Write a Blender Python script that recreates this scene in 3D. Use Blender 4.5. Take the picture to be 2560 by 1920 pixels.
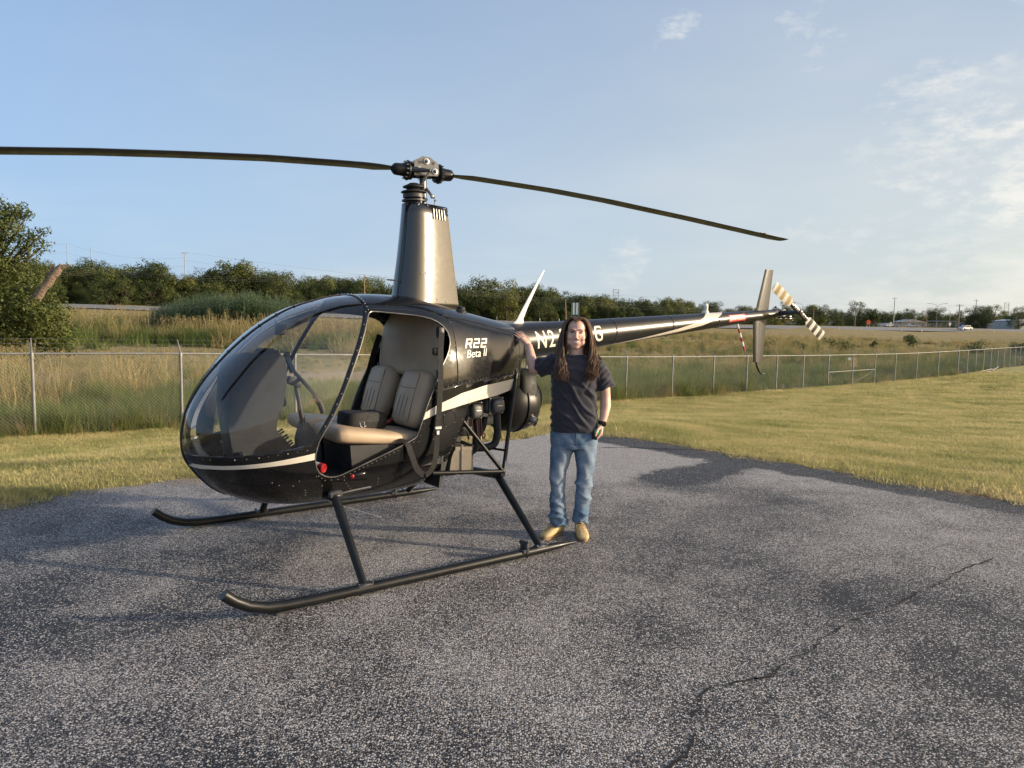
import bpy, bmesh, math, random
import numpy as np
from mathutils import Vector, Matrix, Euler

for _o in list(bpy.data.objects): bpy.data.objects.remove(_o)
SC = bpy.context.scene
COL = SC.collection
R = math.radians

# ---------------------------------------------------------------- camera
F_PX = 1798.161                      # focal length in pixels of the 2560 px wide photograph
CAM_H, PITCH, ROLL = 1.591, R(5.08), R(0.852)
_fw = Vector((0, math.cos(PITCH), -math.sin(PITCH)))
_up = Vector((0, math.sin(PITCH), math.cos(PITCH)))
_rt = Vector((1, 0, 0))
_rt2 = _rt*math.cos(ROLL) + _up*math.sin(ROLL)
_up2 = -_rt*math.sin(ROLL) + _up*math.cos(ROLL)
cam_d = bpy.data.cameras.new('camera'); cam = bpy.data.objects.new('camera', cam_d); COL.objects.link(cam)
cam_d.sensor_fit = 'HORIZONTAL'; cam_d.sensor_width = 36; cam_d.lens = F_PX/2560*36
cam_d.clip_start = 0.05; cam_d.clip_end = 8000
_m = Matrix((( _rt2.x, _up2.x, -_fw.x, 0), (_rt2.y, _up2.y, -_fw.y, 0), (_rt2.z, _up2.z, -_fw.z, CAM_H), (0, 0, 0, 1)))
cam.matrix_world = _m
SC.camera = cam
SC.render.resolution_x, SC.render.resolution_y = 1024, 768

# ---------------------------------------------------------------- world, sun, exposure
SUN_EL, SUN_AZ = R(12.0), R(-4.5)     # azimuth counted from +X towards +Y: the sun stands to the right
SKY_STRENGTH = 0.098
def build_world():
    w = bpy.data.worlds.new('World'); SC.world = w; w.use_nodes = True
    nt = w.node_tree; nt.nodes.clear(); N = nt.nodes.new; L = nt.links.new
    out = N('ShaderNodeOutputWorld'); bg = N('ShaderNodeBackground')
    sky = N('ShaderNodeTexSky'); sky.sky_type = 'NISHITA'; sky.sun_disc = False
    sky.sun_elevation = SUN_EL; sky.sun_rotation = R(90) - SUN_AZ
    sky.air_density = 1.0; sky.dust_density = 1.0; sky.ozone_density = 3.0; sky.altitude = 200
    tc = N('ShaderNodeTexCoord')
    def math_(op, a=None, b=None, c=None, clamp=False):
        n = N('ShaderNodeMath'); n.operation = op; n.use_clamp = clamp
        for i, v in enumerate((a, b, c)):
            if v is None: continue
            if isinstance(v, (int, float)): n.inputs[i].default_value = v
            else: L(v, n.inputs[i])
        return n.outputs[0]
    sep = N('ShaderNodeSeparateXYZ'); L(tc.outputs['Generated'], sep.inputs[0])
    # clouds lie on a flat layer: direction divided by height
    zz = math_('MAXIMUM', sep.outputs['Z'], 0.0); zz = math_('ADD', zz, 0.09)
    cx = math_('DIVIDE', sep.outputs['X'], zz); cy = math_('DIVIDE', sep.outputs['Y'], zz)
    cmb = N('ShaderNodeCombineXYZ'); L(cx, cmb.inputs[0]); L(cy, cmb.inputs[1])
    def noise(scale, det, rough, vec, w_=0.0):
        n = N('ShaderNodeTexNoise'); n.noise_dimensions = '3D'
        n.inputs['Scale'].default_value = scale; n.inputs['Detail'].default_value = det; n.inputs['Roughness'].default_value = rough
        o = N('ShaderNodeVectorMath'); o.operation = 'ADD'; L(vec, o.inputs[0]); o.inputs[1].default_value = (w_, w_*1.7, w_*.6)
        L(o.outputs[0], n.inputs['Vector']); return n.outputs['Fac']
    # small scattered cumulus, denser towards the west (the sun side), seen on the direction sphere
    wv = N('ShaderNodeVectorMath'); wv.operation = 'MULTIPLY'; L(tc.outputs['Generated'], wv.inputs[0]); wv.inputs[1].default_value = (1, 1, 2.6)
    n1 = noise(6.5, 9, .58, wv.outputs[0], 3.1)
    n2 = noise(2.1, 3, .5, wv.outputs[0], 7.7)
    west = math_('MULTIPLY_ADD', sep.outputs['X'], .26, -.115)
    a = math_('ADD', n1, west); b = math_('MULTIPLY_ADD', n2, .55, -.275); a = math_('ADD', a, b)
    cum = N('ShaderNodeMapRange'); cum.interpolation_type = 'SMOOTHSTEP'; L(a, cum.inputs[0])
    cum.inputs[1].default_value = .55; cum.inputs[2].default_value = .76; cum.inputs[3].default_value = 0; cum.inputs[4].default_value = .75
    # thin high veil
    n3 = noise(.55, 5, .55, cmb.outputs[0], 1.3)
    veil = N('ShaderNodeMapRange'); veil.interpolation_type = 'SMOOTHSTEP'; L(n3, veil.inputs[0])
    veil.inputs[1].default_value = .42; veil.inputs[2].default_value = .78; veil.inputs[3].default_value = 0; veil.inputs[4].default_value = .14
    # single puffs of cumulus low in the western sky: (x, y, z) direction, width, height, density
    pn = noise(24, 9, .66, wv.outputs[0], 5.3); pw = N('ShaderNodeVectorMath'); pw.operation = 'SCALE'
    nv = N('ShaderNodeTexNoise'); nv.inputs['Scale'].default_value = 14; nv.inputs['Detail'].default_value = 7; nv.inputs['Roughness'].default_value = .62; L(tc.outputs['Generated'], nv.inputs['Vector'])
    wob = N('ShaderNodeVectorMath'); wob.operation = 'SUBTRACT'; L(nv.outputs['Color'], wob.inputs[0]); wob.inputs[1].default_value = (.5, .5, .5)
    wsc = N('ShaderNodeVectorMath'); wsc.operation = 'SCALE'; L(wob.outputs[0], wsc.inputs[0]); wsc.inputs['Scale'].default_value = .13
    wdir = N('ShaderNodeVectorMath'); wdir.operation = 'ADD'; L(tc.outputs['Generated'], wdir.inputs[0]); L(wsc.outputs[0], wdir.inputs[1])
    puffs = None
    for px, py, wx, wz, den in ((1703, 82, .030, .020, .55), (1985, 72, .050, .016, .35), (2058, 150, .032, .026, .40), (2365, 215, .075, .030, .55), (2470, 335, .10, .032, .75), (2280, 390, .10, .030, .35), (2330, 450, .06, .02, .5), (2510, 480, .075, .045, .8), (1568, 645, .036, .034, .42), (2120, 580, .16, .018, .25), (2420, 640, .12, .03, .3)):
        d = (_fw+_rt2*((px-1280)/F_PX)-_up2*((py-960)/F_PX)).normalized()
        sb = N('ShaderNodeVectorMath'); sb.operation = 'SUBTRACT'; L(wdir.outputs[0], sb.inputs[0]); sb.inputs[1].default_value = d
        dv = N('ShaderNodeVectorMath'); dv.operation = 'DIVIDE'; L(sb.outputs[0], dv.inputs[0]); dv.inputs[1].default_value = (wx, wx, wz)
        ln = N('ShaderNodeVectorMath'); ln.operation = 'LENGTH'; L(dv.outputs[0], ln.inputs[0])
        mr = N('ShaderNodeMapRange'); mr.interpolation_type = 'SMOOTHSTEP'; L(ln.outputs['Value'], mr.inputs[0]); mr.inputs[1].default_value = .1; mr.inputs[2].default_value = 1.5; mr.inputs[3].default_value = den; mr.inputs[4].default_value = 0
        puffs = mr.outputs[0] if puffs is None else math_('MAXIMUM', puffs, mr.outputs[0])
    pr_ = N('ShaderNodeMapRange'); pr_.interpolation_type = 'SMOOTHSTEP'; L(pn, pr_.inputs[0]); pr_.inputs[1].default_value = .36; pr_.inputs[2].default_value = .68; pr_.inputs[3].default_value = .05; pr_.inputs[4].default_value = .85
    puffs = math_('MULTIPLY', puffs, pr_.outputs[0], clamp=True)
    cov = math_('MAXIMUM', math_('MULTIPLY', cum.outputs[0], .5), veil.outputs[0]); cov = math_('MAXIMUM', cov, puffs)
    # evening haze pales the sky as a whole, most at the horizon
    hz = N('ShaderNodeMapRange'); L(sep.outputs['Z'], hz.inputs[0]); hz.interpolation_type = 'SMOOTHSTEP'
    hz.inputs[1].default_value = 0.0; hz.inputs[2].default_value = .62; hz.inputs[3].default_value = HAZE_LOW; hz.inputs[4].default_value = HAZE_HIGH
    mixh = N('ShaderNodeMix'); mixh.data_type = 'RGBA'; L(hz.outputs[0], mixh.inputs['Factor']); L(sky.outputs[0], mixh.inputs['A'])
    # haze colour: blue away from the sun, neutral towards it, warm close to it; bluer again overhead
    hf = N('ShaderNodeMapRange'); L(sep.outputs['X'], hf.inputs[0]); hf.inputs[1].default_value = -1; hf.inputs[2].default_value = 1
    hr = N('ShaderNodeValToRGB'); L(hf.outputs[0], hr.inputs[0]); e = hr.color_ramp.elements
    for p_, c_ in ((.22, (.245, .345, .495)), (.5, (.33, .39, .465)), (.76, (.395, .415, .415)), (1.0, (.80, .66, .46))):
        q = e[0] if p_ == .22 else (e[-1] if p_ == 1.0 else e.new(p_)); q.position = p_; q.color = (*c_, 1)
    hs = N('ShaderNodeVectorMath'); hs.operation = 'SCALE'; hs.inputs['Scale'].default_value = 10; L(hr.outputs[0], hs.inputs[0])
    hcol = N('ShaderNodeMix'); hcol.data_type = 'RGBA'; hz2 = N('ShaderNodeMapRange'); hz2.interpolation_type = 'SMOOTHSTEP'; L(sep.outputs['Z'], hz2.inputs[0]); hz2.inputs[1].default_value = .15; hz2.inputs[2].default_value = .75
    L(hz2.outputs[0], hcol.inputs['Factor']); L(hs.outputs[0], hcol.inputs['A']); hcol.inputs['B'].default_value = (2.5, 3.5, 5.3, 1)
    L(hcol.outputs['Result'], mixh.inputs['B'])
    mix = N('ShaderNodeMix'); mix.data_type = 'RGBA'; L(cov, mix.inputs['Factor']); L(mixh.outputs['Result'], mix.inputs['A'])
    mix.inputs['B'].default_value = (6.0, 5.75, 5.15, 1)
    # aureole: haze scatters the low sun forward, so the sky brightens and warms around it
    dt = N('ShaderNodeVectorMath'); dt.operation = 'DOT_PRODUCT'; L(tc.outputs['Generated'], dt.inputs[0])
    dt.inputs[1].default_value = (math.cos(SUN_EL)*math.cos(SUN_AZ), math.cos(SUN_EL)*math.sin(SUN_AZ), math.sin(SUN_EL))
    au = math_('POWER', math_('MAXIMUM', dt.outputs['Value'], 0.0), 11.0)
    ac = N('ShaderNodeVectorMath'); ac.operation = 'SCALE'; ac.inputs[0].default_value = (31, 21.5, 11); L(au, ac.inputs['Scale'])
    ad = N('ShaderNodeVectorMath'); ad.operation = 'ADD'; L(mix.outputs['Result'], ad.inputs[0]); L(ac.outputs[0], ad.inputs[1])
    L(ad.outputs[0], bg.inputs['Color']); bg.inputs['Strength'].default_value = SKY_STRENGTH
    L(bg.outputs[0], out.inputs[0])
HAZE_LOW, HAZE_HIGH = .80, .45
build_world()
sun_d = bpy.data.lights.new('sun', 'SUN'); sun = bpy.data.objects.new('sun', sun_d); COL.objects.link(sun)
sun_d.energy = 3.5; sun_d.angle = R(1.6); sun_d.color = (1.0, .84, .62)
_sd = Vector((math.cos(SUN_EL)*math.cos(SUN_AZ), math.cos(SUN_EL)*math.sin(SUN_AZ), math.sin(SUN_EL)))
sun.rotation_euler = _sd.to_track_quat('Z', 'Y').to_euler(); sun.location = (30, -3, 12)
SC.view_settings.view_transform = 'Standard'; SC.view_settings.look = 'None'
SC.view_settings.gamma = 1; SC.view_settings.use_curve_mapping = False; SC.view_settings.exposure = 0.85
SC.render.engine = 'CYCLES'

# ---------------------------------------------------------------- helpers
rng = np.random.default_rng(7); random.seed(7)
def tag(o, label=None, cat=None, group=None, kind=None):
    if label: o['label'] = label
    if cat: o['category'] = cat
    if group: o['group'] = group
    if kind: o['kind'] = kind
    return o
def empty(name, loc=(0, 0, 0), rz=0, label=None, cat=None, group=None):
    o = bpy.data.objects.new(name, None); COL.objects.link(o); o.location = loc; o.rotation_euler = (0, 0, rz)
    o.empty_display_size = .1
    return tag(o, label, cat, group)
def link_mesh(name, me, mat=None, parent=None):
    o = bpy.data.objects.new(name, me); COL.objects.link(o)
    if mat is not None and not me.materials: me.materials.append(mat)
    if parent is not None: o.parent = parent
    return o
def copy_tree(o, parent=None):
    c = o.copy(); COL.objects.link(c); c.parent = parent
    for ch in list(o.children): copy_tree(ch, c)
    return c
def V(*a): return Vector(a)
def frame_of(d):
    d = Vector(d).normalized(); a = Vector((0, 0, 1)) if abs(d.z) < .95 else Vector((1, 0, 0))
    u = d.cross(a).normalized(); v = d.cross(u).normalized(); return u, v
class MB:
    """collects shapes; build() links them as ONE mesh object"""
    def __init__(s): s.v = []; s.f = []; s.mi = []; s.cur = 0
    def _add(s, vs, fs):
        b = len(s.v); s.v.extend([tuple(p) for p in vs]); s.f.extend([tuple(i+b for i in q) for q in fs]); s.mi.extend([s.cur]*len(fs)); return s
    def box(s, c, size, rot=None, taper=1.0):
        hx, hy, hz = size[0]/2, size[1]/2, size[2]/2; vs = []
        for z in (-1, 1):
            t = taper if z > 0 else 1
            for x, y in ((-1, -1), (1, -1), (1, 1), (-1, 1)):
                p = Vector((x*hx*t, y*hy*t, z*hz))
                if rot is not None: p = rot @ p
                vs.append(p+Vector(c))
        return s._add(vs, [(3, 2, 1, 0), (4, 5, 6, 7), (0, 1, 5, 4), (1, 2, 6, 5), (2, 3, 7, 6), (3, 0, 4, 7)])
    def rbox(s, c, size, r=.02, seg=2, rot=None):
        """box with rounded edges"""
        bm = bmesh.new(); bmesh.ops.create_cube(bm, size=1)
        for q in bm.verts: q.co = Vector((q.co.x*size[0], q.co.y*size[1], q.co.z*size[2]))
        bmesh.ops.bevel(bm, geom=bm.edges[:], offset=min(r, min(size)*.49), segments=seg, affect='EDGES', profile=.5)
        bm.verts.ensure_lookup_table(); bm.verts.index_update()
        vs = [((rot @ q.co) if rot is not None else q.co.copy())+Vector(c) for q in bm.verts]
        fs = [tuple(q.index for q in f.verts) for f in bm.faces]; bm.free(); return s._add(vs, fs)
    def rings(s, rings, closed=True, cap0=True, cap1=True):
        n = len(rings[0]); vs = [p for r in rings for p in r]; fs = []
        for i in range(len(rings)-1):
            for j in range(n if closed else n-1):
                k = (j+1) % n; fs.append((i*n+j, i*n+k, (i+1)*n+k, (i+1)*n+j))
        if cap0: fs.append(tuple(range(n))[::-1])
        if cap1: fs.append(tuple((len(rings)-1)*n+j for j in range(n)))
        return s._add(vs, fs)
    def tube(s, pts, rad, n=10, cap=True, flat=None):
        pts = [Vector(p) for p in pts]; m = len(pts)
        rad = rad if hasattr(rad, '__len__') else [rad]*m
        d0 = (pts[1]-pts[0]).normalized(); u, v = frame_of(d0); rs = []
        for i, p in enumerate(pts):
            d = (pts[min(i+1, m-1)]-pts[max(i-1, 0)]).normalized()
            q = d0.rotation_difference(d); u = (q @ u).normalized(); v = d.cross(u).normalized(); d0 = d
            fl = flat if flat else 1.0
            rs.append([p+u*math.cos(2*math.pi*k/n)*rad[i]+v*math.sin(2*math.pi*k/n)*rad[i]*fl for k in range(n)])
        return s.rings(rs, True, cap, cap)
    def lathe(s, prof, o=(0, 0, 0), axis=(0, 0, 1), n=20, cap=True):
        ax = Vector(axis).normalized(); u, v = frame_of(ax); o = Vector(o)
        rs = [[o+ax*h+(u*math.cos(2*math.pi*k/n)+v*math.sin(2*math.pi*k/n))*max(r, 1e-4) for k in range(n)] for r, h in prof]
        return s.rings(rs, True, cap, cap)
    def ball(s, c, r, n=10, m=6, sc=(1, 1, 1), rot=None):
        rs = []
        for i in range(m+1):
            a = math.pi*(i/m-.5); rr = max(math.cos(a), 1e-3); ring = []
            for k in range(n):
                p = Vector((rr*math.cos(2*math.pi*k/n)*r*sc[0], rr*math.sin(2*math.pi*k/n)*r*sc[1], math.sin(a)*r*sc[2]))
                if rot is not None: p = rot @ p
                ring.append(p+Vector(c))
            rs.append(ring)
        return s.rings(rs)
    def prism(s, poly, thick, to):
        """poly: 2D points; to(x, y, h) gives the 3D point; h runs 0..thick"""
        n = len(poly); vs = [to(x, y, 0) for x, y in poly]+[to(x, y, thick) for x, y in poly]
        return s._add(vs, [tuple(range(n))[::-1], tuple(range(n, 2*n))]+[(i, (i+1) % n, n+(i+1) % n, n+i) for i in range(n)])
    def sheet(s, pts): return s._add(pts, [tuple(range(len(pts)))])
    def mesh(s, name, mats=None, smooth=40):
        me = bpy.data.meshes.new(name); me.from_pydata(s.v, [], s.f)
        for m in (mats if isinstance(mats, (list, tuple)) else [mats]):
            if m is not None: me.materials.append(m)
        if s.mi and max(s.mi) > 0: me.polygons.foreach_set('material_index', s.mi)
        bm = bmesh.new(); bm.from_mesh(me); bmesh.ops.recalc_face_normals(bm, faces=bm.faces); bm.to_mesh(me); bm.free()
        if smooth: me.shade_smooth(); me.set_sharp_from_angle(angle=R(smooth))
        me.update(); return me
    def build(s, name, mats=None, parent=None, smooth=40): return link_mesh(name, s.mesh(name, mats, smooth), None, parent)

def np_mesh(name, verts, faces, mats=None, smooth=None):
    """verts (n,3); faces (m,k) array of one face size"""
    me = bpy.data.meshes.new(name); verts = np.asarray(verts, np.float32); faces = np.asarray(faces, np.int32)
    m, k = faces.shape
    me.vertices.add(len(verts)); me.vertices.foreach_set('co', verts.ravel())
    me.loops.add(m*k); me.loops.foreach_set('vertex_index', faces.ravel())
    me.polygons.add(m); me.polygons.foreach_set('loop_start', np.arange(0, m*k, k, dtype=np.int32))
    me.update(calc_edges=True); me.validate()
    for q in (mats if isinstance(mats, (list, tuple)) else [mats]):
        if q is not None: me.materials.append(q)
    if smooth: me.shade_smooth()
    return me

# ---------------------------------------------------------------- materials
class NT:
    def __init__(s, name):
        s.m = bpy.data.materials.new(name); s.m.use_nodes = True; s.t = s.m.node_tree
        s.b = s.t.nodes['Principled BSDF']; s.out = s.t.nodes['Material Output']
    def n(s, typ, **kw):
        q = s.t.nodes.new(typ)
        for k, v in kw.items(): setattr(q, k, v)
        return q
    def l(s, a, b): s.t.links.new(a, b)
    def co(s, kind='Object'): return s.n('ShaderNodeTexCoord').outputs[kind]
    def noise(s, vec, scale, det=4, rough=.55, dist=0):
        q = s.n('ShaderNodeTexNoise'); q.inputs['Scale'].default_value = scale; q.inputs['Detail'].default_value = det
        q.inputs['Roughness'].default_value = rough; q.inputs['Distortion'].default_value = dist; s.l(vec, q.inputs['Vector']); return q.outputs['Fac']
    def ramp(s, fac, stops, mode='LINEAR'):
        q = s.n('ShaderNodeValToRGB'); q.color_ramp.interpolation = mode; e = q.color_ramp.elements
        while len(e) < len(stops): e.new(.5)
        for i, (p, c) in enumerate(stops): e[i].position = p; e[i].color = (*c, 1) if len(c) == 3 else c
        s.l(fac, q.inputs[0]); return q.outputs[0]
    def mix(s, f, a, b, mode='MIX'):
        q = s.n('ShaderNodeMix', data_type='RGBA', blend_type=mode)
        for v, k in ((f, 'Factor'), (a, 'A'), (b, 'B')):
            if isinstance(v, (int, float)): q.inputs[k].default_value = v
            elif isinstance(v, tuple): q.inputs[k].default_value = (*v, 1) if len(v) == 3 else v
            else: s.l(v, q.inputs[k])
        return q.outputs['Result']
    def math(s, op, a, b=0.0, c=0.0, clamp=False):
        q = s.n('ShaderNodeMath', operation=op, use_clamp=clamp)
        for i, v in enumerate((a, b, c)):
            if isinstance(v, (int, float)): q.inputs[i].default_value = v
            else: s.l(v, q.inputs[i])
        return q.outputs[0]
    def rng(s, v, a, b, c=0.0, d=1.0, smooth=True):
        q = s.n('ShaderNodeMapRange'); q.interpolation_type = 'SMOOTHSTEP' if smooth else 'LINEAR'; s.l(v, q.inputs[0])
        for i, k in enumerate((a, b, c, d)): q.inputs[i+1].default_value = k
        return q.outputs[0]
    def bump(s, h, strength=.3, dist=.01):
        q = s.n('ShaderNodeBump'); q.inputs['Strength'].default_value = strength; q.inputs['Distance'].default_value = dist
        s.l(h, q.inputs['Height']); s.l(q.outputs[0], s.b.inputs['Normal'])
    def set(s, **kw):
        for k, v in kw.items():
            i = s.b.inputs[k.replace('_', ' ')]
            if isinstance(v, (int, float)): i.default_value = v
            elif isinstance(v, tuple): i.default_value = (*v, 1) if len(v) == 3 else v
            else: s.l(v, i)
        return s
def simple(name, col, rough=.5, metal=0.0, var=.15, scale=8, bump=0, bscale=60, coat=0, spec=.5):
    t = NT(name); c = t.co(); n = t.noise(c, scale, 5)
    lo = tuple(max(0, x*(1-var)) for x in col); hi = tuple(min(1, x*(1+var)) for x in col)
    t.set(Base_Color=t.ramp(n, [(.3, lo), (.7, hi)]), Metallic=metal)
    t.set(Roughness=t.rng(t.noise(c, scale*2.3, 4), .2, .8, max(0.02, rough-.08), min(1, rough+.08)))
    t.b.inputs['Specular IOR Level'].default_value = spec
    if coat: t.set(Coat_Weight=coat, Coat_Roughness=.04)
    if bump: t.bump(t.noise(c, bscale, 5), bump, .004)
    return t.m

# ================================================================ terrain
PK = np.array([0.95, 10.6])                                   # far corner of the asphalt pad
_dl = np.array([.742, .670]); _dr = np.array([-.672, .741])   # the pad's two visible edges run along these
NL_ = np.array([-_dl[1], _dl[0]]); NR_ = np.array([_dr[1], -_dr[0]])
FENCE = np.array([(-40, -4.0, -.9), (-22.5, 6.9, -1.05), (-10.51, 15.71, -1.125), (-8.05, 17.41, -1.166), (5.9, 31.14, -1.75), (8.1, 32.5, -1.76),
                  (17.58, 41.1, -1.99), (26.3, 48.3, -2.1), (32.6, 52.6, -2.0), (44.2, 65.0, -2.1), (60, 82, -2.3), (140, 165, -2.0)], float)
def y_fence(x): return np.interp(x, FENCE[:, 0], FENCE[:, 1])
def z_fence(x): return np.interp(x, FENCE[:, 0], FENCE[:, 2])
def y_road(x): return 170+.329*(np.asarray(x, float)+99)
def z_road(x): return np.interp(x, [-300, -99, 2.7, 144, 400], [4.0, 3.3, .75, .35, .3])
def sstep(t): t = np.clip(t, 0, 1); return t*t*(3-2*t)
def pad_dist(x, y):
    aL = (x-PK[0])*NL_[0]+(y-PK[1])*NL_[1]; aR = (x-PK[0])*NR_[0]+(y-PK[1])*NR_[1]
    out = np.hypot(np.maximum(aL, 0), np.maximum(aR, 0)); return np.where((aL <= 0) & (aR <= 0), np.maximum(aL, aR), out)
def lumps(x, y):
    return .05*np.sin(x*.83+1.3)*np.cos(y*.61+.4)+.035*np.sin(x*1.9-y*1.3)+.02*np.sin(x*4.1+y*3.3)
def height(x, y):
    x = np.asarray(x, float); y = np.asarray(y, float)
    dp = pad_dist(x, y); dpp = np.maximum(dp, 0)
    df = (y-y_fence(x))*.74; zf = z_fence(x)
    tin = dpp/np.maximum(dpp+np.maximum(-df, 0), 1e-3)
    zin = zf*np.where(df < 0, (.35*tin+.65*sstep(tin)), 1)
    dr = np.maximum(y_road(x)-y-8.5, 0)*.95
    t2 = np.maximum(df, 0)/np.maximum(np.maximum(df, 0)+dr, 1e-3)
    zr = z_road(x)
    zo = zf+(zr-.85-zf)*sstep((t2-.1)/.85)-.25*np.exp(-((t2-.12)/.1)**2)
    z = np.where(df < 0, zin, zo)
    far = y > y_road(x)-8.5
    z = np.where(far, zr-.12+.1*np.clip(y-y_road(x), -8.5, 8.5), z)
    z = z+lumps(x, y)*np.clip(dpp/2.5, 0, 1)*np.where(far, .5, np.where(df < 0, .38, 1))*.8
    return np.where(dp < .0, -.035, z-.012*np.clip(1-dpp/.5, 0, 1)-.012)

def build_ground():
    def axis(lo, hi, c0, c1, step):
        a = [c0]; s = step
        while a[-1] > lo: s *= 1.12; a.append(a[-1]-s)
        a = a[::-1]; mid = list(np.arange(c0+step, c1, step)); b = [c1]; s = step
        while b[-1] < hi: s *= 1.12; b.append(b[-1]+s)
        return np.array(a+mid+b)
    xs = axis(-3500, 3500, -16, 22, .30); ys = axis(-600, 3800, 2, 36, .30)
    X, Y = np.meshgrid(xs, ys); Z = height(X, Y)
    nx, ny = len(xs), len(ys); idx = np.arange(nx*ny).reshape(ny, nx)
    F = np.stack([idx[:-1, :-1], idx[:-1, 1:], idx[1:, 1:], idx[1:, :-1]], -1).reshape(-1, 4)
    me = np_mesh('ground', np.stack([X, Y, Z], -1).reshape(-1, 3), F, None, True)
    df = (Y-y_fence(X))*.74; dp = pad_dist(X, Y); dr = y_road(X)-Y
    lawn = 1-sstep((df+.5)/1.5)
    edge = np.clip(1-dp/.35, 0, 1)
    dirt = np.exp(-((df-15-2*np.sin(X*.15))/6.5)**2)*np.clip((8-X)/10, 0, 1)
    dirt = np.maximum(dirt, np.exp(-((df-.2)/.5)**2)*.6); dirt = np.maximum(dirt, edge)
    tan = np.clip((df-14)/30, 0, 1)*np.where(dr > -14, 1, .5)
    a = me.attributes.new('zone', 'FLOAT_COLOR', 'POINT')
    a.data.foreach_set('color', np.stack([lawn, dirt, tan, np.ones_like(tan)], -1).astype(np.float32).ravel())
    t = NT('ground_soil_and_grass'); c = t.co()
    at = t.n('ShaderNodeAttribute', attribute_name='zone'); sp = t.n('ShaderNodeSeparateColor'); t.l(at.outputs['Color'], sp.inputs[0])
    n1, n2, n3 = t.noise(c, .35, 6, .6), t.noise(c, 2.2, 6, .65), t.noise(c, 28, 4, .7)
    wild = t.ramp(n1, [(.3, (.11, .115, .04)), (.5, (.19, .165, .065)), (.7, (.29, .225, .10))])
    tanc = t.ramp(n1, [(.3, (.22, .19, .085)), (.5, (.34, .255, .125)), (.68, (.17, .18, .065))])
    lawnc = t.ramp(t.noise(c, .55, 7, .65), [(.28, (.23, .225, .08)), (.5, (.38, .335, .135)), (.72, (.52, .43, .22))])
    dirtc = t.ramp(n2, [(.3, (.24, .18, .13)), (.7, (.40, .32, .245))])
    col = t.mix(sp.outputs[2], wild, tanc)
    col = t.mix(t.rng(t.math('ADD', sp.outputs[0], t.math('MULTIPLY_ADD', n2, .5, -.25)), .4, .6), col, lawnc)
    col = t.mix(t.math('MULTIPLY', t.rng(t.math('ADD', sp.outputs[1], t.math('MULTIPLY_ADD', n2, .9, -.45)), .35, .7), .9), col, dirtc)
    g = t.ramp(n3, [(.25, (.55, .55, .55)), (.75, (1.3, 1.3, 1.3))])
    t.set(Base_Color=t.mix(1.0, col, g, 'MULTIPLY'), Roughness=.95)
    t.b.inputs['Specular IOR Level'].default_value = .15
    t.bump(t.math('ADD', n3, t.math('MULTIPLY', n2, 1.5)), .6, .05)
    me.materials.append(t.m); tag(link_mesh('ground', me), kind='structure')
build_ground()

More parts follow.
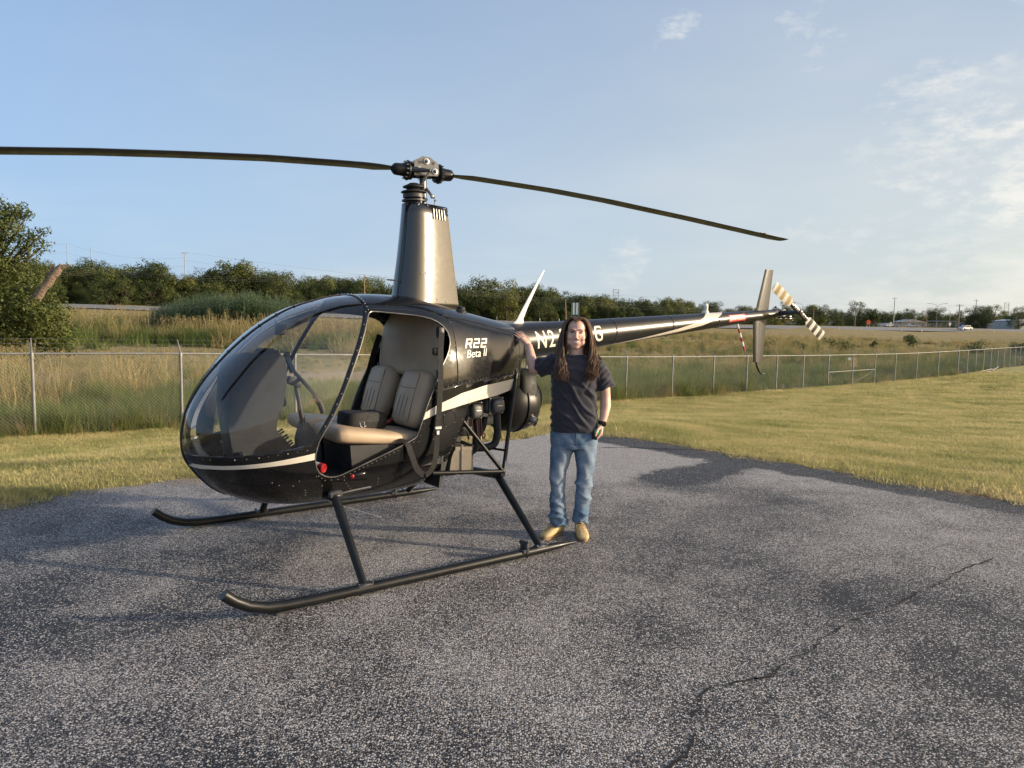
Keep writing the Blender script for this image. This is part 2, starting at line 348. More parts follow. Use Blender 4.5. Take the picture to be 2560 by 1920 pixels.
def asphalt_material():
    t = NT('worn_chip_seal_asphalt'); c = t.co()
    big = t.noise(c, .42, 5, .55, .6); mid = t.noise(c, 2.1, 5, .6); fine = t.noise(c, 11, 3, .5)
    def vor(scale, jitter=1.0):
        v = t.n('ShaderNodeTexVoronoi', feature='F1'); v.inputs['Scale'].default_value = scale
        w = t.n('ShaderNodeVectorMath', operation='ADD'); dn = t.n('ShaderNodeTexNoise'); dn.inputs['Scale'].default_value = scale*.7; t.l(c, dn.inputs['Vector'])
        s_ = t.n('ShaderNodeVectorMath', operation='SCALE'); t.l(dn.outputs['Color'], s_.inputs[0]); s_.inputs['Scale'].default_value = .6/scale
        t.l(c, w.inputs[0]); t.l(s_.outputs[0], w.inputs[1]); t.l(w.outputs[0], v.inputs['Vector']); return v
    v1 = vor(105); v2 = vor(210)
    s1 = t.n('ShaderNodeSeparateColor'); t.l(v1.outputs['Color'], s1.inputs[0])
    s2 = t.n('ShaderNodeSeparateColor'); t.l(v2.outputs['Color'], s2.inputs[0])
    # how much bare stone shows: worn patches against tar-rich ones
    wear = t.math('ADD', t.math('MULTIPLY', t.math('ADD', big, -.5), 4.4), t.math('MULTIPLY', t.math('ADD', mid, -.5), 2.0))
    wear = t.math('ADD', wear, t.math('MULTIPLY', t.math('ADD', fine, -.5), .55))
    # tar-sealed strip along the right-hand edge and the far corner
    sx = t.n('ShaderNodeSeparateXYZ'); t.l(c, sx.inputs[0])
    ar = t.math('ADD', t.math('MULTIPLY', sx.outputs[0], float(NR_[0])), t.math('MULTIPLY', sx.outputs[1], float(NR_[1])))
    ar = t.math('ADD', ar, -float(PK@NR_)); ar = t.math('ADD', ar, t.math('MULTIPLY', t.math('ADD', mid, -.5), .55))
    strip = t.math('MULTIPLY', t.rng(ar, -.62, -.45), t.rng(ar, -.02, .1, 1, 0))
    al = t.math('ADD', t.math('MULTIPLY', sx.outputs[0], float(NL_[0])), t.math('MULTIPLY', sx.outputs[1], float(NL_[1])))
    al = t.math('ADD', al, -float(PK@NL_)); al = t.math('ADD', al, t.math('MULTIPLY', t.math('ADD', mid, -.5), .7))
    strip2 = t.math('MULTIPLY', t.rng(al, -3.35, -3.15), t.rng(al, -2.8, -2.6, 1, 0))
    strip2 = t.math('MULTIPLY', strip2, t.rng(ar, -2.6, -1.2))
    strip = t.math('MAXIMUM', strip, t.math('MULTIPLY', strip2, .7))
    pale = t.math('MULTIPLY', t.rng(al, -2.75, -2.45), t.rng(ar, -3.2, -1.7, 0, 1)); pale = t.math('MULTIPLY', pale, t.rng(ar, -.72, -.55, 1, 0))
    wear = t.math('ADD', wear, t.math('MULTIPLY', strip, -2.2)); wear = t.math('ADD', wear, t.math('MULTIPLY', pale, 1.7))
    thr = t.rng(wear, -.8, .7, .88, .04, False)
    st1 = t.rng(t.math('SUBTRACT', s1.outputs[0], thr), -.05, .05); core1 = t.rng(v1.outputs['Distance'], .30, .62, 1, 0)
    st2 = t.rng(t.math('SUBTRACT', s2.outputs[0], t.math('ADD', thr, .06)), -.05, .05); core2 = t.rng(v2.outputs['Distance'], .3, .62, 1, 0)
    stone = t.math('MAXIMUM', t.math('MULTIPLY', st1, core1), t.math('MULTIPLY', t.math('MULTIPLY', st2, core2), .8))
    scol = t.ramp(s1.outputs[1], [(0, (.255, .245, .245)), (.4, (.43, .41, .40)), (.85, (.59, .565, .55)), (1, (.50, .43, .36))])
    tar = t.ramp(wear, [(.0, (.019, .019, .021)), (.5, (.037, .036, .039)), (1, (.10, .096, .094))])
    t.set(Base_Color=t.mix(stone, tar, scol), Roughness=t.rng(stone, 0, 1, .62, .8))
    t.b.inputs['Specular IOR Level'].default_value = .35
    t.bump(t.math('ADD', t.math('MULTIPLY', stone, .7), t.math('MULTIPLY', v1.outputs['Distance'], -.5)), .55, .006)
    return t.m
M_ASPHALT = asphalt_material()
def build_pad():
    # outline with an uneven, crumbling edge
    def edge(p0, p1, n, amp, seed):
        r = np.random.default_rng(seed); t = np.linspace(0, 1, n); p = p0+(p1-p0)*t[:, None]; d = (p1-p0)/np.linalg.norm(p1-p0)
        nn = np.array([-d[1], d[0]]); off = np.zeros(n)
        for k, a in ((7, .5), (19, .4), (61, .35), (150, .25)): off += a*np.interp(t, np.linspace(0, 1, k), r.normal(size=k))
        off *= amp*np.minimum(1, np.minimum(t, 1-t)*30); return p+nn*off[:, None]
    A = PK-_dl*24; B = PK-_dr*24
    pts = np.concatenate([edge(A, PK, 700, .13, 1), edge(PK, B, 700, .10, 2)[1:], np.array([[26, -34.], [-28, -34.]])])
    mb = MB(); n = len(pts); mb._add([(x, y, 0) for x, y in pts]+[(x, y, -.12) for x, y in pts], [tuple(range(n))]+[(i, (i+1) % n, n+(i+1) % n, n+i) for i in range(n)])
    pad = tag(mb.build('asphalt_pad', M_ASPHALT, None, None), kind='structure')
    # cracks: thin jagged ribbons on the surface, the shade inside put into their colour
    mk = simple('crack_shade_colour', (.008, .008, .009), .95, var=.3, scale=30)
    def crack(name, ctrl, wid, seed, gaps=0):
        r = np.random.default_rng(seed); ctrl = np.array(ctrl, float); s = np.concatenate([[0], np.cumsum(np.linalg.norm(np.diff(ctrl, axis=0), axis=1))])
        m = int(s[-1]/.018); u = np.linspace(0, s[-1], m); p = np.stack([np.interp(u, s, ctrl[:, k]) for k in (0, 1)], 1)
        w = np.cumsum(r.normal(size=m))*.004; w -= np.interp(u, [0, s[-1]], [w[0], w[-1]]); p[:, 0] += w+r.normal(size=m)*.006; w2 = np.cumsum(r.normal(size=m))*.004; p[:, 1] += w2-np.interp(u, [0, s[-1]], [w2[0], w2[-1]])
        nk = max(4, m//4); wd = wid*np.clip(np.interp(u, np.linspace(0, s[-1], nk), r.uniform(-.12 if gaps else .25, 1.15, nk)), .04, 2)
        d = np.gradient(p, axis=0); d /= np.linalg.norm(d, axis=1)[:, None]+1e-9; nn = np.stack([-d[:, 1], d[:, 0]], 1)
        a, b = p+nn*wd[:, None], p-nn*wd[:, None]
        vs = np.concatenate([np.c_[a, np.full(m, .003)], np.c_[b, np.full(m, .003)]]); f = [(i, i+1, m+i+1, m+i) for i in range(m-1)]
        link_mesh(name, np_mesh(name, vs, np.array(f), mk), None, pad)
    crack('surface_crack', [(3.35, 4.85), (2.85, 4.52), (2.3, 4.08), (2.05, 3.9), (1.54, 3.476), (1.30, 3.30), (1.20, 3.16), (.95, 3.06), (.82, 2.97), (.74, 2.75), (.70, 2.6), (.57, 2.44)], .0085, 4, 1)
    crack('surface_crack', [(1.15, 9.0), (1.6, 9.0), (2.1, 8.95), (2.45, 8.9)], .022, 9)
    crack('surface_crack', [(1.25, 9.7), (1.55, 9.85), (1.75, 9.75)], .02, 10)
    return pad
PAD = build_pad()

def build_road():
    xs = np.linspace(-420, 520, 160); ys = y_road(xs); d = np.array([1, .329]); d /= np.linalg.norm(d); nn = np.array([-d[1], d[0]])
    z = z_road(xs)
    def strip(name, a, b, dz, mat, parent=None):
        p = np.c_[xs+nn[0]*a, ys+nn[1]*a, z+dz+.1*a]; q = np.c_[xs+nn[0]*b, ys+nn[1]*b, z+dz+.1*b]; n = len(xs)
        return link_mesh(name, np_mesh(name, np.r_[p, q], np.array([(i, i+1, n+i+1, n+i) for i in range(n-1)]), mat), None, parent)
    m = simple('road_asphalt_grey', (.19, .19, .195), .8, var=.12, scale=.6)
    rd = tag(strip('road', -4.6, 4.6, .10, m), kind='structure')
    wm = simple('road_paint_white', (.6, .6, .57), .6)
    strip('lane_line', -4.0, -3.8, .106, wm, rd); strip('lane_line', 3.8, 4.0, .106, wm, rd)
    strip('lane_line', -.1, .1, .106, simple('road_paint_yellow', (.6, .42, .08), .6), rd)
build_road()

# ================================================================ vegetation
PROTO = bpy.data.collections.new('plant_shapes')              # shapes for instancing only, not in the scene
def leafy(name, cols, trans=.35, rough=.6, spec=.25, place=0.0):
    """leaf colour varies from instance to instance and along noise"""
    t = NT(name); oi = t.n('ShaderNodeObjectInfo'); c = t.co('Object'); geo = t.n('ShaderNodeNewGeometry')
    f = t.math('ADD', t.math('MULTIPLY', oi.outputs['Random'], .55), t.math('MULTIPLY', geo.outputs['Random Per Island'], .45))
    if place:
        f = t.math('ADD', t.math('MULTIPLY', f, 1-place), t.math('MULTIPLY', t.rng(t.noise(oi.outputs['Location'], .7, 6, .62), .3, .7, 0, 1, False), place))
    n = len(cols); col = t.ramp(f, [(.12+.76*i/(n-1), q) for i, q in enumerate(cols)])
    t.set(Base_Color=col, Roughness=rough); t.b.inputs['Specular IOR Level'].default_value = spec
    tr = t.n('ShaderNodeBsdfTranslucent'); t.l(col, tr.inputs['Color']); ms = t.n('ShaderNodeMixShader'); ms.inputs[0].default_value = trans
    t.l(t.b.outputs[0], ms.inputs[1]); t.l(tr.outputs[0], ms.inputs[2]); t.l(ms.outputs[0], t.out.inputs[0]); return t.m
def blades(n, h0, h1, wid, spread, bend, seed, segs=3, lean=.25):
    """a clump of curved grass blades; returns verts, quads"""
    r = np.random.default_rng(seed); vs = []; fs = []
    for i in range(n):
        a = r.uniform(0, 2*np.pi); rad = spread*np.sqrt(r.uniform()); b = np.array([rad*np.cos(a), rad*np.sin(a), 0]); H = r.uniform(h0, h1)
        az = r.uniform(0, 2*np.pi); out = np.array([np.cos(az), np.sin(az), 0]); side = np.array([-out[1], out[0], 0]); ln = r.normal(0, lean); bd = bend*r.uniform(.3, 1.2); k0 = len(vs)
        for k in range(segs+1):
            t = k/segs; p = b+out*(H*(ln*t+bd*t*t))+np.array([0, 0, H*(t-.35*bd*t*t)]); w = wid*(1-t)**.7*r.uniform(.85, 1.1)*.5+wid*.03
            vs += [p-side*w, p+side*w]
        for k in range(segs): q = k0+2*k; fs.append((q, q+1, q+3, q+2))
    return np.array(vs), np.array(fs)
def proto(name, v, f, mat):
    o = bpy.data.objects.new(name, np_mesh(name, v, f, mat)); return o
def scatter(name, P, rot, scl, idx, protos, label, cat):
    me = bpy.data.meshes.new(name); me.vertices.add(len(P)); me.vertices.foreach_set('co', np.asarray(P, np.float32).ravel())
    a = me.attributes.new('rot', 'FLOAT_VECTOR', 'POINT'); a.data.foreach_set('vector', np.asarray(rot, np.float32).ravel())
    a = me.attributes.new('scl', 'FLOAT', 'POINT'); a.data.foreach_set('value', np.asarray(scl, np.float32))
    a = me.attributes.new('idx', 'INT', 'POINT'); a.data.foreach_set('value', np.asarray(idx, np.int32))
    me.update(); o = link_mesh(name, me); tag(o, label, cat, None, 'stuff')
    col = bpy.data.collections.new(name+'_shapes')
    for i, p in enumerate(protos): p.name = '%s_%02d' % (name, i); col.objects.link(p)
    g = bpy.data.node_groups.new(name, 'GeometryNodeTree')
    g.interface.new_socket('Geometry', in_out='INPUT', socket_type='NodeSocketGeometry'); g.interface.new_socket('Geometry', in_out='OUTPUT', socket_type='NodeSocketGeometry')
    N = g.nodes.new; L = g.links.new; gi, go = N('NodeGroupInput'), N('NodeGroupOutput'); ip = N('GeometryNodeInstanceOnPoints'); ci = N('GeometryNodeCollectionInfo')
    ci.inputs['Collection'].default_value = col; ci.inputs['Separate Children'].default_value = True; ci.inputs['Reset Children'].default_value = True
    def attr(nm, ty):
        q = N('GeometryNodeInputNamedAttribute'); q.data_type = ty; q.inputs['Name'].default_value = nm; return [s for s in q.outputs if s.enabled and s.name == 'Attribute'][0]
    e2r = N('FunctionNodeEulerToRotation'); L(attr('rot', 'FLOAT_VECTOR'), e2r.inputs[0])
    L(gi.outputs[0], ip.inputs['Points']); L(ci.outputs[0], ip.inputs['Instance']); ip.inputs['Pick Instance'].default_value = True
    L(attr('idx', 'INT'), ip.inputs['Instance Index']); L(e2r.outputs[0], ip.inputs['Rotation']); L(attr('scl', 'FLOAT'), ip.inputs['Scale'])
    L(ip.outputs[0], go.inputs[0]); md = o.modifiers.new('scatter', 'NODES'); md.node_group = g
    return o
def rots(n, tilt=.12):
    return np.stack([rng.normal(0, tilt, n), rng.normal(0, tilt, n), rng.uniform(0, 2*np.pi, n)], 1)
def on_ground(x, y): return np.stack([x, y, height(x, y)], 1)
def vnoise(x, y, s, seed=0):
    """smooth value noise 0..1"""
    r = np.random.default_rng(seed); T = r.uniform(size=(64, 64)); u = np.asarray(x)/s; v = np.asarray(y)/s
    i, j = np.floor(u).astype(int), np.floor(v).astype(int); fu, fv = u-i, v-j; fu = fu*fu*(3-2*fu); fv = fv*fv*(3-2*fv)
    g = lambda a, b: T[a % 64, b % 64]
    return (g(i, j)*(1-fu)+g(i+1, j)*fu)*(1-fv)+(g(i, j+1)*(1-fu)+g(i+1, j+1)*fu)*fv

M_LAWN = leafy('lawn_blades', [(.25, .26, .085), (.38, .36, .14), (.55, .47, .22), (.66, .55, .31)], .42, place=.65)
M_WEED = leafy('weed_blades', [(.075, .12, .032), (.115, .16, .042), (.17, .20, .055), (.27, .25, .085)], .38, place=.35)
M_STRAW = leafy('dry_grass_blades', [(.22, .19, .075), (.34, .275, .12), (.44, .345, .165), (.20, .20, .07)], .38, place=.3)
M_REED = leafy('reed_blades', [(.08, .13, .06), (.13, .18, .085), (.20, .24, .12)], .35)

def plant_lawn():
    pr = []
    for s in range(5):
        v, f = blades(40, .020, .045, .0055, .085, .6, 100+s, 2, .6); pr.append(proto('a', v, f, M_LAWN))
    # candidates between pad and fence, thinning with distance
    n = 420000; d = np.exp(rng.uniform(np.log(5.6), np.log(70), n)); az = rng.uniform(-.80, 1.02, n); x, y = d*np.sin(az), d*np.cos(az)
    dp, df = pad_dist(x, y), (y-y_fence(x))*.74
    keep = (dp > -.22+.42*vnoise(x, y, .45, 3)) & (df < .15); x, y, d = x[keep], y[keep], d[keep]
    edge = pad_dist(x, y) < .35; k2 = ~edge | (rng.uniform(size=len(x)) < .45); x, y, d = x[k2], y[k2], d[k2]
    m = min(len(x), 125000); x, y, d = x[:m], y[:m], d[:m]
    sc = (.75+.6*vnoise(x, y, 1.7, 5))*rng.uniform(.7, 1.25, m)*(1+d/30)
    sc *= np.where(pad_dist(x, y) < .3, rng.uniform(.6, 1.7, m), 1)
    scatter('lawn_grass', on_ground(x, y)-np.array([0, 0, .004]), rots(m, .1), sc, rng.integers(0, 5, m), pr, 'mown green and straw coloured lawn between asphalt and fence', 'grass')
plant_lawn()

def plant_weeds():
    pr = []
    for s in range(4):
        v, f = blades(70, .35, .95, .011, .22, .55, 200+s, 4, .22); pr.append(proto('a', v, f, M_WEED))
    for s in range(3):
        v, f = blades(55, .3, .8, .008, .22, .75, 220+s, 4, .3); pr.append(proto('a', v, f, M_STRAW))
    X, Y, S, I = [], [], [], []
    def band(n, d0, d1, x0, x1, smin, smax, pstraw, thin=0, seed=1):
        x = rng.uniform(x0, x1, n); df = d0+(d1-d0)*rng.uniform(size=n)**1.3; y = y_fence(x)+df/.74
        den = vnoise(x, y, 2.3, seed); k = rng.uniform(size=n) < np.clip(den*1.7-thin, .05, 1); x, y, den = x[k], y[k], den[k]
        X.append(x); Y.append(y); S.append(rng.uniform(smin, smax, len(x))*(.65+.7*den)); st = rng.uniform(size=len(x)) < pstraw+.5*(vnoise(x, y, 3.1, seed+9)-.5)
        I.append(np.where(st, rng.integers(4, 7, len(x)), rng.integers(0, 4, len(x))))
    band(4300, .05, 7.5, -22, -2, .6, 1.1, .12, .18, 2)          # green growth behind the near fence
    band(500, -.12, .2, -16, 10, .2, .55, .55, .1, 3)
    band(3000, .1, 9, -3, 12, .6, 1.15, .25, .15, 4)
    band(5600, .1, 15, 10, 60, .5, 1.1, .38, .18, 5)
    band(700, .1, 4, -3, 4, .9, 1.5, .2, .1, 6)
    x, y = np.concatenate(X), np.concatenate(Y); n = len(x)
    scatter('fence_weeds', on_ground(x, y)-np.array([0, 0, .02]), rots(n, .1), np.concatenate(S), np.concatenate(I), pr, 'tall green weeds and dry stalks crowding behind the wire fence', 'weeds')
    # cut hay along the foot of the fence
    v, f = blades(26, .15, .5, .006, .2, .5, 260, 2, 1.8); v[:, 2] = np.abs(v[:, 2])*.10+.012
    x = rng.uniform(-15, 12, 420); y = y_fence(x)+rng.normal(-.2, .12, 420)
    q = rng.uniform(0, 14, 520); w = rng.normal(.02, .10, 520); left = rng.uniform(size=520) < .55
    ex = np.where(left, PK[0]-_dl[0]*q+NL_[0]*w, PK[0]-_dr[0]*q+NR_[0]*w); ey = np.where(left, PK[1]-_dl[1]*q+NL_[1]*w, PK[1]-_dr[1]*q+NR_[1]*w)
    P = np.concatenate([on_ground(x, y), np.stack([ex, ey, np.maximum(height(ex, ey), -.008)], 1)]); nh = len(P); sh = np.concatenate([rng.uniform(.6, 1.4, 420), rng.uniform(.2, .55, 520)])
    scatter('cut_hay', P, rots(nh, .05), sh, np.zeros(nh), [proto('a', v, f, leafy('hay_straw', [(.40, .28, .12), (.55, .40, .2), (.35, .22, .10)], .1))], 'pale cut hay lying along the fence foot and the asphalt edge', 'hay')
plant_weeds()

def plant_field():
    pr = []
    def plume(v, f, n, h0, h1, spread, seed):
        # feathery seed heads on thin stalks
        r = np.random.default_rng(seed); vs = [v]; fs = [f]; k0 = len(v)
        for i in range(n):
            a = r.uniform(0, 6.28); rd = spread*np.sqrt(r.uniform()); b0 = np.array([rd*np.cos(a), rd*np.sin(a), 0]); tip = b0+np.array([*r.normal(0, .38, 2), r.uniform(h0, h1)]); sd = np.array([np.cos(a+1.3), np.sin(a+1.3), 0])*.006
            q = [b0-sd, b0+sd, tip+sd, tip-sd]; fc = [(0, 1, 2, 3)]
            for j in range(7):
                c = tip-np.array([0, 0, .05*j]); d = r.normal(0, 1, 3); d /= np.linalg.norm(d); d *= r.uniform(.07, .17); w = np.cross(d, [0, 0, 1])*.14; m = len(q); q += [c, c+d*.6+w, c+d*1.2, c+d*.6-w]; fc.append((m, m+1, m+2, m+3))
            vs.append(np.array(q)); fs.append(np.array(fc)+k0); k0 += len(q)
        return np.concatenate(vs), np.concatenate(fs)
    for s in range(3):
        v, f = blades(75, .7, 1.6, .032, .55, .95, 300+s, 4, .3); v, f = plume(v, f, 20, 1.1, 1.9, .55, 340+s); pr.append(proto('a', v, f, M_STRAW))
    for s in range(2):
        v, f = blades(75, .6, 1.4, .034, .55, .95, 320+s, 4, .3); pr.append(proto('a', v, f, M_WEED))
    X, Y, S, I = [], [], [], []
    def add(x, y, s, ps):
        X.append(x); Y.append(y); S.append(s); I.append(np.where(rng.uniform(size=len(x)) < ps, rng.integers(0, 3, len(x)), rng.integers(3, 5, len(x))))
    # golden johnson grass on the left
    n = 4600; y = rng.uniform(50, 105, n); x = y*rng.uniform(-.78, -.06, n); den = vnoise(x, y, 5, 21); k = (den > .30) & ((y > 60) | (x/y < -.62) | (rng.uniform(size=n) < .08))
    x, y, den = x[k], y[k], den[k]; add(x, y, rng.uniform(.55, 1.35, len(x))*(.6+.75*den), np.clip(.80-.70*(vnoise(x, y, 7, 22) > .47), 0, 1))
    n = 110; y = rng.uniform(24, 52, n); x = y*rng.uniform(-.82, -.68, n); add(x, y, rng.uniform(.5, 1.1, n), .7)
    n = 700; y = rng.uniform(24, 52, n); x = y*rng.uniform(-.62, .0, n); add(x, y, rng.uniform(.10, .24, n), .6)
    # tufts at the left behind the fence
    n = 90; x = rng.uniform(-19, -13.5, n); y = y_fence(x)+rng.uniform(3, 24, n); add(x, y, rng.uniform(.5, .95, n), .6)
    # field to the right
    n = 9000; y = 30+130*rng.uniform(size=n)**1.4; x = y*rng.uniform(-.1, .78, n); df = (y-y_fence(x))*.74; den = vnoise(x, y, 11, 25)
    k = (df > 5) & (y < y_road(x)-35) & (den+.25*rng.uniform(size=n) > .42); x, y, den = x[k], y[k], den[k]; add(x, y, rng.uniform(.45, .8, len(x))*(.6+.7*den), np.clip(.18+.45*(y-60)/90, .10, .6))
    x, y = np.concatenate(X), np.concatenate(Y); n = len(x)
    scatter('field_grass', on_ground(x, y)-np.array([0, 0, .03]), rots(n, .07), np.concatenate(S), np.concatenate(I), pr, 'tall golden and green grass on the open ground before the road', 'grass')
    # reeds
    def reed(seed):
        r = np.random.default_rng(seed); vs = []; fs = []
        for i in range(9):
            b = np.array([*r.normal(0, .35, 2), 0]); H = r.uniform(2.2, 3.7); tip = b+np.array([*r.normal(0, .3, 2), H])
            for k in range(int(H*7)):
                t = .15+.85*k/(H*7); p = b+(tip-b)*t; a = r.uniform(0, 2*np.pi); o = np.array([np.cos(a), np.sin(a), 0]); s_ = np.array([-o[1], o[0], 0]); l = r.uniform(.35, .7)*(1.15-.5*t); k0 = len(vs)
                for j, (q, w) in enumerate(((0, .03), (.5, .028), (1, .004))): vs += [p+o*l*q*.8+np.array([0, 0, l*(.75*q-.75*q*q)])-s_*w, p+o*l*q*.8+np.array([0, 0, l*(.75*q-.75*q*q)])+s_*w]
                fs += [(k0, k0+1, k0+3, k0+2), (k0+2, k0+3, k0+5, k0+4)]
            k0 = len(vs); w = np.array([.012, 0, 0]); vs += [b-w, b+w, tip+w*.3, tip-w*.3]; fs.append((k0, k0+1, k0+2, k0+3))
        return np.array(vs), np.array(fs)
    pr = [proto('a', *reed(330+s), M_REED) for s in range(4)]
    n = 420; y = rng.uniform(72, 82, n); u = rng.uniform(-.50, -.29, n); x = y*u; s = rng.uniform(.75, 1.15, n)*np.interp(u, [-.50, -.44, -.36, -.29], [.75, 1.15, 1.3, 1.05])
    scatter('giant_reeds', on_ground(x, y), rots(n, .05), s, rng.integers(0, 4, n), pr, 'stand of tall grey green reeds rising above the golden grass', 'reeds')
plant_field()

# ---------------------------------------------------------------- trees
def leaf_quads(P, Nrm, size, r, asp=.55):
    n = len(P); t = r.normal(size=(n, 3)); t -= Nrm*np.sum(t*Nrm, 1)[:, None]; t /= np.linalg.norm(t, axis=1)[:, None]+1e-9; b = np.cross(Nrm, t)
    s = size*r.uniform(.6, 1.35, n)[:, None]; q = np.stack([P-t*s, P+b*s*asp, P+t*s, P-b*s*asp], 1)
    return q.reshape(-1, 3), np.arange(4*n).reshape(n, 4)
def crown(blobs, per, size, seed, shell=.75):
    r = np.random.default_rng(seed); PP, NN = [], []
    for (c, rad, w) in blobs:
        n = int(per*w); d = r.normal(size=(n, 3)); d /= np.linalg.norm(d, axis=1)[:, None]; u = r.uniform(size=n); rr = np.where(r.uniform(size=n) < shell, r.uniform(.78, 1.12, n), u**(1/3))
        rr *= 1+.22*np.sin(d[:, 0]*5+c[0]*3)*np.cos(d[:, 1]*6+d[:, 2]*4+c[1])
        p = np.array(c)+d*rr[:, None]*np.array(rad); nn = d+r.normal(0, .65, (n, 3))+np.array([0, 0, .35]); nn /= np.linalg.norm(nn, axis=1)[:, None]; PP.append(p); NN.append(nn)
    return leaf_quads(np.concatenate(PP), np.concatenate(NN), size, r)
M_BARK = simple('tree_bark', (.12, .09, .065), .9, var=.35, scale=3, bump=.6, bscale=14)
M_LEAF = [leafy('leaves_dark_oak', [(.032, .048, .015), (.058, .078, .022), (.10, .118, .033)], .28, .55),
          leafy('leaves_mid_green', [(.045, .066, .019), (.08, .10, .028), (.14, .15, .043)], .3, .55),
          leafy('leaves_yellow_green', [(.065, .085, .02), (.105, .12, .03), (.165, .165, .045)], .32, .55)]
def blob_tree(seed, H, Wd, base=.12, nb=16):
    r = np.random.default_rng(seed); bl = []
    for i in range(nb):
        t = base+(1-base)*r.uniform(); prof = math.sin(min(1, (t-base)/(1-base)*.72+.30)*math.pi*.86)**.7
        a = r.uniform(0, 2*np.pi); rad = Wd*.5*prof*np.sqrt(r.uniform())
        s = Wd*r.choice([.07, .10, .14, .18, .21]); z = H*t; z = min(z, H-s*.4)
        bl.append(((rad*np.cos(a), rad*np.sin(a), z), (s, s, s*r.uniform(.75, 1.0)), (s/(Wd*.17))**2))
    return bl
def trunk_mb(bl, H, tr, seed):
    r = random.Random(seed); mb = MB(); top = H*.62
    pts = [(0, 0, -.3), (r.uniform(-.1, .1)*H*.2, r.uniform(-.1, .1)*H*.2, top*.4), (r.uniform(-.12, .12)*H*.3, r.uniform(-.1, .1)*H*.3, top)]
    mb.tube(pts, [tr*1.25, tr*.85, tr*.35], 7)
    for (c, rad, w) in bl:
        s0 = Vector(pts[0]).lerp(Vector(pts[2]), min(.92, max(.22, c[2]/H*.75))); e = Vector(c); m = s0.lerp(e, .5)+Vector((0, 0, H*.03))
        mb.tube([s0, m, e], [tr*.38, tr*.25, tr*.08], 5)
    return mb
def tree_meshes():
    out = []
    spec = [(8.6, 9.0, 0), (9.6, 8.6, 1), (7.6, 9.4, 0), (8.8, 6.2, 1), (7.0, 8.0, 2), (9.2, 9.6, 0), (6.6, 9.0, 1), (8.0, 7.4, 2)]
    for i, (H, Wd, m) in enumerate(spec):
        bl = blob_tree(500+i, H, Wd, .02, 40); v, f = crown(bl, 300, .15, 600+i, .5)
        me = np_mesh('crown', v, f, M_LEAF[m]); tm = trunk_mb(bl, H, .2, i).mesh('trunk', M_BARK); out.append((me, tm, H, m))
    return out
TREES = tree_meshes()
TL = ['dark green oak in the wood across the road', 'mid green leafy tree in the wood across the road', 'yellow green leafy tree in the wood across the road']
def plant_tree(x, y, i, s, label, group, dz=0):
    me, tm, H, m = TREES[i]; e = empty('tree', (x, y, float(height(x, y))+dz), random.uniform(0, 6.28), label, 'tree', group); e.scale = (s, s, s)
    c = link_mesh('crown', me, None, e); t = link_mesh('trunk', tm, None, e); return e
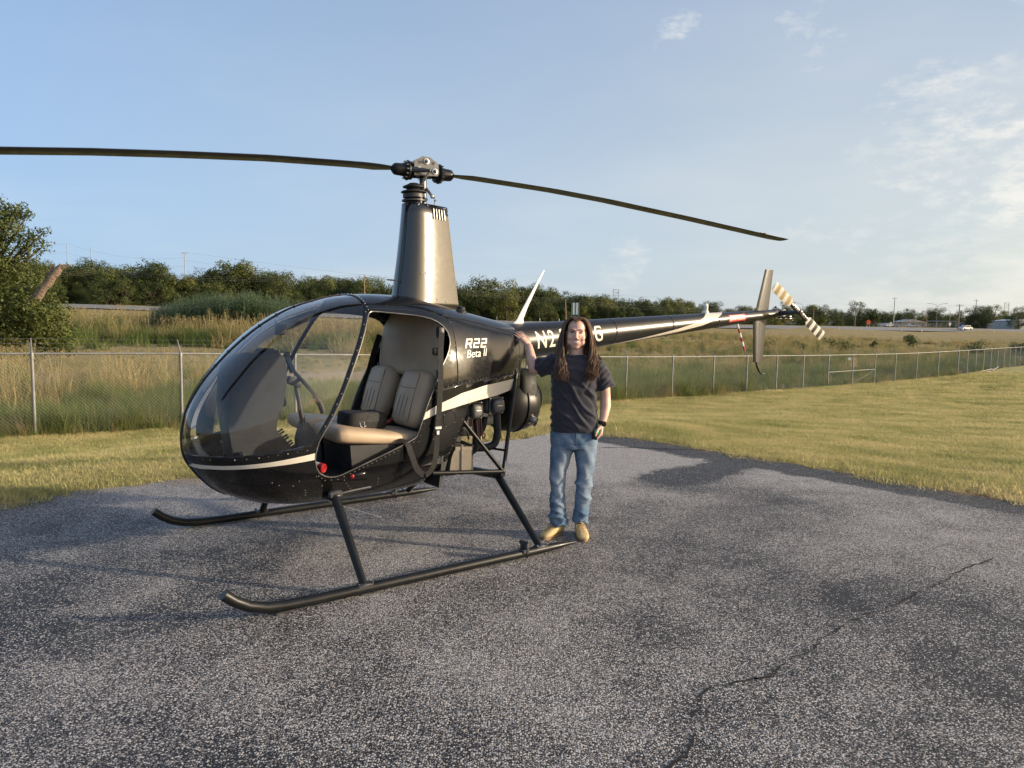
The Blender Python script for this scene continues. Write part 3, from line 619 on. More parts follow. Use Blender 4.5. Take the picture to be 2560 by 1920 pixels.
def plant_trees():
    r = random.Random(11)
    # belt across the road: (direction tan) -> top of the wood, in metres above the road
    u = -.86
    while u < .36:
        for row, dy in ((0, 13), (1, 21), (2, 31), (3, 42)):
            uu = u+r.uniform(-.009, .009)
            Y = (170+.329*99+dy+r.uniform(-3, 3))/(1-.329*uu); X = uu*Y; i = r.randrange(8)
            hgt = np.interp(uu, [-.78, -.6, -.45, -.3, -.2, -.1, 0, .1, .2, .28, .345], [10.4, 10.6, 10.2, 10.0, 10.0, 11.0, 10.4, 9.4, 8.6, 7.0, 6.2])
            if uu > .06 and r.random() < .4: i = r.choice((4, 7, 6))
            s = hgt/TREES[i][2]*r.uniform(.72, 1.12)*(1.0 if row else r.uniform(.4, .75))*(.86+.30*float(vnoise(uu*60+row, row*3.0, 3.0, 41)))
            plant_tree(X, Y, i, s, TL[TREES[i][3]], 'trees of the wood across the road', -.7)
        u += .019
    # scattered trees at the right, beyond the road
    far = [(.375, 262, .9, 1), (.385, 300, .95, 0), (.41, 272, 1.05, 4), (.425, 268, .92, 7), (.445, 330, .9, 0), (.462, 350, .9, 2), (.478, 285, 1.0, 1), (.498, 283, .78, 3), (.515, 340, .9, 6), (.54, 350, .95, 2), (.56, 340, .9, 0),
           (.585, 360, 1.05, 5), (.605, 350, .85, 6), (.632, 300, 1.02, 0), (.648, 296, 1.0, 5), (.665, 340, 1.1, 1), (.688, 305, .8, 4), (.70, 290, .9, 1), (.712, 300, .95, 0), (.732, 296, 1.0, 5), (.75, 310, 1.0, 1), (.77, 300, 1.0, 2)]
    for uu, Y, s, i in far:
        plant_tree(uu*Y, Y, i, s*.98, ['dark spreading tree beside the roadside yards', 'mid green tree beside the roadside yards', 'pale yellow green tree beside the roadside yards'][TREES[i][3]], 'trees around the roadside yards')
    for k in range(54):
        uu = .33+.46*(k+.5)/54; Y = 400+r.uniform(-15, 15); plant_tree(uu*Y, Y, k % 8, r.uniform(.8, 1.12), 'distant tree closing the view behind the roadside yards', 'distant trees behind the yards', -1.0)
    # the big tree at the left with a snapped bare limb
    X, Y = -29.0, 39.0; z = float(height(X, Y)); e = empty('live_oak', (X, Y, z), 0, 'large leafy oak with a snapped bare limb beside the golden grass', 'tree')
    bl = []
    for (c, s, w) in [((-.6, 0, 7.2), 2.2, 1), ((.6, .3, 8.1), 1.25, .7), ((1.7, -.2, 7.3), 1.1, .6), ((-2, 0, 5.5), 2.4, 1), ((.2, -1.2, 5.6), 2.0, 1), ((1.6, -.6, 5.2), 1.5, .9), ((2.4, -.2, 4.2), 1.35, .8), ((3.4, -.5, 3.4), 1.2, .7), ((1.4, -1.5, 3.4), 1.9, 1), ((-1.5, -1.5, 2.6), 2.2, 1),
                      ((3.0, -1, 2.2), 1.4, .9), ((4.3, -.3, 2.9), .95, .5), ((4.4, -.9, 1.9), 1.1, .6), ((2.5, .1, 8.2), .5, .25), ((2.0, .2, 8.0), .6, .3), ((2.9, .2, 8.0), .38, .12), ((2.6, .1, 6.7), .6, .25), ((3.3, .1, 6.9), .45, .17), ((3.0, 0, 6.1), .7, .26), ((3.75, .1, 6.35), .45, .15), ((3.9, 0, 7.1), .32, .09), ((.0, 0, 8.9), .7, .35), ((1.0, 0, 8.9), .5, .2), ((5.0, -.4, 1.6), .75, .36), ((3.2, -1.2, 1.0), 1.3, .7), ((5.1, -.6, .9), .6, .3), ((.5, -1.8, 1.2), 1.6, .8), ((4.0, -1.9, 3.0), .85, .5), ((3.5, -1.7, 3.5), .8, .5), ((4.6, -1.9, 2.6), .7, .4)]:
        bl.append((c, (s, s, s*.8), w*s*.62))
    v, f = crown(bl, 2900, .078, 77, .5)
    cr = link_mesh('crown', np_mesh('crown', v, f, leafy('leaves_live_oak', [(.055, .075, .019), (.095, .115, .027), (.155, .165, .042)], .3, .5)), None, e)
    trunk_mb(bl, 8.4, .38, 5).build('trunk', M_BARK, e)
    mb = MB(); p = [(2.9, -.9, 2.2), (3.85, -1.4, 3.05), (4.5, -1.6, 3.72), (4.75, -1.63, 4.05), (5.05, -1.65, 4.32), (5.3, -1.68, 4.66), (5.55, -1.7, 4.9), (5.8, -1.7, 5.22)]; mb.tube(p, [.28, .26, .24, .21, .225, .19, .20, .12], 11); mb.tube([(5.1, -1.7, 4.5), (5.28, -1.72, 4.95), (5.36, -1.72, 5.2)], [.13, .09, .03], 6)
    mb.tube([(5.6, -1.7, 4.98), (5.92, -1.7, 5.16), (6.2, -1.7, 5.24)], [.15, .10, .05], 6)
    tag(mb.build('broken_limb', simple('weathered_dead_wood', (.19, .14, .10), .9, var=.75, scale=9, bump=1.0, bscale=12), e), 'snapped bare grey limb')
    # shrubs on the slope towards the road
    rs = random.Random(5)
    for (uu, Y, s, m, lab) in ((.355, 95, 1.5, 2, 'loose yellow green shrub on the slope below the road'), (.405, 92, 1.7, 1, 'loose mid green shrub on the slope below the road'), (.452, 92, 2.2, 2, 'broad yellow green shrub behind the tail rotor'), (.50, 120, 1.4, 1, 'low mid green shrub below the orange sign'), (.555, 128, 2.3, 1, 'wide mid green shrub on the tan slope'),
                              (.642, 98, 2.6, 0, 'dark bushy young tree just beyond the fence'), (.705, 102, 2.2, 1, 'mid green bushy young tree just beyond the fence')):
        b2 = [((rs.uniform(-1, 1)*s*.5, rs.uniform(-.5, .5)*s*.5, rs.uniform(.2, .75)*s), (s*.3, s*.3, s*.28), 1) for _ in range(9)]; v, f = crown(b2, 130, .11, rs.randrange(999), .6)
        e = empty('shrub', (uu*Y, Y, float(height(uu*Y, Y))-.1), 0, lab, 'shrub'); link_mesh('foliage', np_mesh('foliage', v, f, M_LEAF[m]), None, e); trunk_mb(b2, s, .05, 3).build('stem', M_BARK, e)
plant_trees()

# ================================================================ fence
M_GALV = simple('galvanised_steel', (.20, .20, .195), .55, .3, var=.2, scale=6)
def build_fence():
    # posts: 3.05 m apart along the line
    s = np.concatenate([[0], np.cumsum(np.linalg.norm(np.diff(FENCE[:, :2], axis=0), axis=1))]); s0 = np.interp(-10.51, FENCE[:, 0], s)
    u = s0+3.0*np.arange(-6, 30); px, py = np.interp(u, s, FENCE[:, 0]), np.interp(u, s, FENCE[:, 1]); pz = height(px, py)
    H = 1.83; top = np.interp(px, FENCE[:, 0], FENCE[:, 2])+H
    root = empty('wire_fence', (px[6], py[6], pz[6]), 0, 'galvanised chain link fence with a top rail and barbed wire arms', 'fence'); ox_, oy_, oz_ = px[6], py[6], pz[6]
    def P(x, y, z): return Vector((x-ox_, y-oy_, z-oz_))
    n = len(px); d = np.gradient(np.stack([px, py], 1), axis=0); d /= np.linalg.norm(d, axis=1)[:, None]; nn = np.stack([-d[:, 1], d[:, 0]], 1)
    for i in range(n):
        b = MB(); b.tube([P(px[i], py[i], pz[i]-.3), P(px[i], py[i], top[i]-.02)], .034, 10); b.lathe([(.042, -.10), (.042, 0), (.03, .03)], P(px[i], py[i], top[i]), n=10); po = b.build('fence_post', M_GALV, root)
        a = MB(); o = nn[i]*.30*-1; a.tube([P(px[i], py[i], top[i]), P(px[i]+nn[i][0]*.24, py[i]+nn[i][1]*.24, top[i]+.33)], [.024, .011], 6); a.build('barb_arm', M_GALV, po)
    for i in range(n-1):
        b = MB(); b.tube([P(px[i], py[i], top[i]), P(px[i+1], py[i+1], top[i+1])], .024, 8); b.build('top_rail', M_GALV, root)
    # barbed strands
    for k, q in enumerate((.12, .22, .32)):
        b = MB(); w = .24*q/.33
        for i in range(n-1):
            pa, pb = P(px[i]+nn[i][0]*w, py[i]+nn[i][1]*w, top[i]+q), P(px[i+1]+nn[i+1][0]*w, py[i+1]+nn[i+1][1]*w, top[i+1]+q); b.tube([pa, pa.lerp(pb, .5)-Vector((0, 0, .01)), pb], .0028, 3, False)
        b.build('barbed_strand', M_GALV, root)
    # chain link: crossing diagonal wires, 6 cm meshes
    vs, fs = [], []; step = .078; Hm = 1.80; rad = .0023
    L = u[-1]-u[0]; seg = .30
    def at(ss, h):
        uu = np.clip(u[0]+ss, u[0], u[-1]); x, y = np.interp(uu, u, px), np.interp(uu, u, py); tz = np.interp(uu, u, top); gz = np.interp(uu, u, pz); return np.array([x-ox_, y-oy_, gz+.02+(tz-.02-gz)*h/Hm-oz_])
    for sg in (1, -1):
        for k in range(int((L+Hm)/step)):
            a0 = k*step-(Hm if sg > 0 else 0); pts = []
            lo, hi = 0.0, Hm
            for h in np.linspace(0, Hm, 5):
                q = a0+(h if sg > 0 else -h+0)
                if -0.001 <= q <= L: pts.append(at(q, h))
            if len(pts) < 2: continue
            b0 = len(vs)
            for p in pts:
                for (ax, ay, az) in ((0, -1, 0), (.7, .5, .5), (-.7, .5, -.5)): vs.append(p+np.array([ax, ay, az])*rad+np.array([0, sg*.002, 0]))
            for j in range(len(pts)-1):
                for q in range(3): fs.append((b0+3*j+q, b0+3*j+(q+1) % 3, b0+3*j+3+(q+1) % 3, b0+3*j+3+q))
    o = link_mesh('chain_link_mesh', np_mesh('chain_link_mesh', np.array(vs), np.array(fs), simple('chain_link_wire', (.36, .38, .36), .5, .6)), None, root); o['kind'] = 'stuff'
    # gate bracing and loose pipes, small notice plates
    i = int(np.argmin(np.abs(px-17.3)))
    b = MB(); b.tube([P(px[i], py[i], pz[i]+.95), P(px[i+2], py[i+2], pz[i+2]+1.0)], .022, 6); b.build('brace_rail', M_GALV, root)
    b = MB(); b.tube([P(px[i+1], py[i+1], pz[i+1]+.1), P(px[i+2], py[i+2], pz[i+2]+.95)], .008, 5); b.build('brace_rod', M_GALV, root)
    b = MB(); b.box(P(px[i+1]+.12, py[i+1]+.02, pz[i+1]+1.42), (.22, .02, .55)); b.build('notice_plate', simple('tan_plate', (.42, .30, .17), .6), root)
    b = MB(); b.box(P(px[i+1]-.25, py[i+1]-.06, pz[i+1]+1.62), (.2, .015, .16)); b.build('notice_plate', simple('white_plate', (.7, .7, .68), .5), root)
    j = i+8
    b = MB(); b.tube([P(px[j], py[j]-.25, pz[j]+.12), P(px[j+2], py[j+2]-.25, pz[j+2]+.25)], .035, 6); b.tube([P(px[j]+.8, py[j]+.2, pz[j]+.05), P(px[j+1]+.5, py[j+1]-.2, pz[j+1]+.1)], .035, 6); b.tube([P(px[j+2], py[j+2]-.25, pz[j+2]+.12), P(px[j+3], py[j+3]-.2, pz[j+3]+.3)], .035, 6)
    b.build('bottom_pipe', M_GALV, root)
build_fence()

# ================================================================ helicopter (local axes: X forward, Y left, Z up)
HELI = empty('helicopter', (-.646, 5.368, 0), R(216.064), 'glossy black two seat helicopter with doors off parked on the asphalt pad', 'helicopter')

def pchip(xs,ys,x):
    xs=np.asarray(xs,float);ys=np.asarray(ys,float)
    if xs[0]>xs[-1]: xs=xs[::-1];ys=ys[::-1]
    h=np.diff(xs);d=np.diff(ys)/h
    m=np.zeros(len(xs))
    for i in range(1,len(xs)-1):
        if d[i-1]*d[i]>0:
            w1=2*h[i]+h[i-1];w2=h[i]+2*h[i-1]
            m[i]=(w1+w2)/(w1/d[i-1]+w2/d[i])
    m[0]=d[0];m[-1]=d[-1]
    x=np.clip(np.asarray(x,float),xs[0],xs[-1])
    i=np.clip(np.searchsorted(xs,x)-1,0,len(xs)-2)
    t=(x-xs[i])/h[i]
    return ((1+2*t)*(1-t)**2)*ys[i]+t*(1-t)**2*h[i]*m[i]+t*t*(3-2*t)*ys[i+1]+t*t*(t-1)*h[i]*m[i+1]
XN=1.706; X0=0.6
def uof(X): return np.arcsin(np.clip((np.asarray(X,float)-X0)/(XN-X0),-1,1))
ZT=[(1.706,.82),(1.699,.892),(1.683,.981),(1.642,1.071),(1.573,1.182),(1.491,1.284),(1.354,1.422),(1.201,1.543),(1.03,1.642),(.90,1.69),(.737,1.733),(.5,1.757),(.26,1.752),(.0,1.705),(-.2,1.662),(-.49,1.604),(-.79,1.545),(-.95,1.525)]
ZB=[(1.706,.82),(1.697,.74),(1.657,.657),(1.597,.577),(1.519,.50),(1.4,.44),(1.25,.392),(1.0,.366),(.7,.364),(.3,.372),(.1,.41),(-.2,.5),(-.5,.6),(-.95,.7)]
ZW=[(1.706,.82),(1.5,.85),(1.2,.88),(.8,.92),(.3,.98),(0,1.05),(-.3,1.15),(-.6,1.28),(-.95,1.38)]
WS=[(1.1,.565),(.7,.565),(.3,.56),(.1,.545),(0,.525),(-.3,.435),(-.6,.325),(-.95,.19)]
NU=[(1.706,2.0),(1.55,2.15),(1.35,2.5),(1.2,2.7),(1.0,2.9),(.75,3.0),(.3,3.0),(-.3,2.8),(-.95,2.4)]
NL=[(1.706,2.0),(1.3,2.3),(1.0,2.6),(.7,2.7),(.3,2.6),(-.95,2.4)]
def tab(T,X):
    T=np.array(T); return pchip(uof(T[:,0])if False else T[:,0],T[:,1],X)
def tabu(T,X):
    T=np.array(T); f=lambda x: np.where(np.asarray(x)>X0,uof(x),(np.asarray(x,float)-X0)/(XN-X0))
    return pchip(f(T[:,0]),T[:,1],f(X))
def W(X):
    X=np.asarray(X,float)
    e=.565*np.sqrt(np.clip(1-(np.clip((X-1.1)/(XN-1.1),0,1))**2,0,1))
    return np.where(X>1.1,e,tab(WS,X))
def sec(X,th):
    """th in radians: 0 = +Y side, pi/2 top"""
    zt,zb,zw,w=tabu(ZT,X),tabu(ZB,X),tabu(ZW,X),W(X)
    nu,nl=tab(NU,X),tab(NL,X)
    c,s=np.cos(th),np.sin(th)
    n=np.where(s>=0,nu,nl)
    y=w*np.sign(c)*np.abs(c)**(2/n)
    z=zw+np.where(s>=0,zt-zw,zw-zb)*np.sign(s)*np.abs(s)**(2/n)
    return y,z
def ysurf(X,Z):
    """half width of the skin at X,Z"""
    zt,zb,zw,w=tabu(ZT,X),tabu(ZB,X),tabu(ZW,X),W(X)
    nu,nl=tab(NU,X),tab(NL,X)
    f=np.where(Z>=zw,(Z-zw)/np.maximum(zt-zw,1e-6),(zw-Z)/np.maximum(zw-zb,1e-6))
    n=np.where(Z>=zw,nu,nl)
    return w*np.clip(1-np.clip(f,0,1)**n,0,1)**(1/n)
def paint_black(name, base=(.006, .006, .0065), rough=.08, wav=.025):
    t = NT(name); c = t.co(); n = t.noise(c, 7, 4); dust = t.noise(c, 34, 6, .7)
    t.set(Base_Color=t.ramp(dust, [(.4, base), (.9, tuple(b*1.5+.002 for b in base))]), Roughness=t.rng(dust, .3, .8, rough, rough+.07))
    t.b.inputs['Specular IOR Level'].default_value = .5
    t.bump(t.noise(c, 3.4, 3, .5), wav, .05); return t.m
M_BLACK = paint_black('black_gloss_paint')
M_SATIN = paint_black('black_satin_paint', (.010, .010, .0105), .36, .04); M_SATIN.node_tree.nodes['Principled BSDF'].inputs['Specular IOR Level'].default_value = .32
M_TUBE = simple('black_powder_coated_tube', (.008, .009, .010), .36, 0, var=.3, scale=12, spec=.28)
M_STRIPE = simple('champagne_stripe_paint', (.60, .55, .47), .35, 0, var=.05, scale=5)
M_ALU = simple('bare_aluminium', (.62, .60, .57), .35, .9, var=.1, scale=18)
M_RIV = simple('rivet_heads', (.22, .21, .20), .4, .8, var=.25, scale=40)
M_STEEL = simple('dark_steel', (.10, .10, .105), .38, .85, var=.3, scale=20)
M_RUBBER = simple('black_rubber', (.015, .015, .015), .6, var=.3, scale=14)
M_TRIM = simple('trim_edge_worn', (.16, .155, .15), .4, .7, var=.5, scale=9)
M_IVORY = simple('ivory_lettering', (.78, .74, .63), .4, var=.04)
M_TAN = simple('tan_leather', (.43, .32, .215), .5, var=.10, scale=5, bump=.12, bscale=220)
M_TAN2 = simple('tan_vinyl_panel', (.41, .32, .225), .62, var=.08, scale=4, bump=.08, bscale=160)
M_NAVY = simple('slate_cabin_trim', (.045, .052, .065), .6, var=.2, scale=6)
M_DARK = simple('cabin_dark_paint', (.018, .018, .020), .5, var=.3, scale=9)
M_CASE = simple('engine_grey_casting', (.13, .13, .13), .5, .5, var=.25, scale=24, bump=.1)
def glass_mat(name, tint=(.93, .95, .96), k=1.5):
    t = NT(name); tr = t.n('ShaderNodeBsdfTransparent'); tr.inputs[0].default_value = (*tint, 1); gl = t.n('ShaderNodeBsdfGlossy'); gl.inputs['Roughness'].default_value = .012
    c = t.co(); sm = t.rng(t.noise(c, 9, 7, .7), .5, .85, .004, .03)
    fr = t.n('ShaderNodeFresnel'); fr.inputs[0].default_value = 1.5; ms = t.n('ShaderNodeMixShader'); t.l(t.math('MULTIPLY', fr.outputs[0], k, clamp=True), ms.inputs[0])
    t.l(tr.outputs[0], ms.inputs[1]); t.l(gl.outputs[0], ms.inputs[2])
    df = t.n('ShaderNodeBsdfDiffuse'); df.inputs[0].default_value = (.6, .6, .58, 1); m2 = t.n('ShaderNodeMixShader'); t.l(sm, m2.inputs[0]); t.l(ms.outputs[0], m2.inputs[1]); t.l(df.outputs[0], m2.inputs[2])
    t.l(m2.outputs[0], t.out.inputs[0]); return t.m
M_GLASS = glass_mat('clear_acrylic', (.95, .962, .97), 1.6)

# ---- skin grid and clipping
def skin_grid(xa, xb, nx, nth, off=0.0, th0=0, th1=2*np.pi):
    xs = np.where(True, np.linspace(0, 1, nx), 0)
    f0 = lambda x: float(np.where(x > X0, uof(x), (x-X0)/(XN-X0))); a, b = f0(xa), f0(xb); q = a+(b-a)*xs
    xs = np.where(q > 0, X0+(XN-X0)*np.sin(np.clip(q, 0, np.pi/2)), X0+(XN-X0)*q)
    th = np.linspace(th0, th1, nth); X, T = np.meshgrid(xs, th, indexing='ij'); Y, Z = sec(X, T)
    P = np.stack([X, Y, Z], -1)
    if off:
        du = np.gradient(P, axis=0); dv = np.gradient(P, axis=1); n = np.cross(du, dv); n /= np.linalg.norm(n, axis=-1, keepdims=True)+1e-12
        s = np.sign(np.sum(n*np.stack([0*X, Y, Z-tabu(ZW, X)], -1), -1, keepdims=True)); P = P+n*np.where(s == 0, 1, s)*off
    idx = np.arange(nx*nth).reshape(nx, nth); F = np.stack([idx[:-1, :-1], idx[1:, :-1], idx[1:, 1:], idx[:-1, 1:]], -1).reshape(-1, 4)
    return P.reshape(-1, 3), [tuple(f) for f in F.tolist()]
def clip(VF, fld, keep=-1):
    """keep the side where fld*keep > 0; cuts faces along fld = 0"""
    Vv, Ff = VF; g = fld(Vv)*keep; new = [tuple(p) for p in Vv]; cache = {}; out = []
    def cut(i, j):
        k = (min(i, j), max(i, j))
        if k not in cache:
            t = g[i]/(g[i]-g[j]); new.append(tuple(Vv[i]+(Vv[j]-Vv[i])*t)); cache[k] = len(new)-1
        return cache[k]
    for f in Ff:
        q = [g[i] >= 0 for i in f]
        if all(q): out.append(f); continue
        if not any(q): continue
        r = []
        for a, b in zip(range(len(f)), list(range(1, len(f)))+[0]):
            i, j = f[a], f[b]
            if g[i] >= 0: r.append(i)
            if (g[i] >= 0) != (g[j] >= 0): r.append(cut(i, j))
        if len(r) > 2: out.append(tuple(r))
    used = sorted({i for f in out for i in f}); mp = {k: n for n, k in enumerate(used)}
    return np.array([new[i] for i in used]).reshape(-1, 3), [tuple(mp[i] for i in f) for f in out]
def poly_sd(x, z, poly):
    P = np.array(poly, float); d = np.full(x.shape, 1e9); ins = np.zeros(x.shape, bool); n = len(P)
    for i in range(n):
        a, b = P[i], P[(i+1) % n]; e = b-a; wx, wz = x-a[0], z-a[1]; t = np.clip((wx*e[0]+wz*e[1])/(e@e+1e-12), 0, 1)
        d = np.minimum(d, (wx-e[0]*t)**2+(wz-e[1]*t)**2)
        c = ((a[1] <= z) & (b[1] > z)) | ((b[1] <= z) & (a[1] > z)); ins ^= c & (x < a[0]+e[0]*(z-a[1])/(e[1] if abs(e[1]) > 1e-12 else 1e-12))
    return np.sqrt(d)*np.where(ins, -1, 1)
def smooth_poly(P, n=1):
    P = [np.array(p, float) for p in P]
    for _ in range(n):
        Q = []
        for i in range(len(P)):
            a, b = P[i], P[(i+1) % len(P)]; Q += [a*.75+b*.25, a*.25+b*.75]
        P = Q
    return [tuple(p) for p in P]
def part_from(name, VF, mat, parent=HELI, thick=0.0, weld=True):
    me = bpy.data.meshes.new(name); me.from_pydata([tuple(p) for p in VF[0]], [], VF[1]); me.materials.append(mat)
    bm = bmesh.new(); bm.from_mesh(me)
    if weld: bmesh.ops.remove_doubles(bm, verts=bm.verts, dist=.0004)
    bmesh.ops.dissolve_degenerate(bm, dist=.0003, edges=bm.edges); bmesh.ops.recalc_face_normals(bm, faces=bm.faces); bm.to_mesh(me); bm.free(); me.shade_smooth()
    o = link_mesh(name, me, None, parent)
    if thick: m = o.modifiers.new('thickness', 'SOLIDIFY'); m.thickness = thick; m.offset = -1
    return o
DOOR = smooth_poly([(.60, 1.634), (.48, 1.625), (.307, 1.612), (.18, 1.585), (.104, 1.524), (.090, 1.446), (.122, 1.362), (.177, 1.279), (.243, 1.14), (.303, 1.015), (.372, .82), (.395, .802), (.511, .754), (.689, .688), (.829, .634), (.906, .602), (.982, .606),
        (1.051, .655), (1.074, .744), (1.050, .835), (1.036, .862), (.951, .998), (.887, 1.123), (.808, 1.303), (.732, 1.464), (.668, 1.60), (.64, 1.632)], 1)
GLASSP = [(.66, 1.95), (.662, 1.68), (.684, 1.63), (.760, 1.468), (.836, 1.308), (.915, 1.127), (.979, 1.001), (1.066, .866), (1.082, .828), (1.233, .803), (1.385, .784), (1.501, .771), (1.607, .762), (1.679, .752), (1.80, .745), (1.9, 1.95)]
BAY = [(-.063, 1.019), (-.143, 1.017), (-.352, 1.033), (-.556, 1.062), (-.75, 1.1), (-1.3, 1.12), (-1.3, .1), (.14, .1), (.13, .45), (.085, .60), (.06, .70), (.018, .813), (-.025, .891)]
def f_door(P): return poly_sd(P[:, 0], P[:, 2], DOOR)
def f_glass(P): return poly_sd(P[:, 0], P[:, 2], GLASSP)
def f_bay(P): return poly_sd(P[:, 0], P[:, 2], BAY)
def f_belt(P): return P[:, 2]-np.interp(P[:, 0], [-.7, -.595, -.141, .049, .175, .3], [1.2, 1.19, 1.157, 1.145, 1.12, 1.12])
def f_aft(P): return P[:, 0]+.655+.05*np.exp(-((P[:, 2]-1.38)/.1)**2)
G0 = skin_grid(-.72, XN, 210, 221)
shell = clip(clip(clip(clip(G0, f_door, 1), f_glass, 1), f_bay, 1), f_aft, 1)
LOWER = part_from('lower_fuselage', clip(shell, f_belt, -1), M_BLACK, thick=.010)
up = clip(shell, f_belt, 1)
ROOF = part_from('cabin_roof', clip(up, lambda P: P[:, 0]-.047, 1), M_BLACK, thick=.010)
COWL = part_from('engine_cowling', clip(up, lambda P: P[:, 0]-.047, -1), paint_black('black_gloss_paint_worn', (.010, .010, .0105), .15, .05), thick=.006)
gl = clip(clip(skin_grid(.6, XN, 120, 181), f_glass, -1), lambda P: P[:, 2]-.70, 1)
for s in (1, -1): part_from('windshield', clip(gl, lambda P: P[:, 1]*s-.004, 1), M_GLASS)
# centre strip of the windshield, and the dark strip carried on under the nose
def curve_on_top(xa, xb, n, f=lambda x: tabu(ZT, x)): xs = [xb+(xa-xb)*math.cos(k/n*math.pi/2) for k in range(n+1)]; return xs
xs = X0+(XN-X0)*np.sin(np.linspace(float(uof(.66)), np.pi/2, 40))
m = MB(); m.tube([(x, 0, float(tabu(ZT, x))+.001) for x in xs], .0075, 6, flat=1.0); x2 = X0+(XN-X0)*np.sin(np.linspace(np.pi/2, float(uof(1.45)), 22)); m.tube([(x, 0, float(tabu(ZB, x))-.002) for x in x2], .008, 6)
CS = m.build('windshield_centre_strip', M_RUBBER, HELI)
m = MB()
for x in xs[2:-2:3]: m.ball((x, 0, float(tabu(ZT, x))+.006), .0085, 6, 4)
m.build('strip_bolts', M_RUBBER, CS)['kind'] = 'stuff'
# door frame trims
def surf_path(poly, off=.002, side=1): return [(x, side*(float(ysurf(x, z))+off), z) for x, z in poly]
for s in (1, -1):
    D2 = DOOR+[DOOR[0]]
    m = MB(); m.tube(surf_path(D2, .001, s), .0045, 6, False); m.build('door_sill_trim', M_TRIM, HELI)
    edge = GLASSP[2:8]; pts = []
    for a, b in zip(edge[:-1], edge[1:]):
        for t in (0, .25, .5, .75): pts.append((a[0]+(b[0]-a[0])*t-.012, a[1]+(b[1]-a[1])*t))
    m = MB(); P3 = [Vector(p) for p in surf_path(pts, .003, s)]; m.tube(P3, .013, 6, flat=.35); fr = m.build('windshield_frame', M_BLACK, HELI)
    m = MB()
    for p in P3[::2]: m.ball(p+Vector((0, s*.006, 0)), .0040, 6, 4)
    m.build('frame_screws', M_RIV, fr)['kind'] = 'stuff'
# roof hoop behind the windshield
m = MB(); th = np.linspace(.93, np.pi-.93, 40); y, z = sec(np.full(40, .648), th); m.tube([(.648, a, b+.002) for a, b in zip(y, z)], .014, 6, flat=.4); hoop = m.build('roof_hoop', M_BLACK, HELI)
m = MB(); [m.ball((.648, a, b+.008), .0042, 6, 4) for a, b in zip(y[::2], z[::2])]; m.build('hoop_screws', M_RIV, hoop)['kind'] = 'stuff'
# belt stripe
def band(name, top, bot, x0, x1, parent, side, off=.0022, mat=None):
    g = skin_grid(x0, x1, 80, 361, off); tx, tz = zip(*sorted(top)); bx, bz = zip(*sorted(bot))
    g = clip(g, lambda P: P[:, 1]*side-.001, 1); g = clip(g, lambda P: P[:, 2]-np.interp(P[:, 0], tx, tz), -1); g = clip(g, lambda P: P[:, 2]-np.interp(P[:, 0], bx, bz), 1)
    g = clip(g, f_door, 1); return part_from(name, g, mat or M_STRIPE, parent)
for s in (1, -1):
    band('belt_stripe', [(1.673, .697), (1.603, .705), (1.476, .717), (1.334, .734), (1.079, .772), (1.05, .778)], [(1.66, .668), (1.6, .68), (1.474, .692), (1.332, .706), (1.088, .73), (1.05, .735)], 1.05, 1.668, LOWER, s)
    band('belt_stripe', [(.40, .94), (.315, .973), (.249, 1.005), (.187, 1.029), (.013, 1.084), (-.224, 1.122), (-.598, 1.151)], [(.40, .9), (.32, .927), (.249, .95), (.187, .97), (.011, 1.001), (-.143, 1.021), (-.352, 1.037), (-.54, 1.066), (-.58, 1.13)], -.58, .40, LOWER, s)
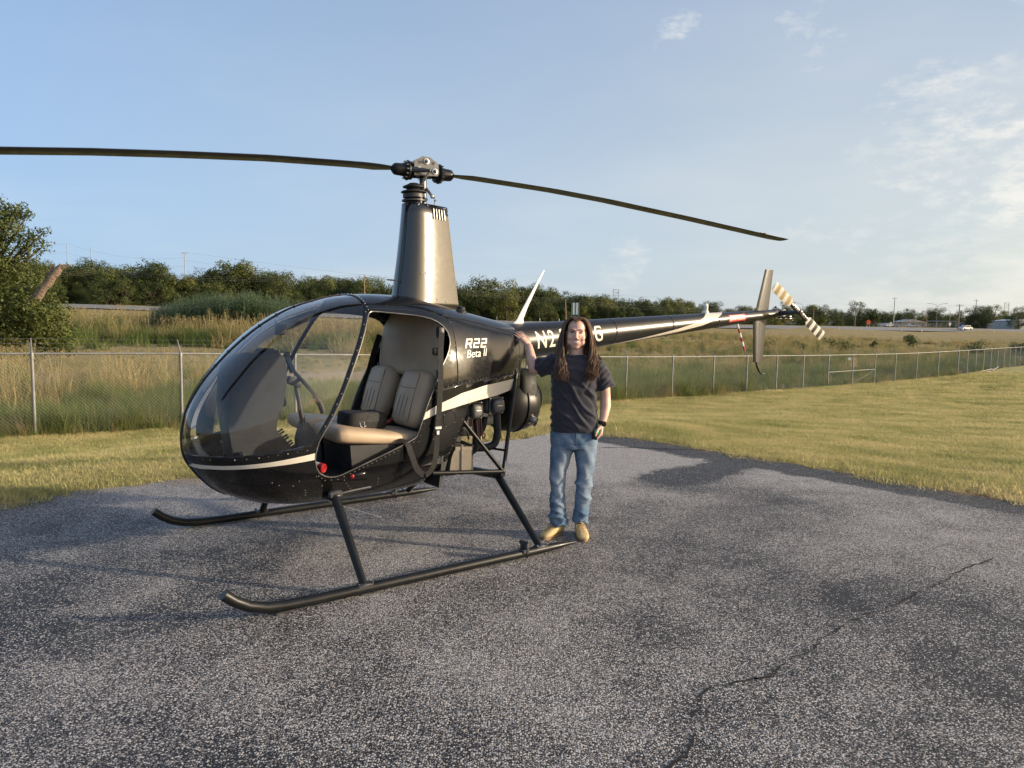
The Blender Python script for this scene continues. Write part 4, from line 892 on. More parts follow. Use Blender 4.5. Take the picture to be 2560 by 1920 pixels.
# rivets
def rivet_line(m, pts, step, r=.0038, side=1, off=.001):
    P3 = [Vector(p) for p in surf_path(pts, off, side)]
    for a, b in zip(P3[:-1], P3[1:]):
        n = max(1, int((b-a).length/step))
        for k in range(n): m.ball(a.lerp(b, k/n), r, 5, 3)
for s in (1, -1):
    m = MB()
    rivet_line(m, [(.175, 1.13), (.049, 1.155), (-.141, 1.167), (-.401, 1.188), (-.595, 1.2)], .034, side=s); rivet_line(m, [(.045, 1.57), (.052, 1.45), (.06, 1.3), (.06, 1.17)], .035, side=s)
    rivet_line(m, [(.20, 1.18), (.16, 1.26), (.10, 1.36), (.07, 1.44)], .05, side=s); rivet_line(m, [(-.58, 1.47), (-.575, 1.35), (-.57, 1.22)], .035, side=s); rivet_line(m, [(-.645, 1.46), (-.66, 1.38), (-.635, 1.25)], .035, side=s)
    m.build('rivets', M_RIV, COWL)['kind'] = 'stuff'
    m = MB()
    rivet_line(m, [(1.06, .80), (1.233, .783), (1.385, .764), (1.501, .751), (1.607, .742), (1.66, .735)], .05, .0052, s); rivet_line(m, [(.36, .78), (.30, .98), (.25, 1.1)], .04, side=s); rivet_line(m, [(.40, .78), (.51, .735), (.689, .668), (.829, .613), (.906, .582), (.99, .586), (1.06, .64)], .03, side=s)
    rivet_line(m, [(.07, .72), (.10, .62), (.14, .52)], .05, side=s); rivet_line(m, [(.0, .90), (.03, .82), (.07, .72)], .05, side=s); rivet_line(m, [(.2, .56), (.17, .65), (.23, .75), (.27, .86)], .035, side=s); rivet_line(m, [(.25, .5), (.30, .53), (.22, .54)], .02, side=s)
    rivet_line(m, [(.86, .57), (.80, .50), (.78, .45)], .03, side=s); rivet_line(m, [(.62, .55), (.60, .48)], .03, side=s)
    for x, z in ((1.30, .60), (1.26, .58), (1.15, .60), (1.18, .57), (1.10, .53), (1.09, .51), (1.085, .49), (1.05, .62), (1.0, .55)): rivet_line(m, [(x, z), (x-.01, z)], .05, side=s)
    rivet_line(m, [(.05, 1.03), (.0, 1.06), (-.06, 1.05)], .06, side=s); m.build('rivets', M_RIV, LOWER)['kind'] = 'stuff'
    # round access cover and panel lap lines
    m = MB(); c = (.121, .916); ring = [(c[0]+.052*math.cos(a), c[1]+.058*math.sin(a)) for a in np.linspace(0, 2*np.pi, 25)]; m.tube(surf_path(ring, .0005, s), .002, 4, False); cv = m.build('access_cover', M_BLACK, LOWER)
    m = MB(); [m.ball(p, .005, 6, 3) for p in surf_path(ring[2::6], .001, s)]; m.build('cover_screws', M_RIV, cv)['kind'] = 'stuff'
    m = MB(); m.tube(surf_path([(.19, 1.118), (.049, 1.143), (-.141, 1.155), (-.401, 1.177), (-.60, 1.19)], .001, s), .003, 4); m.tube(surf_path([(.047, 1.60), (.047, 1.4), (.047, 1.15)], .0005, s), .0018, 4)
    m.tube(surf_path([(.10, 1.615), (-.1, 1.592), (-.3, 1.558), (-.5, 1.52), (-.63, 1.49)], .002, s), .0045, 4); m.tube(surf_path([(.64, 1.652), (.4, 1.648), (.15, 1.628)], .002, s), .0035, 4); m.build('panel_lap', M_DARK, COWL)
    # latch plate on the stripe
    if s > 0:
        y0 = float(ysurf(-.06, 1.03)); m = MB(); m.rbox((-.062, y0+.004, 1.028), (.03, .008, .035), .003, 1, Matrix.Rotation(R(-20), 3, 'Y')); m.build('latch_plate', M_ALU, LOWER)
# navigation light bulge
for s in (1, -1):
    y0 = float(ysurf(.79, .595)); m = MB(); m.ball((.765, s*(y0-.004), .598), .05, 14, 8, (1.15, .42, .40), Matrix.Rotation(R(6), 3, 'Y')); m.build('light_fairing', M_BLACK, LOWER)
    m = MB(); m.ball((.812, s*(y0+.001), .592), .018, 10, 7, (1.0, .72, .85)); m.build('position_light', simple('red_lens' if s > 0 else 'green_lens', (.22, .008, .01) if s > 0 else (.01, .2, .05), .12), LOWER)

# aft end of the cowling, closing onto the boom
th = np.linspace(-.35, np.pi+.35, 60); xe = np.full(60, -.64); y, z = sec(xe, th); z = np.maximum(z, 1.17)
m = MB(); r0 = [(-.645, a, b) for a, b in zip(y, z)]; r1 = [(-.69, a*.72, 1.385+(b-1.385)*.8) for a, b in zip(y, z)]; r2 = [(-.73, a*.42, 1.39+(b-1.39)*.62) for a, b in zip(y, z)]
m.rings([r0, r1, r2], True, False, True); m.build('aft_bulkhead', M_SATIN, HELI)
# inner wall under the cowling (closes the view up into it)
m = MB(); m.box((-.25, 0, 1.16), (.72, .66, .02)); m.build('upper_firewall', M_DARK, HELI)
# fuel caps on the sloping roof
for x, y in ((-.18, .19), (-.20, -.22)):
    zc_ = float(tabu(ZT, x))-.03; m = MB(); m.lathe([(.045, -.02), (.045, .018), (.03, .03), (.03, .045), (.012, .05)], (x, y, zc_), (-.15, .1 if y > 0 else -.1, 1), 14); m.build('fuel_cap', M_DARK, COWL)

# ---- lettering
def glyph_cells(kind):
    A = {'2': [[(.06, .82), (1, .82), (1, 1), (.06, 1)], [(.77, .59), (1, .59), (1, .82), (.77, .82)], [(0, .42), (1, .42), (1, .59), (0, .59)], [(0, .18), (.23, .18), (.23, .42), (0, .42)], [(0, 0), (.94, 0), (.94, .18), (0, .18)]],
         'R': [[(0, 0), (.24, 0), (.24, 1), (0, 1)], [(.24, .83), (.9, .83), (1, .88), (.94, 1), (.24, 1)], [(.77, .57), (1, .57), (1, .88), (.9, .83), (.77, .83)], [(.24, .40), (.93, .40), (1, .48), (1, .57), (.24, .57)], [(.56, .40), (.80, 0), (1.06, 0), (.82, .40)]]}
    return A[kind]
def cowl_pt(s, t, h): # s metres aft, t metres up, on the left skin
    x, z = -.036-s, 1.391+t+s*.005; return (x, float(ysurf(x, z))+.0015+h, z)
m = MB(); ch, cw, gap, sl = .066, .062, .016, .36
for k, g in enumerate('R22'):
    for cell in glyph_cells(g):
        # cut each cell in a few strips so it follows the curved skin
        m.sheet([cowl_pt(k*(cw+gap)+(px*cw)+.42*py*ch, py*ch, 0) for px, py in cell])
# the glyphs lean with the top further aft
m.build('lettering', M_IVORY, COWL, None)
def font_mesh(txt, size, shear, bold, cuts):
    cu = bpy.data.curves.new('t', 'FONT'); cu.body = txt; cu.size = size; cu.shear = shear; cu.offset = bold; cu.resolution_u = 4; o = bpy.data.objects.new('t', cu); COL.objects.link(o)
    dg = bpy.context.evaluated_depsgraph_get(); me = bpy.data.meshes.new_from_object(o.evaluated_get(dg)); bpy.data.objects.remove(o)
    bm = bmesh.new(); bm.from_mesh(me)
    ys = [v.co.y for v in bm.verts]; lo, hi = min(ys), max(ys)
    for k in range(1, cuts): bmesh.ops.bisect_plane(bm, geom=bm.verts[:]+bm.edges[:]+bm.faces[:], plane_co=(0, lo+(hi-lo)*k/cuts, 0), plane_no=(0, 1, 0))
    bm.to_mesh(me); bm.free(); return me
def text_on(name, txt, size, fn, mat, parent, shear=0, bold=0, cuts=1):
    me = font_mesh(txt, size, shear, bold, cuts)
    for v in me.vertices: v.co = fn(v.co.x, v.co.y)
    me.materials.clear(); me.materials.append(mat); o = link_mesh(name, me, None, parent); return o
text_on('lettering', 'Beta II', .078, lambda x, y: cowl_pt(x*1.05+.002, y-.067+x*.04, 0), M_IVORY, COWL, .28, 0, 4)

# ---- tail boom
def boom_c(X): t = (-.55-X)/3.83; return 1.392+(1.705-1.392)*t
def boom_r(X): t = min(1, max(0, (-.55-X)/3.83)); return .158-.112*t
def boom_pt(X, ph, off=0): r = boom_r(X)+off; return (X, r*math.cos(ph), boom_c(X)+r*math.sin(ph))
m = MB(); xb = np.linspace(-.55, -4.33, 40); m.rings([[boom_pt(x, p) for p in np.linspace(0, 2*np.pi, 41)[:-1]] for x in xb]); BOOM = m.build('tail_boom', paint_black('black_boom_paint', (.009, .009, .0095), .30, .02), HELI)
m = MB()
for xr in (-.78, -1.86, -2.62, -3.32, -3.98):
    for k in range(28): m.ball(boom_pt(xr, 2*np.pi*k/28, .0005), .0036, 5, 3)
m.build('rivets', M_RIV, BOOM)['kind'] = 'stuff'
m = MB()
for xr in (-1.845, -2.605, -3.305): m.rings([[boom_pt(xr+d, p, o) for p in np.linspace(0, 2*np.pi, 41)[:-1]] for d, o in ((.004, 0), (.0, .0014), (-.012, .0014))], True, False, False)
m.build('boom_seam', M_BLACK, BOOM)
m = MB(); m.tube([boom_pt(x, .62, .0015) for x in np.linspace(-.72, -2.75, 24)], [.004]*20+[.0035, .003, .002, .001], 4); m.build('wiring_fairing', M_DARK, BOOM)
def boom_text(x, y):
    X = -.945-x; return boom_pt(X, (y-.063)/boom_r(X)+.02, .0016)
for k, g in enumerate('N22 0G'):
    if g != ' ': text_on('registration_letter', g, .205, lambda x, y, k=k: boom_text(x*.70+.128*k, y), M_IVORY, BOOM, -.30, .0022, 10)
# swoosh on the boom
def boom_patch(name, fld, x0, x1, mat, off=.0016):
    xs = np.linspace(x0, x1, 120); ps = np.linspace(-np.pi*.75, np.pi*.75, 121); P = np.array([[boom_pt(x, p, off) for p in ps] for x in xs]); XX, PP = np.meshgrid(xs, ps, indexing='ij'); g = fld(XX, PP).ravel()
    idx = np.arange(120*121).reshape(120, 121); F = np.stack([idx[:-1, :-1], idx[1:, :-1], idx[1:, 1:], idx[:-1, 1:]], -1).reshape(-1, 4); VF = (P.reshape(-1, 3), [tuple(q) for q in F.tolist()])
    return part_from(name, clip(VF, lambda P_: g, -1), mat, BOOM)
lo = lambda X: np.interp(-X, [1.7, 2.2, 2.7, 3.05, 3.25, 3.38, 3.5], [-1.25, -1.1, -.75, -.35, .15, .9, 2.3]); hi = lambda X: np.interp(-X, [1.7, 2.2, 2.7, 2.95, 3.08, 3.15, 3.2], [-1.2, -.86, -.35, .05, .6, 1.2, 2.3])
boom_patch('boom_stripe', lambda X, Ph: np.maximum(Ph-hi(X), lo(X)-Ph), -1.72, -3.5, M_STRIPE)
# red placard with an arrow end
poly = [(-3.47, -.42), (-3.72, -.42), (-3.735, -.58), (-3.775, .12), (-3.73, .80), (-3.715, .62), (-3.46, .62)]
boom_patch('danger_placard', lambda X, Ph: poly_sd(X, Ph*.08, [(a, b*.08) for a, b in poly]), -3.40, -3.80, simple('placard_red', (.55, .05, .04), .4), .0018)
text_on('placard_lettering', 'DANGER', .062, lambda x, y: boom_pt(-3.482-x, (y-.012)/boom_r(-3.6)-.02, .0032), simple('placard_white', (.8, .78, .74), .4), BOOM, 0, .0008, 3)
m = MB()
for k in range(9): m.sheet([boom_pt(-3.49-.024*k-a, .42+b, .0032) for a, b in ((0, 0), (.016, 0), (.016, .10), (0, .10))])
m.build('placard_lettering', simple('placard_white_small', (.8, .78, .74), .4), BOOM, None)['kind'] = 'stuff'
# strobe on the boom
z = boom_c(-3.18)+boom_r(-3.18); m = MB(); m.lathe([(.036, -.012), (.036, .018), (.027, .022), (.027, .085), (.02, .095)], (-3.18, 0, z), n=14); st = m.build('beacon', simple('beacon_white', (.75, .74, .70), .35), HELI)
m = MB(); [m.box((-3.18+.0262*math.cos(a), .0262*math.sin(a), z+.05), (.004, .004, .045)) for a in np.linspace(0, 6.28, 12)]; m.build('beacon_grille', M_DARK, st)['kind'] = 'stuff'
m = MB(); m.lathe([(.04, -.02), (.04, -.012)], (-3.18, 0, z), n=14); m.build('beacon_base', M_RUBBER, st)
# antenna: white swept blade
m = MB(); rs = []
for t, x, zz, ch_, th_ in ((0, -.84, 1.533, .15, .022), (.03, -.845, 1.56, .125, .018), (.1, -.87, 1.60, .068, .016), (.25, -.925, 1.70, .05, .013), (.6, -1.02, 1.86, .034, .010), (.97, -1.105, 2.0, .018, .006), (1, -1.11, 2.008, .006, .003)):
    rs.append([(x+ch_*.5*math.cos(a), th_*.5*math.sin(a), zz+.12*ch_*math.cos(a)*(-1 if t < .05 else -.5)) for a in np.linspace(0, 2*np.pi, 13)[:-1]])
m.rings(rs); an = m.build('antenna', simple('antenna_white', (.78, .77, .74), .4), HELI); an['label'] = 'white swept blade antenna on the boom root'

# ---- tail fins, tail rotor
def fin(name, root, tip, th=.03):
    # root/tip: (x_lead, x_trail, z)
    m = MB(); rs = []
    for t in (0, .5, 1):
        a = [root[k]+(tip[k]-root[k])*t for k in range(3)]; c = a[0]-a[1]; ring = []
        for u in np.linspace(0, 1, 10): ring.append((a[0]-c*u, th*.5*(2.2*math.sqrt(u)*(1-u)+.12*(1-u)+.03), a[2]))
        for u in np.linspace(1, 0, 10)[1:-1]: ring.append((a[0]-c*u, -th*.5*(2.2*math.sqrt(u)*(1-u)+.12*(1-u)+.03), a[2]))
        rs.append(ring)
    m.rings(rs); return m.build(name, M_SATIN, HELI)
fu = fin('upper_fin', (-3.985, -4.225, 1.70), (-4.135, -4.285, 2.172)); fl = fin('lower_fin', (-3.955, -4.205, 1.66), (-4.0, -4.155, 1.178), .036)
for f, a, b in ((fu, (-4.07, .017, 1.78), (-4.19, .014, 2.15)), (fl, (-4.06, .02, 1.62), (-4.06, .018, 1.2))):
    m = MB(); [m.ball(Vector(a).lerp(Vector(b), k/14), .0042, 5, 3) for k in range(15)]; m.build('rivets', M_RIV, f)['kind'] = 'stuff'
m = MB(); m.tube([(-4.05, 0, 1.19), (-4.065, 0, 1.14), (-4.11, 0, 1.08), (-4.16, 0, 1.045), (-4.19, 0, 1.043), (-4.215, 0, 1.055)], [.011, .011, .011, .0105, .010, .009], 8); m.build('tail_skid', M_TUBE, fl)
# striped warning tube hanging by the fin
a, b = Vector((-3.66, .03, 1.585)), Vector((-3.80, .03, 1.31)); m = MB()
for k in range(6): m.cur = k % 2; m.tube([a.lerp(b, k/6), a.lerp(b, (k+1)/6)], .011, 8)
m.build('warning_pole', [simple('pole_white', (.75, .74, .7), .45), simple('pole_red', (.33, .04, .035), .45)], HELI)
# gearbox
m = MB(); m.lathe([(.046, 0), (.05, .02), (.05, .06), (.036, .085), (.036, .12)], (-4.31, 0, 1.703), (-1, 0, .08), 14); m.tube([(-4.40, 0, 1.712), (-4.405, .12, 1.715), (-4.41, .24, 1.72)], [.034, .026, .017], 10); m.ball((-4.40, 0, 1.712), .05, 12, 8)
m.lathe([(.04, 0), (.04, .012)], (-4.402, .07, 1.714), (0, 1, 0), 10); m.tube([(-4.34, .05, 1.66), (-4.42, .16, 1.665), (-4.40, .21, 1.68)], .008, 6); m.tube([(-4.36, .0, 1.77), (-4.33, .02, 1.775)], .012, 6); GB = m.build('tail_gearbox', M_STEEL, HELI)
m = MB(); [m.ball((-4.36+.035*math.cos(q), .035*math.sin(q)+.02, 1.755), .006, 5, 3) for q in np.linspace(0, 6, 6)]; m.tube([(-4.30, .05, 1.655), (-4.40, .05, 1.65)], .006, 5); m.box((-4.43, .13, 1.665), (.03, .03, .03)); m.build('gearbox_fittings', M_ALU, GB)['kind'] = 'stuff'
tr_o = Vector((-4.41, .255, 1.722)); tdir = Vector((.47, 0, .26)).normalized()
m = MB(); m.tube([tr_o-tdir*.17, tr_o-tdir*.1, tr_o+tdir*.1, tr_o+tdir*.17], [.014, .022, .022, .014], 8, flat=1.4); m.lathe([(.03, -.02), (.03, .025), (.015, .035)], tr_o, (0, 1, 0), 10); TH = m.build('tail_rotor_hub', M_STEEL, HELI)
m = MB(); [m.ball(tr_o+tdir*q+Vector((0, .02, 0)), .009, 6, 4) for q in (-.13, -.09, -.05, .05, .09, .13)]; m.build('hub_bolts', M_ALU, TH)['kind'] = 'stuff'
M_TRB = [simple('tail_blade_white', (.60, .57, .49), .45), simple('tail_blade_black', (.03, .03, .03), .45), simple('tail_blade_gold', (.34, .25, .12), .45)]
for s in (1, -1):
    m = MB(); n_ = Vector((0, 1, 0)); cdir = tdir.cross(n_).normalized(); seg = [.12, .17, .21, .27, .325, .38, .435, .49, .535]
    tw = (n_*.26*s).copy()
    def ring(r): ch_ = .102 if r > .18 else .05; c = tr_o+tdir*(s*r); return [c+(cdir*s+tw)*(-.5*ch_)+n_*0, c+(cdir*s+tw)*(-.2*ch_)+n_*.007, c+(cdir*s+tw)*.5*ch_, c+(cdir*s+tw)*(-.2*ch_)-n_*.007]
    for k in range(len(seg)-1): m.cur = (0 if k % 2 else (1 if s < 0 else 2)) if k > 0 else 1; m.rings([ring(seg[k]), ring(seg[k+1])], True, k == 0, k == len(seg)-2)
    m.build('tail_rotor_blade', M_TRB, HELI)['label'] = 'tail rotor blade in pale and dark bands'

# ---- mast, fairing, rotor head
def fair_ring(z, front, back, w, k=26):
    """rounded nose, sides tapering to a narrow trailing edge"""
    L_ = front-back; half = []
    for u in np.linspace(0, 1, k):
        x = u**1.7; y = (1.4845*math.sqrt(x)-.63*x-1.758*x*x+1.4215*x**3-.5075*x**4)/.5; half.append((x, y*(1-.22*x)+.30*x*x))
    R_ = [(front-L_*x, w*y, z) for x, y in half]; return R_+[(a, -b, c) for a, b, c in R_[::-1][:-1]]
m = MB(); rs = []
for t in np.linspace(0, 1, 12):
    z = 1.64+(2.415-1.64)*t; rs.append(fair_ring(z-.03*(1-t)*0, .285-.095*t-.01*math.sin(t*3), -.262+.105*t, .145-.045*t))
m.rings(rs, True, False, False)
t = NT('mast_fairing_worn_gloss'); c = t.co(); dn = t.noise(c, 30, 6, .7); t.set(Base_Color=t.ramp(dn, [(.35, (.010, .0097, .0092)), (.85, (.014, .0135, .0125))]), Roughness=t.rng(dn, .3, .8, .17, .22), Coat_Weight=.45, Coat_Roughness=.16); t.b.inputs['Specular IOR Level'].default_value = .75
t.bump(t.noise(c, 3, 2, .5), .06, .03)
FAIR = m.build('mast_fairing', t.m, HELI, 60); md = FAIR.modifiers.new('thickness', 'SOLIDIFY'); md.thickness = .006; md.offset = -1
def fair_pt(u, t, side=1, off=.001):
    z = 1.64+(2.415-1.64)*t; q = fair_ring(z, .285-.095*t, -.262+.105*t, .145-.045*t, 60)[:60]; L0, L1 = q[0][0], q[-1][0]; x = L0+(L1-L0)*u; xs_ = [p[0] for p in q][::-1]; ys_ = [p[1] for p in q][::-1]
    return Vector((x, side*(float(np.interp(x, xs_, ys_))+off), z))
m = MB()
for k in range(5):
    u = .56+.075*k; m = MB(); m.tube([fair_pt(u, .985-.02, 1, .0006), fair_pt(u, .87, 1, .0006)], .0075, 5, flat=.25); m.build('louvre_slot', M_DARK, FAIR)
for k in range(5):
    u = .585+.075*k; m = MB(); m.tube([fair_pt(u, .965, 1, .001), fair_pt(u, .87, 1, .004)], .0035, 5); m.build('louvre_lip', M_ALU, FAIR)
m = MB(); [m.ball(fair_pt(u, tt, 1, .001), .0055, 6, 4) for u, tt in ((.30, .36), (.38, .36), (.34, .06), (.5, .055), (.88, .98), (.92, .985), (.2, .98), (.42, .985), (.75, .1), (.58, .12))]
for k in range(26): m.ball(fair_pt(.985, .04+.94*k/26, 1, .001), .004, 5, 3)
m.build('fairing_rivets', M_RIV, FAIR)['kind'] = 'stuff'
m = MB(); p = fair_pt(.10, .05, 1, .002); m.box(p, (.055, .004, .03), Matrix.Rotation(R(40), 3, 'Z')); m.build('data_plate', simple('plate_dull', (.05, .05, .055), .4, .6), FAIR)
m = MB(); m.tube([fair_pt(.015, .0, 1, .0), fair_pt(.015, .99, 1, .0)], .003, 4); m.build('fairing_seam', M_DARK, FAIR)
m = MB(); m.tube([(.275, .045, 1.86), (.33, .05, 1.862), (.345, .05, 1.862)], [.007, .006, .004], 6); m.build('pitot_tube', M_STEEL, FAIR)
HX = .03
m = MB(); m.tube([(HX, 0, 2.2), (HX, 0, 2.68)], .026, 12); MAST = m.build('rotor_mast', M_STEEL, HELI)
m = MB()
m.lathe([(.03, 2.566), (.045, 2.558), (.080, 2.542), (.078, 2.534), (.048, 2.526), (.055, 2.518), (.090, 2.508), (.094, 2.499), (.07, 2.494)], (HX, 0, 0), (.03, 0, 1), 22, False); m.build('rotor_boot', M_RUBBER, MAST)
m = MB(); m.lathe([(.07, 2.494), (.080, 2.486), (.080, 2.462), (.05, 2.457), (.05, 2.452), (.088, 2.447), (.088, 2.436), (.045, 2.432), (.04, 2.40)], (HX, 0, 0), (.03, 0, 1), 22, False)
for a in (.6, 2.2, 3.9, 5.4): m.ball((HX+.084*math.cos(a), .084*math.sin(a), 2.472), .012, 8, 5)
m.build('swashplate', simple('swashplate_dark', (.05, .05, .052), .5, .4, var=.3, scale=20), MAST)
m = MB()
for a in (.9, 2.5, 4.2): m.tube([(HX+.09*math.cos(a), .09*math.sin(a), 2.452), (HX+.085*math.cos(a), .085*math.sin(a), 2.36)], .007, 6); m.ball((HX+.09*math.cos(a), .09*math.sin(a), 2.452), .011, 7, 4)
m.build('push_rod', M_ALU, MAST)
# hub: two cheek plates with bolts
BA = R(174.4); bd = Vector((math.cos(BA), math.sin(BA), 0)); bn = Vector((-bd.y, bd.x, 0)); HO = Vector((HX, 0, 2.665))
def hub_pt(a, y, z): return HO+bd*a+bn*y+Vector((0, 0, z))
cheek = [(-.092, -.052), (.088, -.042), (.097, -.02), (.092, .045), (.072, .058), (.028, .084), (-.03, .088), (-.07, .062), (-.094, .05), (-.098, -.03)]
m = MB()
for s in (1, -1):
    m.prism(cheek, .016*s, lambda x, y, h, s=s: hub_pt(x, s*.05+h, y))
m.tube([hub_pt(-.06, 0, .0), hub_pt(.06, 0, .004)], .048, 12)
HUB = m.build('rotor_hub', simple('hub_grey', (.11, .112, .115), .4, .6, var=.2, scale=20), HELI)
for s in (1, -1):
    for x, z in ((-.005, .052), (-.062, -.012), (.062, -.012)):
        m = MB(); m.lathe([(.022, 0), (.022, .006), (.0155, .008), (.0155, .005)], hub_pt(x, s*.066, z), bn*s, 14); m.build('teeter_bushing', M_ALU, HUB)
        m = MB(); m.lathe([(.013, 0), (.013, .018), (.008, .02), (.008, .026)], hub_pt(x, s*.066, z), bn*s, 6); m.build('teeter_bolt', M_STEEL, HUB)
    for x, z in ((-.052, .042), (.052, .046)): m = MB(); m.lathe([(.0115, 0), (.0115, .0015)], hub_pt(x, s*.0665, z), bn*s, 12); m.build('lightening_hole', M_DARK, HUB)
for s in (1, -1):
    m = MB()
    def sp(r, z0=0): return hub_pt(s*r, 0, -.012+z0)
    ax = bd*s
    m.lathe([(.045, .085), (.062, .092), (.066, .10), (.056, .106), (.06, .112), (.07, .118), (.072, .126), (.062, .132), (.056, .14), (.045, .15), (.043, .205), (.04, .222), (.024, .238), (.018, .243)], HO+Vector((0, 0, -.012)), ax, 20); hs = m.build('blade_grip', M_TUBE, HUB)
    m = MB(); u_, v_ = frame_of(ax)
    for k in range(12): a = 2*math.pi*k/12; c = HO+Vector((0, 0, -.012))+ax*.13+(u_*math.cos(a)+v_*math.sin(a))*.06; m.tube([c, c+ax*.018], .006, 5)
    m.build('grip_bolts', M_STEEL, hs)['kind'] = 'stuff'
    # pitch horn and link
    m = MB(); h0 = HO+ax*.115+bn*(.05*s)+Vector((0, 0, -.012)); h1 = HO+ax*.0+bn*(.115*s)+Vector((0, 0, -.02)); m.tube([h0, h0.lerp(h1, .5), h1], [.022, .018, .011], 8); m.ball(h1, .013, 8, 5); m.build('pitch_horn', M_STEEL, HUB)
    m = MB(); l1 = Vector((HX-.02*s, .10*s, 2.47)); m.tube([h1, h1.lerp(l1, .6), h1.lerp(l1, .62), l1], [.0085, .0085, .011, .011], 8); m.ball(l1, .016, 8, 5); m.build('pitch_link', M_ALU, HUB)
    # blade
    rr = np.linspace(.225, 3.83, 34)
    dz = np.interp(rr, [.22, .46, 1.07, 1.61, 2.09, 2.53, 3.3, 3.85], [-.004, -.006, -.036, -.08, -.125, -.175, -.27, -.335] if s < 0 else [-.015, -.018, -.034, -.062, -.098, -.13, -.193, -.239])
    m = MB(); rs = []; pit = R(2.5)
    side = bn*s   # leading edge side: rotor turns counter-clockwise seen from above
    for r, d in zip(rr, dz):
        ch_ = .183 if r > .32 else .115+.068*(r-.225)/.095
        c = HO+ax*r+Vector((0, 0, d)); ring = []
        for u in np.linspace(0, 1, 8): ring.append((u, .5*.12*(2.6*math.sqrt(u)*(1-u)+.03)))
        for u in np.linspace(1, 0, 8)[1:-1]: ring.append((u, -.5*.12*(2.6*math.sqrt(u)*(1-u)+.03)))
        off = 0 if r < 3.72 else (r-3.72)*.55
        rs.append([c+(side*math.cos(pit)+Vector((0, 0, math.sin(pit))))*((.25-u)*ch_ - off*(1-u)*.6)+Vector((0, 0, q*ch_)) for u, q in ring])
    m.rings(rs); bl = m.build('main_rotor_blade', simple('rotor_blade_dark', (.022, .021, .019), .38, var=.3, scale=4), HELI)
    m = MB(); c = HO+ax*3.45+Vector((0, 0, dz[-4]))-side*.14; m.box(c, (.10, .035, .003), Matrix.Rotation(BA, 3, 'Z')); m.build('trim_tab', M_DARK, bl)
    m = MB(); m.rings([[p+Vector((0, 0, q*.0012*1)) for q, p in zip([1]*14, rr_)] for rr_ in rs[-2:]], True, False, True); m.build('blade_tip_cap', simple('blade_tip_ochre', (.17, .10, .035), .45), bl)

# ---- landing gear
for s in (1, -1):
    m = MB(); pts = [(1.715, .165), (1.66, .118), (1.59, .076), (1.50, .048), (1.40, .037), (1.25, .033), (.937, .033), (0, .033), (-.36, .033), (-.52, .033), (-.68, .030)]
    m.tube([(x, s*.965, z) for x, z in pts], [.030, .030, .030, .030, .030, .030, .030, .030, .029, .024, .006], 14); SK = m.build('landing_skid', M_TUBE, HELI)
    m = MB(); m.box((1.40, s*.965, .006), (.10, .03, .008)); m.box((.90, s*.965, .004), (.12, .035, .008)); m.box((-.30, s*.965, .004), (.12, .035, .008)); m.build('skid_shoe', M_STEEL, SK)
    for x0, top in ((.937, (.937, .535, .484)), (-.356, (-.36, .434, .455))):
        m = MB(); a = Vector((x0, s*.965, .045)); b = Vector((top[0], s*top[1], top[2])); m.tube([a, a.lerp(b, .08), a.lerp(b, .9), b], [.021, .0235, .029, .030], 12); m.ball(b, .037, 12, 8, (1.25, .9, .9)); m.build('skid_leg', M_TUBE, SK)
        m = MB(); m.rbox((x0, s*.965, .052), (.10, .05, .03), .008, 1); [m.ball((x0+q, s*(.965+.02), .068), .008, 6, 4) for q in (-.042, .042)]; m.build('leg_clamp', M_STEEL, SK)
    m = MB(); m.rbox((-.224, s*.965, .07), (.03, .075, .085), .008, 1); m.lathe([(.016, -.045), (.016, .045)], (-.224, s*.965, .098), (0, 1, 0), 10); m.rbox((-.20, s*.965, .05), (.03, .07, .03), .006, 1); m.build('wheel_lug', M_STEEL, SK)
m = MB(); m.tube([(-.36, .44, .455), (-.36, .32, .442), (-.36, .1, .425), (-.36, -.1, .425), (-.36, -.32, .442), (-.36, -.44, .455)], [.030, .031, .031, .031, .031, .030], 12); m.build('rear_cross_tube', M_TUBE, HELI)
m = MB(); m.tube([(.937, .54, .484), (.937, .3, .45), (.937, -.3, .45), (.937, -.54, .484)], .03, 12); m.build('front_cross_tube', M_TUBE, HELI)
for s in (1, -1): m = MB(); m.tube([(.90, s*.52, .492), (.82, s*.515, .50), (.68, s*.50, .505)], .008, 6); m.rbox((.937, s*.545, .50), (.09, .03, .05), .01, 1); m.build('cross_tube_bracket', M_STEEL, HELI)
m = MB(); m.tube([(.84, -.113, .37), (.80, .0, .335), (.73, .2, .315), (.618, .514, .30)], [.006, .0045, .0035, .0025], 6); m.build('whip_antenna', simple('whip_white', (.66, .65, .62), .4), HELI)

